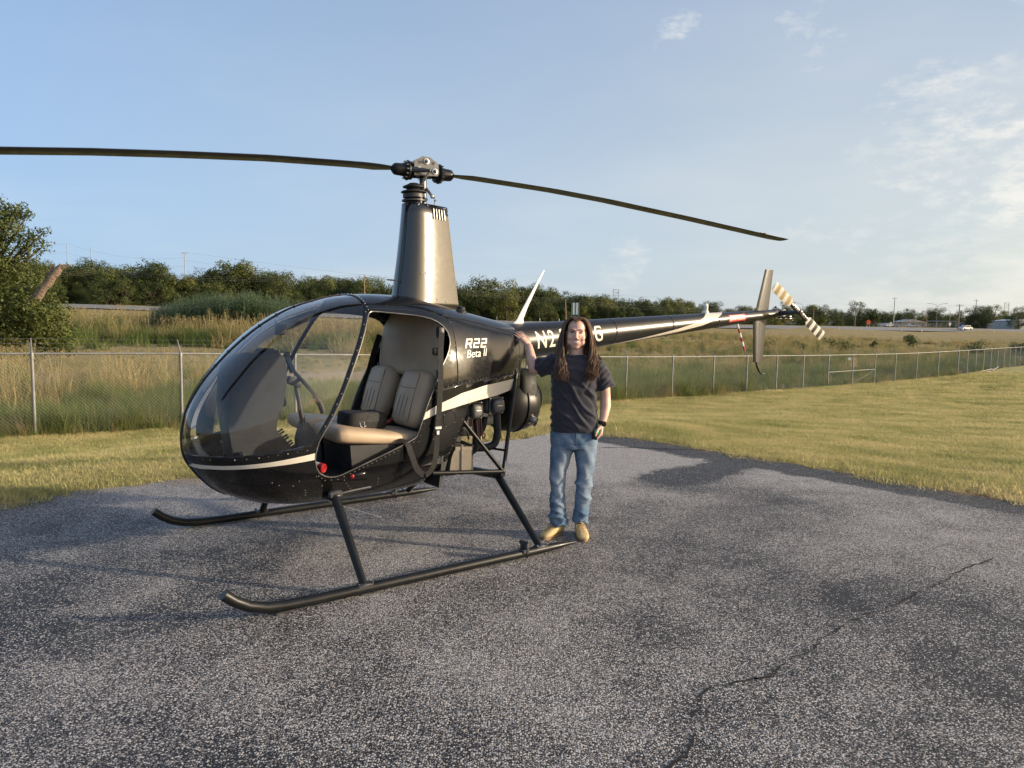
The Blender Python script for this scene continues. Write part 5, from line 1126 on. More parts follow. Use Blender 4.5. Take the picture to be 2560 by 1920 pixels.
# ---------------------------------------------------------------- cabin interior
def cabin_poly(z, xa, xb, n=14, inset=.02):
    xs = np.linspace(xa, xb, n); L_ = [(x, max(.01, float(ysurf(x, z))-inset)) for x in xs]; return L_+[(x, -y) for x, y in L_[::-1]]
m = MB(); m.prism(cabin_poly(.60, .14, 1.52), -.02, lambda x, y, h: (x, y, .60+h)); m.build('cabin_floor', M_DARK, HELI)
m = MB(); m.prism([(.14, .60), (.80, .60), (.815, .785), (.14, .745)], .46, lambda x, z, h: (x, .03+h, z)); m.prism([(.14, .60), (.80, .60), (.815, .785), (.14, .745)], .46, lambda x, z, h: (x, -.03-h, z)); m.build('seat_base', M_DARK, HELI)
m = MB(); y1 = .49; m.box((.15, 0, .92), (.03, .98, .64)); m.build('rear_bulkhead', M_NAVY, HELI)
m = MB(); rs = []
for t in np.linspace(0, 1, 14):
    z = 1.185+(1.635-1.185)*t; hw = min(.455, float(ysurf(.12, z))-.022); ring = []
    for q in np.linspace(-1, 1, 17): ring.append((.178-.062*t-.035*abs(q)**3+.012*math.sin(t*3.1), q*hw, z))
    rs.append(ring)
m.rings(rs, False, False, False); o = m.build('rear_panel', M_TAN2, HELI); md = o.modifiers.new('t', 'SOLIDIFY'); md.thickness = .02; md.offset = 1
o['label'] = 'tan upholstered panel behind the seats'
m = MB(); m.rbox((.16, -.40, 1.60), (.03, .03, .06), .006, 1); m.tube([(.17, -.38, 1.605), (.20, -.33, 1.60)], .006, 5); m.build('panel_latch', M_DARK, HELI)
def pad_shape(rings): m = MB(); m.rings(rings); return m
def sup(n, a, b, k=24):
    out = []
    for q in range(k):
        t = 2*math.pi*q/k; c, s = math.cos(t), math.sin(t); out.append((a*math.copysign(abs(c)**(2/n), c), b*math.copysign(abs(s)**(2/n), s)))
    return out
for yc in (.265, -.265):
    # cushion: rings along X
    rs = []
    for x, hw, zc, hz in ((.90, .16, .845, .012), (.893, .205, .845, .032), (.87, .225, .843, .048), (.82, .232, .842, .056), (.72, .234, .828, .052), (.55, .234, .806, .048), (.40, .232, .79, .046), (.30, .22, .785, .04)):
        rs.append([(x, yc+a, zc+b*(1+.18*abs(a/hw)**2)) for a, b in sup(3.2, hw, hz, 28)])
    CU = pad_shape(rs).build('seat_cushion', M_TAN, HELI)
    # backrest: rings along its height
    ax0, ax1 = Vector((.365, yc, .865)), Vector((.245, yc, 1.245)); d = (ax1-ax0).normalized(); nrm = Vector((d.z, 0, -d.x)); rs = []
    for t, hw, th_ in ((-.01, .09, .01), (.0, .125, .035), (.04, .155, .055), (.12, .178, .066), (.3, .192, .07), (.55, .197, .072), (.78, .192, .072), (.9, .178, .068), (.96, .155, .056), (.995, .11, .03), (1.0, .07, .01)):
        c = ax0.lerp(ax1, t)-nrm*.065; rs.append([c+Vector((0, a, 0))+nrm*b*(1.0+.10*(1-abs(a/hw)**2)) for a, b in sup(3.0, hw, th_, 28)])
    BK = pad_shape(rs).build('seat_backrest', M_TAN, HELI)
    def bp(a, t, off=.012): c = ax0.lerp(ax1, t)-nrm*.065; w_ = .196 if t > .2 else .175; return c+Vector((0, a, 0))+nrm*(.071*(1-abs(a/w_)**3)**(1/3)*(1.0+.10*(1-abs(a/w_)**2))+.0008)
    m = MB(); m.tube([bp(-.115, .66, .009)]+[bp(q, .645, .0095) for q in (-.06, 0, .06)]+[bp(.115, .66, .009)], .0028, 4)
    for q in (-1, 1): m.tube([bp(q*.118, t, .0085) for t in (.06, .2, .4, .6, .8, .93)], .0028, 4)
    for q in (-.055, 0, .055): m.tube([bp(q, t, .009) for t in (.12, .25, .4, .5+.05*(q == 0))], .002, 4)
    m.build('stitched_seam', simple('seam_dark_leather', (.16, .12, .085), .6), BK)  # seam lines in a darker leather tone than the seat
    m = MB(); m.rbox((.345, yc-.17 if yc > 0 else yc+.17, .86), (.06, .03, .022), .006, 1, Matrix.Rotation(.4, 3, 'Y')); m.build('belt_buckle', simple('buckle_red', (.35, .03, .03), .4), HELI)
# pedestal with instrument pod
prof = [(1.42, 1.318), (1.33, 1.350), (1.24, 1.356), (1.20, 1.375), (1.150, 1.372), (1.108, 1.335), (1.088, 1.268), (1.10, 1.12), (1.120, 1.006), (1.150, .985), (1.150, .86), (1.06, .745), (1.03, .605), (1.40, .605), (1.44, .76), (1.46, .90), (1.465, 1.05), (1.455, 1.22)]
m = MB()
def pedestal(w, sh):
    n = len(prof); vs = []
    for y, k in ((-w, .965), (-w+.025, 1), (w-.025, 1), (w, .965)): vs.append([(1.30+(x-1.30)*k, y*(1.0 if z > .98 else .72), 1.0+(z-1.0)*k) for x, z in prof])
    m.rings(vs, True, True, True)
pedestal(.15, 0); PED = m.build('instrument_pedestal', simple('pedestal_charcoal', (.012, .013, .016), .55, var=.2, scale=9), HELI, 35)
m = MB(); m.rbox((1.21, .07, 1.378), (.10, .08, .02), .008, 1); m.rbox((1.155, .09, 1.362), (.05, .07, .03), .008, 1); m.tube([(1.30, .10, 1.355), (1.345, .105, 1.352)], .012, 8); m.build('glare_shield_fitting', M_DARK, PED)
m = MB(); m.lathe([(.02, 0), (.02, .016), (.016, .02)], (1.31, .085, 1.354), (0, .2, 1), 12); m.build('warning_light', simple('amber_lens', (.5, .28, .12), .3), PED)
m = MB()
for k, (y, z) in enumerate(((.075, 1.27), (-.075, 1.27), (.075, 1.16), (-.075, 1.16), (.075, 1.05), (-.075, 1.05))): m.lathe([(.045, 0), (.045, .006), (.04, .008)], (1.094+.16*(1.2-z)*.2, y, z), (-1, 0, .06), 16)
m.build('gauge_bezel', M_STEEL, PED)['kind'] = 'stuff'
m = MB()
for k in range(6): x = 1.128-.015*k; z = .835-.02*k; m.tube([(x, .04-.02*(k % 2), z), (x-.035, .04-.02*(k % 2), z+.02)], .007, 6)
m.tube([(1.0, .0, .70), (.985, .0, .76)], .006, 6); m.ball((.985, 0, .77), .013, 8, 5); m.build('control_knob', M_DARK, PED)['kind'] = 'stuff'
m = MB(); m.prism([(.985, .60), (.985, .77), (.955, .885), (.92, .885), (.85, .75), (.84, .60)], .10, lambda x, z, h: (x, h-.05, z)); m.build('cyclic_boot', M_NAVY, HELI)
m = MB(); m.tube([(.94, 0, .86), (.962, 0, 1.0), (.988, 0, 1.15)], [.019, .017, .016], 10); m.rbox((1.0, 0, 1.16), (.10, .07, .055), .012, 2, Matrix.Rotation(R(-20), 3, 'Y')); CY = m.build('cyclic_stick', M_DARK, HELI)
m = MB(); m.tube([(.955, -.28, 1.325), (.975, -.05, 1.215), (.965, .12, 1.15), (.948, .25, 1.085)], .013, 8); m.ball((.955, -.27, 1.325), .026, 8, 5); m.build('cyclic_bar', M_DARK, CY)
m = MB(); m.tube([(.95, .245, 1.09), (.935, .262, 1.06), (.918, .272, 1.02), (.905, .272, .975)], [.018, .022, .020, .018], 10); m.build('cyclic_grip', M_RUBBER, CY)
m = MB(); m.tube([(.955, -.27, 1.32), (.935, -.28, 1.27), (.915, -.28, 1.2)], [.018, .021, .018], 10); m.build('cyclic_grip', M_RUBBER, CY)
m = MB(); m.ball((.957, .262, 1.06), .009, 6, 4); m.build('trigger_switch', simple('switch_red', (.5, .03, .05), .4), CY)
m = MB(); m.tube([(.76, .44, .752), (.55, .445, .748), (.36, .445, .735)], .0135, 10); CO = m.build('collective_lever', M_DARK, HELI)
m = MB(); m.lathe([(.0138, 0), (.0145, .006), (.012, .008)], (.76, .44, .752), (1, 0, 0), 10); m.build('lever_cap', M_ALU, CO); m = MB(); m.lathe([(.0145, 0), (.0145, .05)], (.66, .442, .75), (-1, 0, 0), 10); m.build('lever_sleeve', M_ALU, CO)
for y in (.32, .16, -.16, -.32): m = MB(); m.rbox((1.37, y, .70), (.02, .07, .10), .006, 1, Matrix.Rotation(R(25), 3, 'Y')); m.tube([(1.37, y, .68), (1.40, y, .60)], .008, 6); m.build('foot_pedal', M_STEEL, HELI)
m = MB(); m.rbox((1.085, .0, 1.508), (.06, .07, .075), .008, 2); m.tube([(1.10, 0, 1.53), (1.13, 0, 1.575)], .006, 6); CP = m.build('compass', M_DARK, HELI)
m = MB(); m.box((1.066, .028, 1.505), (.004, .0, .03)); m.box((1.058, 0, 1.508), (.003, .04, .036)); m.build('compass_card', M_NAVY, CP)
# fire extinguisher clipped by the door sill
a, b = Vector((1.035, .34, .668)), Vector((.965, .45, .645)); m = MB(); m.tube([a, a.lerp(b, .08), a.lerp(b, .72), a.lerp(b, .74)], [.02, .028, .028, .02], 14); EX = m.build('fire_extinguisher', simple('extinguisher_white', (.62, .62, .62), .35), HELI)
m = MB(); dd = (b-a).normalized(); m.lathe([(.024, .085), (.030, .09), (.031, .12), (.026, .126), (.015, .122)], a, dd, 14); m.build('extinguisher_cap', simple('extinguisher_red', (.27, .010, .015), .35), EX)
# seat belts
def strap(pts, w, th_, wdir):
    m = MB(); wd = Vector(wdir).normalized(); P_ = [Vector(p) for p in pts]; rs = []
    for i, p in enumerate(P_):
        d = (P_[min(i+1, len(P_)-1)]-P_[max(0, i-1)]).normalized(); n = d.cross(wd).normalized(); w2 = n.cross(d).normalized(); rs.append([p+w2*w/2+n*th_/2, p+w2*w/2-n*th_/2, p-w2*w/2-n*th_/2, p-w2*w/2+n*th_/2])
    m.rings(rs); return m
def bez(P_, n=28):
    P_ = [Vector(p) for p in P_]; out = []
    for i in range(len(P_)-1):
        p0, p1, p2, p3 = P_[max(0, i-1)], P_[i], P_[i+1], P_[min(len(P_)-1, i+2)]
        for k in range(6): t = k/6; out.append(.5*((2*p1)+(p2-p0)*t+(2*p0-5*p1+4*p2-p3)*t*t+(3*p1-p0-3*p2+p3)*t**3))
    return out+[P_[-1]]
M_BELT = simple('seat_belt_webbing', (.005, .005, .006), .8, var=.2, scale=30)
BELT = strap(bez([(.15, .485, 1.50), (.195, .55, 1.38), (.215, .585, 1.2), (.226, .588, 1.0), (.236, .585, .86), (.242, .578, .70), (.262, .572, .605), (.315, .565, .555), (.38, .572, .60), (.425, .575, .70), (.45, .56, .775), (.48, .50, .80)]), .040, .004, (1, 0, 0)).build('seat_belt', M_BELT, HELI)
m = MB(); m.rbox((.236, .592, .868), (.052, .012, .022), .004, 1); m.rbox((.238, .592, .835), (.024, .010, .03), .004, 1); m.build('belt_tongue', M_ALU, BELT)
m = MB(); m.rbox((.145, .455, 1.50), (.05, .05, .075), .015, 2); m.rbox((.175, .44, 1.37), (.04, .03, .05), .008, 1); m.build('belt_reel', M_DARK, HELI)
strap(bez([(.15, -.47, 1.46), (.21, -.46, 1.3), (.28, -.44, 1.1), (.36, -.45, .9), (.40, -.46, .80)]), .048, .004, (1, 0, 0)).build('seat_belt', M_BELT, HELI)

# ---------------------------------------------------------------- engine bay
m = MB(); m.prism([(.04, 1.17), (.055, 1.17), (.145, .42), (.13, .42), (-.005, .9)], .90, lambda x, z, h: (x, h-.45, z)); m.build('firewall', M_DARK, HELI)
m = MB(); m.rbox((-.32, 0, .90), (.46, .30, .26), .04, 2); m.rbox((-.30, 0, .745), (.34, .22, .10), .03, 2); m.lathe([(.10, 0), (.13, .02), (.13, .06), (.06, .10)], (-.55, 0, .93), (-1, 0, 0), 18); ENG = m.build('engine_block', simple('engine_dark', (.035, .035, .037), .5, .4, var=.3, scale=20), HELI)
for s in (1, -1):
    for x, z in ((-.215, .93), (-.405, .955)):
        m = MB(); prof2 = []
        for k in range(9): y = .15+.02*k; prof2 += [(.062, y), (.074, y+.004), (.074, y+.010), (.062, y+.014)]
        m.lathe([(r, h) for r, h in prof2], (x, 0, z), (0, s, 0), 18); CYL = m.build('cylinder', M_CASE, ENG)
        m = MB(); m.rbox((x, s*.365, z), (.105, .07, .112), .03, 3, Matrix.Rotation(R(4), 3, 'Y')); m.rbox((x, s*.335, z), (.125, .02, .125), .02, 2); m.build('valve_cover', M_CASE, ENG)
        m = MB(); [m.ball((x+a*.055, s*.346, z+b*.055), .008, 6, 4) for a in (-1, 1) for b in (-1, 1)]; m.box((x, s*.4005, z+.004), (.045, .003, .006)); m.build('cover_bolts', M_ALU, ENG)['kind'] = 'stuff'
        m = MB(); m.tube([(x+.02, s*.31, z-.06), (x+.015, s*.26, z-.10), (x, s*.19, z-.12)], .011, 6); m.tube([(x-.02, s*.30, z-.06), (x-.02, s*.24, z-.11)], .011, 6); m.build('pushrod_tube', M_ALU, ENG)
    m = MB(); m.tube(bez([(-.255, s*.31, .89), (-.258, s*.305, .80), (-.262, s*.30, .70), (-.262, s*.285, .645), (-.25, s*.25, .61)]), .031, 12); m.build('exhaust_pipe', simple('pipe_sooty', (.028, .028, .03), .55, .3, var=.3, scale=14), ENG)
    m = MB(); m.tube(bez([(-.435, s*.31, .90), (-.444, s*.305, .80), (-.449, s*.30, .72), (-.43, s*.29, .655), (-.38, s*.275, .632), (-.31, s*.255, .63), (-.26, s*.23, .635)]), .029, 12); m.lathe([(.033, 0), (.033, .03)], (-.449, s*.30, .70), (0, 0, 1), 12); m.build('exhaust_pipe', simple('pipe_dark_hose', (.02, .02, .022), .6, var=.3, scale=14), ENG)
    m = MB(); m.tube(bez([(-.35, s*.28, .86), (-.345, s*.26, .78), (-.33, s*.25, .75), (-.30, s*.24, .70)]), .022, 8); m.build('intake_hose', M_RUBBER, ENG)
    m = MB()
    for k in range(4): m.tube(bez([(-.16-.04*k, s*.33, .86), (-.17-.04*k, s*.34, .78-.02*k), (-.21-.04*k, s*.31, .74), (-.28, s*.26, .76)]), .005, 5)
    m.build('ignition_lead', simple('lead_red_brown', (.12, .03, .025), .5), ENG)['kind'] = 'stuff'
    # steel tube frame
    m = MB(); m.tube([(-.02, s*.49, .885), (-.36, s*.505, .492)], .0155, 10); m.tube([(.22, s*.49, .541), (-.37, s*.505, .49)], .0155, 10); m.tube([(-.60, s*.325, 1.185), (-.365, s*.505, .49)], .0155, 10); m.tube([(-.418, s*.465, .632), (-.42, 0, .60)], .009, 8); FRM = m.build('steel_tube_frame', M_TUBE, HELI)
    m = MB(); m.rbox((-.362, s*.49, .478), (.05, .035, .06), .008, 1); m.rbox((-.61, s*.325, 1.20), (.03, .012, .07), .004, 1, Matrix.Rotation(R(25), 3, 'Y')); m.build('frame_gusset', M_TUBE, FRM)
# battery box on the left side
m = MB(); m.prism([(.065, .53), (.05, .62), (.02, .695), (-.118, .685), (-.113, .515), (.07, .515)], .22, lambda x, z, h: (x, .24+h, z)); BX = m.build('battery_box', simple('battery_box_grey', (.125, .11, .09), .5, .3, var=.15, scale=12), HELI, None)
m = MB(); m.prism([(.022, .672), (.02, .70), (-.12, .690), (-.118, .664)], .23, lambda x, z, h: (x, .235+h, z)); m.build('battery_lid', simple('battery_lid_grey', (.145, .125, .10), .5, .3), BX, None)
m = MB(); m.tube([(-.03, .468, .70), (-.03, .468, .49), (-.03, .468, .465)], [.0045, .0045, .003], 6); m.lathe([(.009, 0), (.009, .008), (.005, .012)], (-.03, .468, .70), n=6); m.build('hold_down_rod', M_ALU, BX)
m = MB(); m.box((-.135, .33, .60), (.02, .22, .19)); m.box((-.02, .34, .505), (.22, .24, .012)); m.build('battery_bracket', M_DARK, BX)
m = MB(); m.rbox((-.03, .33, .735), (.10, .12, .05), .01, 1); m.tube(bez([(-.06, .36, .76), (-.10, .38, .80), (-.14, .36, .78), (-.18, .32, .72)]), .008, 6); m.build('battery_cable', M_RUBBER, BX)
# cooling fan housing behind the engine
m = MB(); m.lathe([(.14, -.62), (.20, -.635), (.225, -.67), (.236, -.76), (.234, -.86), (.215, -.93), (.18, -.955), (.14, -.965)], (0, 0, .925), (1, 0, 0), 36, True)
FAN = m.build('fan_housing', M_SATIN, HELI, 50)
m = MB(); rs = []
for z, hy, x0_, x1_ in ((.90, .225, -.72, -.93), (1.04, .222, -.72, -.93), (1.14, .205, -.73, -.925), (1.18, .18, -.74, -.915), (1.20, .13, -.76, -.90), (1.205, .06, -.78, -.88)):
    cx_, hx_ = (x0_+x1_)/2, (x0_-x1_)/2; rs.append([(cx_+a, b, z) for a, b in sup(4.5, hx_, hy, 40)])
m.rings(rs, True, False, True); m.build('fan_shroud', simple('shroud_dull_black', (.012, .012, .012), .55, var=.3, scale=9, spec=.25), FAN, 50)
m = MB(); m.lathe([(.230, -.004), (.246, -.004), (.246, .004), (.230, .004)], (-.80, 0, .925), (1, 0, 0), 36, False); m.build('housing_flange', M_SATIN, FAN)
m = MB(); m.lathe([(.05, 0), (.13, .002), (.14, .02), (.12, .03)], (-.985, 0, .95), (-1, 0, 0), 24); m.build('fan_inlet', M_DARK, FAN)
m = MB(); a = Vector((-.85, .175, .80)); m.tube([a-Vector((0, .06, -.03)), a, a+Vector((-.03, .05, -.02))], [.04, .04, .038], 14, False); m.build('tail_pipe', simple('polished_pipe', (.55, .52, .48), .25, .95, var=.2, scale=14), FAN)
m = MB(); [m.tube([(-.62, y, .98), (-.62, y, 1.22)], .006, 5) for y in (-.05, 0, .05)]; m.lathe([(.09, -.03), (.09, .03)], (-.62, 0, 1.18), (1, 0, 0), 18); m.build('drive_belt', M_RUBBER, ENG)

# ---------------------------------------------------------------- bag on the near seat
bag = empty('shoulder_bag', tuple(HELI.location+Matrix.Rotation(R(216.064), 3, 'Z') @ Vector((.63, .26, .855))), R(216.064+6), 'black zipped pouch lying on the tan cushion of the door side seat', 'bag')
m = MB(); rs = []
for z, k in ((0, .95), (.012, 1), (.05, 1.02), (.09, .99), (.108, .92), (.115, .75)): rs.append([(a*k, b*k, z+.012*math.sin(a*14+b*9)*k*(z > .05)) for a, b in sup(4, .155, .105, 32)])
m.rings(rs); m.build('bag_body', simple('black_nylon', (.006, .006, .007), .75, var=.3, scale=30, bump=.2, bscale=90), bag)
m = MB(); m.rings([[(a, b, .058+h) for a, b in sup(4, .1592, .1092, 32)] for h in (0, .004)], True, False, False); m.tube([(.14, .0, .05), (.18, .02, .04), (.2, .05, .02)], .006, 6); m.build('zip', M_RUBBER, bag)
m = MB(); m.rbox((.165, .03, .03), (.03, .06, .03), .008, 1); m.build('side_strap', M_BELT, bag)
m = MB(); m.tube([(.08, .1075, .055), (.075, .109, .03), (.06, .1095, .02)], .0025, 4); m.tube([(.05, .1078, .058), (.045, .109, .035), (.05, .1095, .022), (.035, .1095, .03)], .0025, 4); m.build('white_motif', simple('motif_white', (.6, .6, .6), .5), bag)

# ================================================================ person
PER = empty('person', (.44, 5.24, 0), 0, 'smiling person in a charcoal T-shirt and blue jeans resting a hand on the helicopter', 'person')
def remeshed(mb, voxel, it=6, fac=.5):
    me = mb.mesh('tmp', None, None); o = bpy.data.objects.new('tmp', me); COL.objects.link(o)
    r = o.modifiers.new('r', 'REMESH'); r.mode = 'VOXEL'; r.voxel_size = voxel; s = o.modifiers.new('s', 'SMOOTH'); s.iterations = it; s.factor = fac
    dg = bpy.context.evaluated_depsgraph_get(); out = bpy.data.meshes.new_from_object(o.evaluated_get(dg)); bpy.data.objects.remove(o); bpy.data.meshes.remove(me); out.shade_smooth(); return out
def verts_of(me): a = np.empty(len(me.vertices)*3, np.float32); me.vertices.foreach_get('co', a); return a.reshape(-1, 3).astype(float)
def normals_of(me): a = np.empty(len(me.vertices)*3, np.float32); me.vertices.foreach_get('normal', a); return a.reshape(-1, 3).astype(float)
def set_verts(me, v): me.vertices.foreach_set('co', v.astype(np.float32).ravel()); me.update()
def finish(name, me, mat, parent=PER):
    me.materials.clear(); me.materials.append(mat); me.shade_smooth(); return link_mesh(name, me, None, parent)
t = NT('skin'); c = t.co(); n1 = t.noise(c, 26, 4); t.set(Base_Color=t.ramp(n1, [(.3, (.58, .345, .26)), (.7, (.68, .44, .345))]), Roughness=.45); t.b.inputs['Subsurface Weight'].default_value = .12; t.b.inputs['Subsurface Radius'].default_value = (.012, .005, .003); t.b.inputs['Subsurface Scale'].default_value = .6
M_SKIN = t.m
# --- head frame
HC = Vector((.024, .0, 1.497)); HR = Matrix.Rotation(R(-6), 3, 'Z') @ Matrix.Rotation(R(2), 3, 'X') @ Matrix.Rotation(R(2.5), 3, 'Y')
def hp(x, y, z): return HC+HR @ Vector((x, y, z))
b = MB()
b.ball(hp(0, .02, .040), 1, 24, 16, (.070, .088, .076), HR); b.ball(hp(0, -.018, -.012), 1, 24, 16, (.066, .068, .080), HR); b.ball(hp(0, -.022, -.060), 1, 20, 12, (.058, .055, .045), HR)
b.ball(hp(0, -.050, -.088), 1, 14, 10, (.031, .023, .021), HR)
for s in (1, -1):
    b.ball(hp(s*.036, -.0515, -.022), 1, 14, 10, (.030, .023, .028), HR); b.ball(hp(s*.042, -.03, -.055), 1, 12, 8, (.026, .035, .03), HR); b.ball(hp(s*.069, .014, -.005), 1, 10, 8, (.008, .016, .026), HR); b.ball(hp(s*.0115, -.0955, -.029), 1, 8, 6, (.0085, .009, .0075), HR)
    b.tube([hp(s*.006, -.082, .030), hp(s*.03, -.077, .036), hp(s*.052, -.060, .031)], [.008, .009, .007], 8)
    b.tube([hp(s*.045, -.02, -.075), hp(s*.055, .0, -.05)], .02, 8)
b.tube([hp(0, -.078, .028), hp(0, -.090, .005), hp(0, -.1015, -.018), hp(0, -.1005, -.026)], [.0085, .0095, .0125, .0105], 10)
# smiling lips
for zz, yy, rr in ((-.0440, -.0765, .0050), (-.0640, -.0755, .0058)):
    b.tube([hp(x, yy+.010*(abs(x)/.028)**2*.9, zz+(.006*(abs(x)/.028)**2 if zz < -.05 else .002*(abs(x)/.028)**2)) for x in (-.028, -.018, -.008, 0, .008, .018, .028)], [.003, rr*.8, rr, rr*.95, rr, rr*.8, .003], 8)
# neck, trunk (under the shirt), arms
b.tube([hp(0, .012, -.06), (.026, .018, 1.385), (.024, .02, 1.33), (.022, .02, 1.27)], [.050, .050, .054, .075], 16)
b.tube([(.022, .025, 1.27), (.02, .02, 1.15), (.02, .02, .9)], [.075, .085, .085], 16)
b.tube([(.02, .02, 1.275), (-.10, .022, 1.28), (-.15, .03, 1.28)], [.05, .048, .046], 12); b.tube([(.02, .02, 1.275), (.14, .02, 1.278), (.185, .02, 1.26)], [.05, .048, .046], 12)
# right arm, raised to the cowling
b.tube([(-.15, .03, 1.285), (-.215, .075, 1.246), (-.272, .115, 1.226)], [.050, .046, .041], 14); b.ball((-.276, .118, 1.228), .041, 12, 8)
b.tube([(-.276, .118, 1.228), (-.296, .15, 1.285), (-.306, .19, 1.345), (-.318, .222, 1.405)], [.041, .043, .034, .027], 14)
# left arm, hanging
b.tube([(.185, .02, 1.265), (.235, .025, 1.14), (.249, .028, 1.03)], [.048, .045, .039], 14); b.tube([(.249, .028, 1.03), (.25, .012, .97), (.236, -.015, .90), (.222, -.035, .845)], [.039, .040, .032, .025], 14)
def hand(w, d, palm_n, side, curl, spread, L=.085, thumb=1.0):
    """w wrist, d towards the fingers, palm_n out of the palm, side: +1/-1 which side the thumb is on"""
    d = Vector(d).normalized(); n = Vector(palm_n); n = (n-d*n.dot(d)).normalized(); x = d.cross(n).normalized()*side   # x points to the thumb side
    w = Vector(w); P_ = lambda a, q, h: w+x*a+d*q+n*h
    b.tube([P_(0, -.02, 0), P_(.002, .02, 0), P_(.002, .05, 0), P_(0, .078, .001)], [.026, .030, .034, .034], 12, flat=.46)
    for a in (-.026, -.009, .009, .026): b.tube([P_(a*.6, .02, 0), P_(a, .082, 0)], [.013, .0105], 8)
    lens = (.062, .074, .080, .072); rad = (.0072, .0080, .0084, .0080)
    for k, a in enumerate((-.030, -.0105, .0095, .029)):
        p = P_(a, .080, 0); ang = 0; sp = spread*(k-1.4)
        pts = [p]; seg = (.45, .30, .25)
        for j, f_ in enumerate(seg):
            ang += curl[j]; q = (d*math.cos(sp)+x*math.sin(sp)); p = p+(q*math.cos(ang)+n*math.sin(ang))*lens[k]*f_; pts.append(p)
        b.tube(pts, [rad[k]*1.08, rad[k], rad[k]*.92, rad[k]*.74], 8); b.ball(pts[-1], rad[k]*.76, 8, 5)
    t0 = P_(.022, .015, .004); t1 = P_(.044, .045, .012*thumb); t2 = P_(.054, .072, .016*thumb); t3 = P_(.056, .092, .016*thumb)
    b.tube([t0, t1, t2, t3], [.0135, .0115, .0098, .0078], 8); b.ball(t3, .0078, 8, 5)
    return P_
RH = hand((-.318, .222, 1.405), (-.085, .07, .098), (-.45, .75, -.35), -1, (.12, .10, .12), .07)
LH = hand((.222, -.035, .845), (-.16, -.12, -1), (-.95, .25, .1), -1, (.55, .55, .35), .02, thumb=1.6)
me = remeshed(b, .0040, 7)
# soften the eye sockets, mouth opening
v = verts_of(me); nn = normals_of(me); Hinv = np.array(HR.transposed())
q = (v-np.array(HC)) @ Hinv.T
dis = np.zeros(len(v))
for s in (1, -1): dis -= .0075*np.exp(-(((q[:, 0]-s*.031)/.014)**2+((q[:, 2]-.014)/.0095)**2))*(q[:, 1] < -.03); dis -= .003*np.exp(-(((q[:, 0]-s*.034)/.006)**2+((q[:, 2]+.045)/.012)**2))*(q[:, 1] < -.03)
dis -= .004*np.exp(-((q[:, 0]/.022)**2+((q[:, 2]+.0535+.0-.005*(np.abs(q[:, 0])/.025)**2)/.0042)**2))*(q[:, 1] < -.05)
set_verts(me, v+nn*dis[:, None]); BODY = finish('body', me, M_SKIN)
# eyes, brows, teeth
for s in (1, -1):
    m = MB(); m.ball(hp(s*.031, -.0685, .0135), 1, 14, 10, (.0135, .009, .0050), HR); m.build('eye', simple('eye_white', (.55, .52, .49), .25), PER)
    m = MB(); m.ball(hp(s*.031, -.0745, .0135), 1, 10, 8, (.0054, .0042, .0046), HR); m.build('iris', simple('iris_brown', (.03, .017, .010), .15), PER)
    m = MB(); m.tube([hp(s*.0165, -.0735, .0128), hp(s*.024, -.0775, .0190), hp(s*.031, -.0785, .0208), hp(s*.039, -.0755, .0188), hp(s*.0465, -.0675, .0135)], [.0012, .0019, .0022, .0021, .0014], 6); m.build('eyelid', simple('lash_dark', (.05, .028, .02), .6), PER)
    m = MB(); m.tube([hp(s*.013, -.0845, .031), hp(s*.024, -.0865, .0365), hp(s*.038, -.0805, .0385), hp(s*.052, -.065, .0325)], [.0026, .0033, .0028, .0010], 6, flat=.6); m.build('eyebrow', simple('brow_dark', (.055, .033, .022), .7), PER)
m = MB(); rs = []
for x in np.linspace(-.0275, .0275, 11): k = (abs(x)/.0275)**2; yy = -.0820+.0145*k; rs.append([hp(x, yy, -.0465+.0060*k), hp(x, yy, -.0600+.0145*k), hp(x, yy+.006, -.0600+.0145*k), hp(x, yy+.006, -.0465+.0060*k)])
m.rings(rs); m.build('teeth', simple('teeth_ivory', (.78, .74, .68), .25, var=.03), PER)
m = MB(); P_ = [hp(x, -.0800+.0130*(abs(x)/.028)**2, -.0615+.0150*(abs(x)/.028)**2) for x in (-.028, -.020, -.010, 0, .010, .020, .028)]; m.tube(P_, [.0012, .0028, .0038, .0042, .0038, .0028, .0012], 8); m.build('lower_lip', simple('lip_rose', (.58, .28, .235), .4), PER)
m = MB(); P_ = [hp(x, -.0815+.0135*(abs(x)/.028)**2, -.0452+.0045*(abs(x)/.028)**2) for x in (-.028, -.018, -.008, 0, .008, .018, .028)]; m.tube(P_, [.0012, .0026, .0030, .0027, .0030, .0026, .0012], 8); m.build('upper_lip', simple('lip_rose_upper', (.55, .26, .22), .4), PER)
# --- T-shirt
b = MB(); rs = []
for z, hw, hd, cx_, cy_ in ((.782, .170, .118, .025, .015), (.80, .176, .122, .025, .015), (.90, .172, .118, .022, .015), (1.02, .165, .112, .018, .018), (1.12, .170, .118, .016, .016), (1.20, .178, .122, .018, .014), (1.26, .180, .112, .020, .016), (1.30, .166, .095, .022, .02), (1.328, .120, .078, .022, .022), (1.345, .082, .068, .022, .022)):
    rs.append([(cx_+a, cy_+c_, z) for a, c_ in sup(2.35, hw, hd, 40)])
b.rings(rs)
b.tube([(-.08, .02, 1.285), (-.145, .03, 1.282), (-.19, .06, 1.258), (-.232, .092, 1.242)], [.066, .070, .072, .076], 18); b.tube([(.12, .02, 1.285), (.175, .02, 1.262), (.215, .022, 1.19), (.246, .026, 1.105)], [.066, .070, .069, .073], 18)
me = remeshed(b, .006, 4); v = verts_of(me); nn = normals_of(me)
X_, Y_, Z_ = v.T; front = np.clip(-nn[:, 1]*1.3+.25, 0, 1)
dis = np.zeros(len(v))
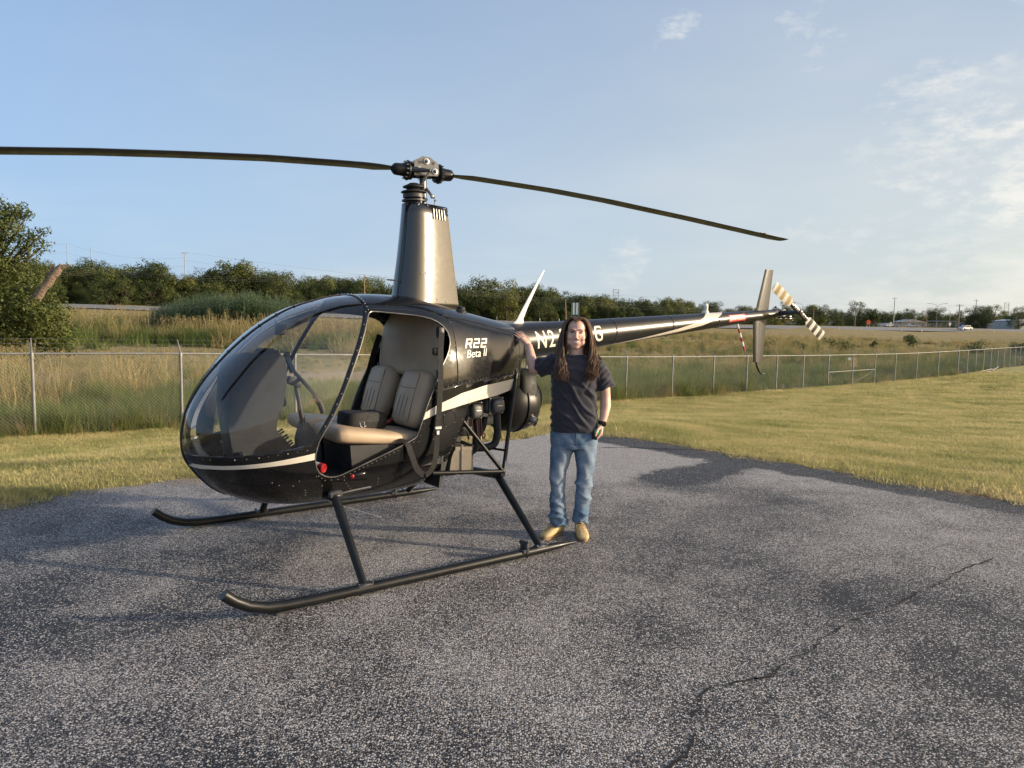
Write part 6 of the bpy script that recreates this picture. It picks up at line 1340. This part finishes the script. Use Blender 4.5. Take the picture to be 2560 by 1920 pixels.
def fold(p0, p1, wdt, amp, mask=1):
    p0, p1 = np.array(p0), np.array(p1); e = p1-p0; L_ = np.linalg.norm(e); e = e/L_; r = np.stack([X_-p0[0], Z_-p0[1]], 1); t = r@e; dd = r[:, 0]*-e[1]+r[:, 1]*e[0]; dd = dd+.012*np.sin(t*18+p0[0]*40)
    return amp*np.exp(-(dd/wdt)**2)*np.clip(np.minimum(t, L_-t)/.06+.4, 0, 1)*((t > -.03) & (t < L_+.03))*mask
for p0, p1, w_, a_ in (((-.04, 1.14), (.18, .86), .011, .011), ((-.08, 1.06), (.15, .80), .013, .009), ((.05, 1.17), (.19, .97), .010, .009), ((-.12, .98), (.05, .80), .012, .007), ((.08, 1.08), (.19, .92), .009, -.008), ((-.05, 1.10), (.13, .84), .010, -.008), ((-.13, 1.2), (-.04, 1.02), .012, -.006), ((.13, 1.21), (.1, 1.06), .012, -.006), ((-.14, .9), (.0, .79), .010, -.006), ((.1, .9), (.2, .82), .012, .008), ((-.145, 1.13), (-.09, .85), .016, .006)):
    dis += fold(p0, p1, w_, a_, front)
dis += .0035*np.sin(X_*60+Z_*45+np.sin(Z_*30)*2)*np.clip(np.abs(nn[:, 0])+.2, 0, 1)*.8+.0025*np.sin(Z_*90+X_*20+Y_*40)
dis += np.where((X_ < -.13) | (X_ > .19), .003*np.sin((X_-Z_)*120), 0)
set_verts(me, v+nn*dis[:, None])
t = NT('charcoal_cotton'); c = t.co(); t.set(Base_Color=t.ramp(t.noise(c, 240, 3, .7), [(.3, (.026, .026, .034)), (.7, (.046, .045, .057))]), Roughness=.9); t.b.inputs['Specular IOR Level'].default_value = .15; t.b.inputs['Sheen Weight'].default_value = .25; t.bump(t.noise(c, 420, 3), .25, .002); M_TEE = t.m
TEE = finish('t_shirt', me, M_TEE)
m = MB(); m.rings([[(.022+a, .005+c_+.02*0, 1.338+h-(.012 if c_ < 0 else -.012)*abs(c_)/.06) for a, c_ in sup(2.2, r_, r_*.92, 28)] for h, r_ in ((-.012, .081), (0, .074), (.006, .068), (-.004, .064))], True, False, False); m.build('collar', M_TEE, TEE)
# --- jeans
b = MB(); rs = []
for z, hw, hd, cx_ in ((.66, .165, .105, .024), (.70, .178, .112, .024), (.76, .176, .112, .024), (.83, .165, .105, .022)): rs.append([(cx_+a, .02+c_, z) for a, c_ in sup(2.3, hw, hd, 32)])
b.rings(rs)
LEGS = [[(-.055, .015, .70), (-.072, .012, .60), (-.088, .005, .50), (-.094, .0, .42), (-.090, .005, .33), (-.085, .01, .22), (-.080, .012, .13), (-.079, .01, .085)], [(.105, .015, .70), (.112, .012, .60), (.110, .005, .50), (.108, .0, .42), (.100, .006, .33), (.092, .012, .22), (.086, .012, .14), (.084, .01, .10)]]
for L_ in LEGS: b.tube(L_, [.090, .079, .066, .059, .0565, .056, .059, .063], 22)
me = remeshed(b, .006, 4); v = verts_of(me); nn = normals_of(me); X_, Y_, Z_ = v.T; dis = np.zeros(len(v)); low = np.clip((.50-Z_)/.12, 0, 1); r_ = np.random.default_rng(8)
for k in range(30):
    z0 = r_.choice([.42, .36, .24, .16, .12, .10, .30, .40])+r_.normal(0, .02); sg = r_.choice([-1, 1]); xc = -.088 if sg < 0 else .10; ph = r_.uniform(0, 6.3); sl = r_.uniform(-.7, .7)
    dd = Z_-z0-sl*(X_-xc)-.012*np.sin((Y_*np.cos(ph)+X_*np.sin(ph))*45); am = r_.uniform(.006, .012)*r_.choice([1, 1, -1]); dis += am*np.exp(-(dd/r_.uniform(.008, .016))**2)*np.clip(.45+.55*np.sin(np.arctan2(Y_, X_-xc)+ph), 0, 1)*((X_ < .01) if sg < 0 else (X_ > .01))
dis += .004*np.exp(-((Z_-.60-.3*(X_-.02))/.010)**2)*front[:0].sum() if False else 0
for z0, sl in ((.665, .5), (.645, .7), (.69, .3)): dis += -.004*np.exp(-((Z_-z0-sl*np.abs(X_-.024)*.5)/.006)**2)*(nn[:, 1] < 0)*np.exp(-((X_-.024)/.07)**2)
dis += .002*np.sin(X_*70+Z_*40)
set_verts(me, v+nn*dis[:, None])
t = NT('washed_denim'); c = t.co(); sx = t.n('ShaderNodeSeparateXYZ'); t.l(c, sx.inputs[0]); wn = t.noise(c, 9, 5, .6)
fade = t.math('MULTIPLY', t.rng(sx.outputs[2], .12, .36), t.rng(sx.outputs[2], .46, .64, 1, 0)); fade = t.math('MULTIPLY', fade, t.rng(sx.outputs[1], -.09, -.02, 1, 0)); fade = t.math('ADD', t.math('MULTIPLY', fade, .75), t.math('MULTIPLY', t.math('ADD', wn, -.42), 1.5), 0, True)
tw = t.noise(c, 300, 2); base = t.mix(fade, (.085, .145, .235), (.43, .48, .52)); t.set(Base_Color=t.mix(1.0, base, t.ramp(tw, [(.2, (.8, .8, .8)), (.8, (1.15, 1.15, 1.15))]), 'MULTIPLY'), Roughness=.9); t.b.inputs['Specular IOR Level'].default_value = .15; t.bump(tw, .3, .002)
M_DENIM = t.m; JE = finish('jeans', me, M_DENIM)
m = MB(); m.tube([(.026, -.098, .80), (.027, -.096, .72), (.026, -.07, .655)], .0035, 4); m.build('seam', simple('denim_seam', (.03, .06, .12), .9), JE)
# --- shoes
M_SUEDE = simple('tan_suede', (.52, .385, .19), .85, var=.15, scale=24, bump=.2, bscale=140); M_SOLE = simple('gum_sole', (.23, .14, .075), .6, var=.15, scale=14); M_LACE = simple('shoe_lace', (.40, .30, .17), .8); M_ACC = simple('shoe_yellow', (.58, .40, .07), .6)
for nm, (ax_, ay_), ang in (('shoe', (-.078, .035), R(-38)), ('shoe', (.084, .045), R(4))):
    f = Vector((math.sin(ang), -math.cos(ang), 0)); sd = Vector((f.y, -f.x, 0)); o_ = Vector((ax_, ay_, 0))-f*.055
    def sp_(l, w, h): return o_+f*l+sd*w+Vector((0, 0, h))
    def ring(l, hw, zt_): return [sp_(l, a, max(.012, .012+(zt_-.012)*(.5+.5*bb))) for a, bb in [(hw*math.copysign(abs(math.cos(q))**.8, math.cos(q)), math.copysign(abs(math.sin(q))**.75, math.sin(q))) for q in np.linspace(0, 2*np.pi, 21)[:-1]]]
    m = MB(); m.rings([ring(l, hw, zt_) for l, hw, zt_ in ((0, .018, .06), (.008, .028, .078), (.03, .034, .086), (.07, .036, .088), (.11, .037, .086), (.15, .042, .072), (.19, .0455, .060), (.225, .043, .050), (.25, .034, .042), (.262, .02, .034))]); SH = m.build('shoe', M_SUEDE, PER)
    m = MB(); m.rings([[sp_(l, w, z) for l, w in out] for out, z in (([(x, y) for x, y in zip(*[[.131+.137*math.cos(q) for q in np.linspace(0, 2*np.pi, 29)[:-1]], [(.040+.008*math.cos(q))*math.copysign(abs(math.sin(q))**.8, math.sin(q)) for q in np.linspace(0, 2*np.pi, 29)[:-1]]])], z) for z in (.0, .022))]); m.build('sole', M_SOLE, SH)
    m = MB()
    for k in range(5): l = .118+.021*k; zt_ = .088-.0065*k*1.0; m.tube([sp_(l, -.018, zt_-.006), sp_(l+.004, 0, zt_+.001), sp_(l+.008, .018, zt_-.006)], .003, 5)
    m.tube([sp_(.115, -.012, .09), sp_(.12, -.03, .085), sp_(.135, -.04, .07)], .0025, 5); m.tube([sp_(.115, .012, .09), sp_(.125, .03, .088), sp_(.14, .042, .068)], .0025, 5); m.build('laces', M_LACE, SH)
    m = MB()
    for q in (1, -1):
        for k in range(3): l = .09+.02*k; m.tube([sp_(l, q*.0365, .024), sp_(l+.012, q*.034, .05), sp_(l+.02, q*.027, .070)], .004, 4)
    m.build('side_flash', M_ACC, SH)['kind'] = 'stuff'
# --- wristwatch
w0, w1 = Vector((.2265, -.030, .862)), Vector((.221, -.036, .838)); m = MB(); m.tube([w0, w0.lerp(w1, .5), w1], [.0285, .0290, .0285], 18); WA = m.build('wristwatch', M_RUBBER, PER)
m = MB(); m.rbox((.232, -.062, .850), (.034, .012, .038), .006, 2, Matrix.Rotation(R(12), 3, 'Z')); m.build('watch_case', simple('watch_black_glass', (.008, .008, .009), .12), WA)
# --- hair
b = MB(); r_ = random.Random(21)
cap = []
def scalp(az, el, k=1.0): return hp(.0755*k*math.cos(el)*math.sin(az), .016+.096*k*math.cos(el)*-math.cos(az), .040+.085*k*math.sin(el))
part = hp(-.012, -.03, .122)
def lock(p0, p1, p2, p3, p4, w0_, seed):
    rr = random.Random(seed); pts = bez([p0, p1, p2, p3, p4]); out = []
    ph = rr.uniform(0, 6.3); am = rr.uniform(.003, .010)
    for i, p in enumerate(pts): t = i/(len(pts)-1); out.append(p+Vector((am*math.sin(t*9+ph)*t, am*math.cos(t*8+ph)*t*.7, 0)))
    rad = [w0_*(.45+.75*min(1, 2.5*(i/(len(pts)-1))))*(1-.86*max(0, (i/(len(pts)-1)-.6)/.4)**1.5) for i in range(len(pts))]; b.tube(out, rad, 5, True, .55)
def lock6(P_, w0_, seed):
    rr = random.Random(seed); pts = bez(P_); out = []; ph = rr.uniform(0, 6.3); am = rr.uniform(.006, .019); fr = rr.uniform(13, 22); m_ = len(pts)-1
    for i, p in enumerate(pts): t = i/m_; g = max(0, t-.42)/.58; out.append(p+Vector((am*math.sin(t*fr+ph)*g, am*math.cos(t*fr+ph)*g*.6, 0)))
    rad = [w0_*(.55+.6*min(1, 2.5*i/m_))*(1-.88*max(0, (i/m_-.62)/.38)**1.4) for i in range(m_+1)]; b.tube(out, rad, 5, True, .6)
for s in (-1, 1):
    for k in range(520):
        a = (k+.5)/520; a = a**.9
        # start along the parting, from the hairline above the forehead back to the crown
        yy = -.063+.138*a; st = hp(-.010+s*.0006, yy, .038+.090*math.sqrt(max(.05, 1-((yy-.020)/.098)**2))); lay = r_.uniform(1.0, 1.15)
        az = (1.06+1.29*a+r_.uniform(-.08, .08))*s
        p1 = scalp(az*.82, .86-.04*a, lay*1.03); p2 = scalp(az*1.02, .12, lay*1.09)
        if a < .66:
            q = r_.uniform(0, 1); p2 = p2+Vector((s*.010, .012, 0))
            p3 = Vector((.022+s*(.098+.042*q), -.014-.045*(1-q)+.02*r_.uniform(-1, 1), 1.375+r_.uniform(-.02, .02))); ln = r_.uniform(.0, .09)*(1-.5*q)
            pm = Vector((.022+s*(.080+.065*q)+r_.uniform(-.01, .01), -.078-.02*math.sin(q*3), 1.275+r_.uniform(-.02, .02)))
            p4 = Vector((.022+s*(.060+.085*q)+r_.uniform(-.02, .02), -.108-.015*math.sin(q*3)+r_.uniform(-.012, .006), 1.155+ln+.02*(q-.5)))
            lock6([st, p1, p2, p3, pm, p4], r_.uniform(.0024, .0048), k*7+s)
        else:
            p3 = Vector((.02+s*r_.uniform(.06, .14), .07+r_.uniform(-.02, .03), 1.36)); p4 = Vector((.02+s*r_.uniform(.04, .15), .135+r_.uniform(-.02, .02), 1.20+r_.uniform(0, .06))); pm = p3.lerp(p4, .5)
            if s > 0 and r_.random() < .5: p3 = Vector((.135+r_.uniform(0, .03), .03, 1.37)); pm = Vector((.165+r_.uniform(-.01, .03), .02, 1.335)); p4 = Vector((.19+r_.uniform(-.03, .04), -.02, 1.29+r_.uniform(-.04, .03)))
            lock6([st, p1, p2, p3, pm, p4], r_.uniform(.003, .0055), k*7+s)
# scalp cap under the locks, set back from the hairline
b.ball(hp(0, .034, .044), 1, 24, 14, (.0755, .088, .081), HR)
t = NT('dark_brown_hair'); geo = t.n('ShaderNodeNewGeometry'); c = t.co(); st_ = t.noise(c, 60, 4); f_ = t.math('ADD', t.math('MULTIPLY', geo.outputs['Random Per Island'], .6), t.math('MULTIPLY', st_, .4)); t.set(Base_Color=t.ramp(f_, [(.2, (.032, .017, .010)), (.55, (.10, .052, .028)), (.9, (.26, .145, .07))]), Roughness=.55); t.b.inputs['Specular IOR Level'].default_value = .5
HAIR = b.build('hair', t.m, PER); HAIR['kind'] = 'stuff'
# --- thing held in the left hand
ph = empty('phone', tuple(Vector((.44, 5.24, 0))+LH(.035, .085, .032)), 0, 'small black and green case held in the hanging hand with the watch', 'phone case')
ph.rotation_euler = (R(8), R(12), R(60)); m = MB(); m.rbox((0, 0, -.012), (.016, .045, .05), .006, 2); m.build('lower_half', M_RUBBER, ph); m = MB(); m.rbox((0, 0, .026), (.0155, .0445, .030), .006, 2); m.build('upper_half', simple('bright_green_plastic', (.03, .48, .20), .4), ph)

# ================================================================ far things along the road
M_WOOD = simple('pole_timber', (.23, .155, .10), .85, var=.25, scale=4); M_CONC = simple('pole_grey', (.30, .30, .30), .6, var=.15); M_WIRE = simple('overhead_wire', (.16, .16, .15), .6)
def dirp(px, Y): return (px-1280)/1800*Y
def zpix(px, py, Y): return CAM_H-(py-(800+.01487*(px-1280)))/1800*Y
def pole(px, ytop, Y, r, label, mat=M_WOOD, arm=0, lean=0, base=None):
    x = dirp(px, Y); zb_ = float(height(x, Y)) if base is None else base; zt_ = zpix(px, ytop, Y); e = empty('utility_pole', (x, Y, zb_), 0, label, 'utility pole')
    m = MB(); m.tube([(0, 0, -.5), (lean, 0, zt_-zb_)], [r*1.15, r*.8], 8); m.build('shaft', mat, e)
    if arm: m = MB(); m.box((lean*.95, 0, zt_-zb_-.5), (arm, .1, .12)); [m.lathe([(.05, 0), (.06, .1), (.03, .18)], (lean*.95+q*arm*.46, 0, zt_-zb_-.44), n=6) for q in (-1, -.45, .45, 1)]; m.build('cross_arm', mat, e)
    return (x+lean, Y, zt_)
pA = pole(262, 675, 185, .17, 'timber roadside pole against the wood beside the golden grass')
pB = pole(1413, 748, 212, .16, 'leaning timber pole beside the striped back of a road sign', lean=-.4)
pC = pole(910, 688, 196, .15, 'timber roadside pole behind the mast fairing')
t1 = pole(175, 612, 250, .17, 'tall grey line pole rising behind the big oak', M_CONC); t2 = pole(234, 620, 262, .17, 'tall grey line pole with a red marker above the wood', M_CONC); t3 = pole(465, 632, 262, .18, 'tall dark line pole with a crossarm above the wood', M_CONC, 2.2)
pD = pole(2132, 770, 250, .16, 'timber pole with a long crossarm left of the orange sign', M_WOOD, 5.5); pE = pole(2228, 744, 330, .2, 'tall thin grey pole behind the round topped tree', M_CONC, 2.5); pF = pole(2310, 776, 262, .15, 'dark timber pole before the fenced yards', M_WOOD, 3); pG = pole(2390, 761, 255, .18, 'timber pole with a transformer arm beside the white car', M_WOOD, 2.6); pH = pole(2431, 749, 340, .18, 'far thin pole above the right hand trees', M_CONC, 2); pI = pole(2028, 771, 262, .16, 'timber pole beside the tail rotor', M_WOOD, 3.5)
def wire(a, b, sag, label, r=.018, group='overhead wires'):
    a, b = Vector(a), Vector(b); m = MB(); m.tube([a.lerp(b, t)-Vector((0, 0, sag*4*t*(1-t)))-a for t in np.linspace(0, 1, 17)], r, 4); o = m.build('overhead_wire', M_WIRE); o.location = a; tag(o, label, 'wire', group)
for dz in (0, -.55, -1.0):
    lab = ('upper', 'middle', 'lower')[(0, -.55, -1.0).index(dz)]
    o = Vector((0, 0, dz)); wire(Vector((-150, 160, 9.6))+o, Vector(pA)+o, .9, lab+' wire running left from the pole by the golden grass'); wire(Vector(pA)+o, Vector(pC)+o, 1.3, lab+' wire from the pole by the golden grass to the pole behind the mast'); wire(Vector(pC)+o, Vector(pB)+o, 1.0, lab+' wire from the pole behind the mast to the leaning pole'); wire(Vector(pB)+o, Vector((78, 236, 6.5))+o, 1.0, lab+' wire running right from the leaning pole')
for dz in (0, -3.0): o = Vector((0, 0, dz)); lab = 'upper' if dz == 0 else 'lower'; wire(Vector((-190, 235, 24))+o, Vector(t1)+o, 1, lab+' line left of the tall pole behind the oak', .02); wire(Vector(t1)+o, Vector(t3)+Vector((0, 0, -2))+o, 2.2, lab+' line between the tall poles above the wood', .02); wire(Vector(t3)+o, Vector((60, 300, 12))+o, 2.5, lab+' line sinking behind the wood', .02)
for dz in (0, -.6): o = Vector((0, 0, dz)); lab = 'upper' if dz == 0 else 'lower'; wire(Vector((78, 236, 6.5))+o, Vector(pD)+o, 1.2, lab+' wire from behind the tail to the long crossarm pole'); wire(Vector(pD)+o, Vector(pG)+o, 1.0, lab+' wire from the long crossarm pole to the transformer pole'); wire(Vector(pG)+o, Vector((230, 275, 8))+o, 1.0, lab+' wire leaving the transformer pole to the right')
# back of a large road sign
Y = 206; x = dirp(1435, Y); zb_ = float(height(x, Y)); e = empty('road_sign', (x, Y, zb_), 0, 'tall road sign seen from behind with pale and dark upright bands', 'sign'); zt_ = zpix(1435, 757, Y)-zb_; z0 = zpix(1435, 786, Y)-zb_
m = MB()
for k in range(5): m.cur = k % 2; m.box((-.92+.46*k, 0, (zt_+z0)/2), (.455, .06, zt_-z0))
m.build('panel', [simple('sign_back_teal', (.10, .17, .17), .5), simple('sign_back_pale', (.62, .62, .60), .5)], e); m = MB(); m.box((-.95, .08, (z0+.1)/2), (.1, .1, z0+.3)); m.build('post', M_CONC, e); m = MB(); m.box((.9, .08, (z0+.1)/2), (.1, .1, z0+.3)); m.build('post', M_CONC, e); m = MB(); m.box((.1, .0, z0-.12), (2.2, .05, .16)); m.build('edge_rail', simple('sign_rail_teal', (.08, .25, .26), .5), e)
# orange diamond work sign
Y = 240; x = dirp(2166, Y); zb_ = float(height(x, Y)); zc_ = zpix(2166, 805, Y); e = empty('road_work_sign', (x, Y, zb_), 0, 'orange diamond road work sign on two posts beside the road', 'sign'); m = MB(); m.box((0, 0, zc_-zb_), (1.2, .03, 1.2), Matrix.Rotation(R(45), 3, 'Y')); m.build('plate', simple('fluorescent_orange', (.85, .10, .03), .5), e)
for q in (-.45, .45): m = MB(); m.box((q, .05, (zc_-zb_)/2-.1), (.09, .06, zc_-zb_+.3)); m.build('post', M_ALU, e)
m = MB(); m.box((0, -.02, zc_-zb_+.12), (.7, .01, .10)); m.box((0, -.02, zc_-zb_-.08), (.8, .01, .10)); m.build('lettering_bar', M_DARK, e)
# white marker posts along the road
for k, px in enumerate((232, 1240, 1347, 1395, 2095, 2150, 2250, 2300, 2480)):
    Y = 200/(1-.329*(px-1280)/1800)*1.0; x = dirp(px, Y); Y = float(y_road(x))+(8.0 if px < 1500 else -7.5); x = dirp(px, Y); m = MB(); m.tube([(0, 0, -.1), (0, 0, .95)], .07, 6); m.lathe([(.075, .7), (.075, .85)], (0, 0, 0), n=6); o = m.build('marker_post', simple('marker_white', (.75, .74, .70), .5)); o.location = (x, Y, float(height(x, Y))); tag(o, 'short white marker post on the verge of the road', 'post', 'road marker posts')
# cars
M_TYRE = simple('tyre', (.02, .02, .02), .8); M_CARGLASS = simple('car_window', (.02, .025, .03), .1)
def car(name, x, y, rz, col, L_, H_, label, cat, cabin=(.18, .86), base=.0):
    z = float(height(x, y)) if base == 0 else base; e = empty(name, (x, y, z), rz, label, cat); hw = .9; c0, c1 = cabin
    m = MB(); pr = [(-L_/2, .35), (-L_/2, .85), (-L_/2+.12, .98), (-L_/2+L_*c0, 1.02), (-L_/2+L_*c1, 1.0), (L_/2-.15, .88), (L_/2, .7), (L_/2, .35)]; m.prism(pr, 2*hw, lambda a, b, h: (a, h-hw, b)); m.build('body', simple(name+'_paint', col, .3, 0, var=.05, coat=.5), e, 30)
    m = MB(); a0, a1 = -L_/2+L_*c0, -L_/2+L_*c1; m.prism([(a0-.1, 1.0), (a0+.12, H_-.06), (a0+.3, H_), (a1-.9, H_), (a1-.15, 1.0)], 1.6, lambda a, b, h: (a, h-.8, b)); cb = m.build('cabin', simple(name+'_roof', col, .3, 0, var=.05), e, 30)
    for s in (1, -1): m = MB(); m.prism([(a0+.12, 1.05), (a0+.26, H_-.12), (a1-.98, H_-.12), (a1-.40, 1.05)], .01*s, lambda a, b, h, s=s: (a, s*.803+h, b)); m.build('side_window', M_CARGLASS, e)
    m = MB(); m.prism([(a1-.92, H_-.08), (a1-.2, 1.03), (a1-.17, 1.04), (a1-.89, H_-.07)], 1.5, lambda a, b, h: (a, h-.75, b)); m.build('windscreen', M_CARGLASS, e)
    for xx in (-L_*.31, L_*.31):
        for s in (1, -1): m = MB(); m.lathe([(.33, 0), (.33, .2), (.2, .21)], (xx, s*.72, .33), (0, s, 0), 14); m.build('wheel', M_TYRE, e)
    for s in (1, -1): m = MB(); m.rbox((L_/2, s*.65, .72), (.05, .3, .14), .02, 1); m.build('headlight', simple('headlight', (.7, .7, .68), .2), e)
    return e
rdz = R(math.degrees(math.atan(.329)))
Yc = float(y_road(dirp(2402, 252))); car('passenger_car', dirp(2402, Yc), Yc-1.5, rdz+math.pi, (.62, .62, .61), 4.6, 1.68, 'white sport utility car driving on the road beyond the fence', 'car', base=float(z_road(dirp(2402, Yc)))+.1)
car('pickup_truck', dirp(1976, 276), 276, rdz, (.66, .68, .70), 5.4, 1.75, 'white pickup parked next to the yellow bus', 'pickup', (.3, .8)); car('parked_car', dirp(2215, 300), 300, .5, (.5, .5, .5), 4.6, 1.5, 'silver car parked in the yard behind the orange sign', 'car'); car('parked_car', dirp(2275, 305), 305, .2, (.55, .56, .57), 4.8, 1.7, 'pale van like car parked beside the collapsed shed', 'car')
# yellow bus
Y = 280; x = dirp(1951, Y); e = empty('bus', (x, Y, float(height(x, Y))), rdz, 'yellow school bus parked beyond the road under the trees', 'bus'); m = MB(); m.rbox((0, 0, 1.75), (8.5, 2.4, 2.2), .2, 2); m.rbox((4.6, 0, 1.2), (1.4, 2.1, 1.1), .15, 2); m.build('body', simple('bus_yellow', (.60, .36, .04), .45), e)
for k in range(8):
    m = MB(); m.box((-3.6+.95*k, -1.205, 2.2), (.7, .02, .65)); m.build('window', M_CARGLASS, e)
for xx in (-2.6, 3.0): m = MB(); m.lathe([(.48, 0), (.48, .25)], (xx, -1.2, .48), (0, -1, 0), 14); m.build('wheel', M_TYRE, e)
# sheds and yards
def shed(px0, px1, ytop, Y, depth, label, wall, roof, nwin=2, slope=.6, door=True):
    x0, x1 = dirp(px0, Y), dirp(px1, Y); xc = (x0+x1)/2; z = float(height(xc, Y)); H_ = zpix((px0+px1)/2, ytop, Y)-z; e = empty('shed', (xc, Y, z), 0, label, 'building'); w = x1-x0
    m = MB(); m.box((0, depth/2, H_/2-.2), (w, depth, H_+.4)); m.build('wall', simple('shed_wall', wall, .7, var=.15, scale=.7), e); m = MB(); m.prism([(-w/2-.3, H_+.02), (w/2+.3, H_+.02), (w/2+.3, H_+.14), (0, H_+slope), (-w/2-.3, H_+.14)], depth+.6, lambda a, b, h: (a, h-.3, b)); m.build('roof', simple('shed_roof', roof, .5, .3, var=.15, scale=.5), e, None)
    for k in range(nwin): m = MB(); m.box((-w/2+w*(k+.7)/(nwin+.6), -.03, H_*.58), (min(1.4, w*.16), .06, .9)); m.build('window', M_CARGLASS, e)
    if door: m = MB(); m.box((w*.36, -.03, 1.05), (1.0, .06, 2.1)); m.build('door', simple('shed_door', (.12, .12, .12), .6), e)
    return e
shed(2196, 2245, 812, 320, 8, 'low pale grey shed behind the parked silver car', (.42, .42, .42), (.45, .45, .46), 2, .5)
shed(2248, 2312, 806, 330, 9, 'brownish tumbledown shed among the yards', (.28, .24, .20), (.34, .31, .28), 1, 1.4)
shed(2410, 2462, 809, 300, 8, 'dark grey shop shed left of the fenced yard', (.30, .30, .31), (.24, .24, .25), 3, .5)
shed(2478, 2516, 812, 305, 8, 'cream walled shed under the spreading trees', (.52, .45, .36), (.33, .3, .28), 1, .6)
shed(2524, 2580, 803, 290, 12, 'white metal barn at the far right of the yards', (.62, .64, .66), (.58, .6, .62), 1, .8)
# open canopy
Y = 300; x = dirp(2362, Y); z = float(height(x, Y)); e = empty('canopy', (x, Y, z), 0, 'flat roofed open canopy on thin posts beside the yards', 'canopy'); H_ = zpix(2362, 803, Y)-z; m = MB(); m.box((0, 3, H_), (9, 7, .3)); m.build('roof', simple('canopy_grey', (.36, .36, .36), .6), e)
for q in (-4.2, 0, 4.2): m = MB(); m.box((q, 0, H_/2), (.2, .2, H_)); m.build('post', M_CONC, e)
# yard fence, white panel sign, double street lamp
Y = 285; m = MB(); xa, xb = dirp(2150, Y), dirp(2360, Y)
e = empty('yard_fence', (xa, Y, float(height(xa, Y))), 0, 'long low grey fence along the front of the yards', 'fence')
for k in range(14): q = (xb-xa)*k/13; m = MB(); m.tube([(q, 0, -.2), (q, 0, 1.7)], .05, 5); m.build('fence_post', M_CONC, e)
for zz in (.5, 1.0, 1.55): m = MB(); m.tube([(0, 0, zz), (xb-xa, 0, zz)], .045, 4); m.build('fence_rail', M_CONC, e)
for (px, py0, Y, wd, ht, lab) in ((2369, 811, 262, .9, 1.3, 'white shield shaped sign before the canopy'), (2222, 809, 270, .7, 1.0, 'small white sign before the yard fence')):
    x = dirp(px, Y); z = float(height(x, Y)); zc_ = zpix(px, py0, Y)-z; e = empty('road_sign', (x, Y, z), 0, lab, 'sign'); m = MB(); m.prism([(-wd/2, ht/2), (wd/2, ht/2), (wd/2, -ht*.1), (0, -ht/2), (-wd/2, -ht*.1)], .04, lambda a, b, h: (a, h, b+zc_)); m.build('plate', simple('sign_white', (.75, .75, .74), .5), e); m = MB(); m.box((0, .06, zc_/2), (.08, .06, zc_)); m.build('post', M_ALU, e)
for (px, yt, Y, two, lab) in ((2335, 759, 300, 1, 'double armed street lamp over the yards'), (2000, 757, 300, 0, 'single armed street lamp behind the tail rotor'), (2368, 772, 330, 0, 'far single armed street lamp behind the canopy')):
    x = dirp(px, Y); z = float(height(x, Y)); H_ = zpix(px, yt, Y)-z; e = empty('street_lamp', (x, Y, z), 0, lab, 'street lamp'); m = MB(); m.tube([(0, 0, -.2), (0, 0, H_-1.2)], [.12, .08], 8); m.build('shaft', M_CONC, e)
    for s in ((1, -1) if two else (-1,)): m = MB(); m.tube([(0, 0, H_-1.3), (s*.8, 0, H_-.5), (s*2.4, 0, H_-.05), (s*3.4, 0, H_)], .07, 6); m.rbox((s*3.8, 0, H_), (.9, .3, .16), .05, 1); m.build('arm', M_CONC, e)
# lattice mast top and tower frame above the wood
for (px, yt, Y, lab) in ((2507, 757, 380, 'lattice water tower frame behind the right hand trees'), (1535, 724, 300, 'steel frame gantry just above the wood')):
    x = dirp(px, Y); z = float(height(x, Y)); H_ = zpix(px, yt, Y)-z; e = empty('lattice_frame', (x, Y, z), 0, lab, 'tower')
    for q in (-1.4, 1.4): m = MB(); m.tube([(q, 0, 0), (q*.8, 0, H_)], .12, 5); m.build('leg', M_CONC, e)
    m = MB(); [m.tube([(-1.3, 0, H_*k), (1.3, 0, H_*k)], .07, 4) for k in (.8, .9, .995)]; m.tube([(-1.3, 0, H_*.8), (1.2, 0, H_*.9)], .05, 4); m.tube([(1.3, 0, H_*.9), (-1.2, 0, H_)], .05, 4); m.build('cross_brace', M_CONC, e)
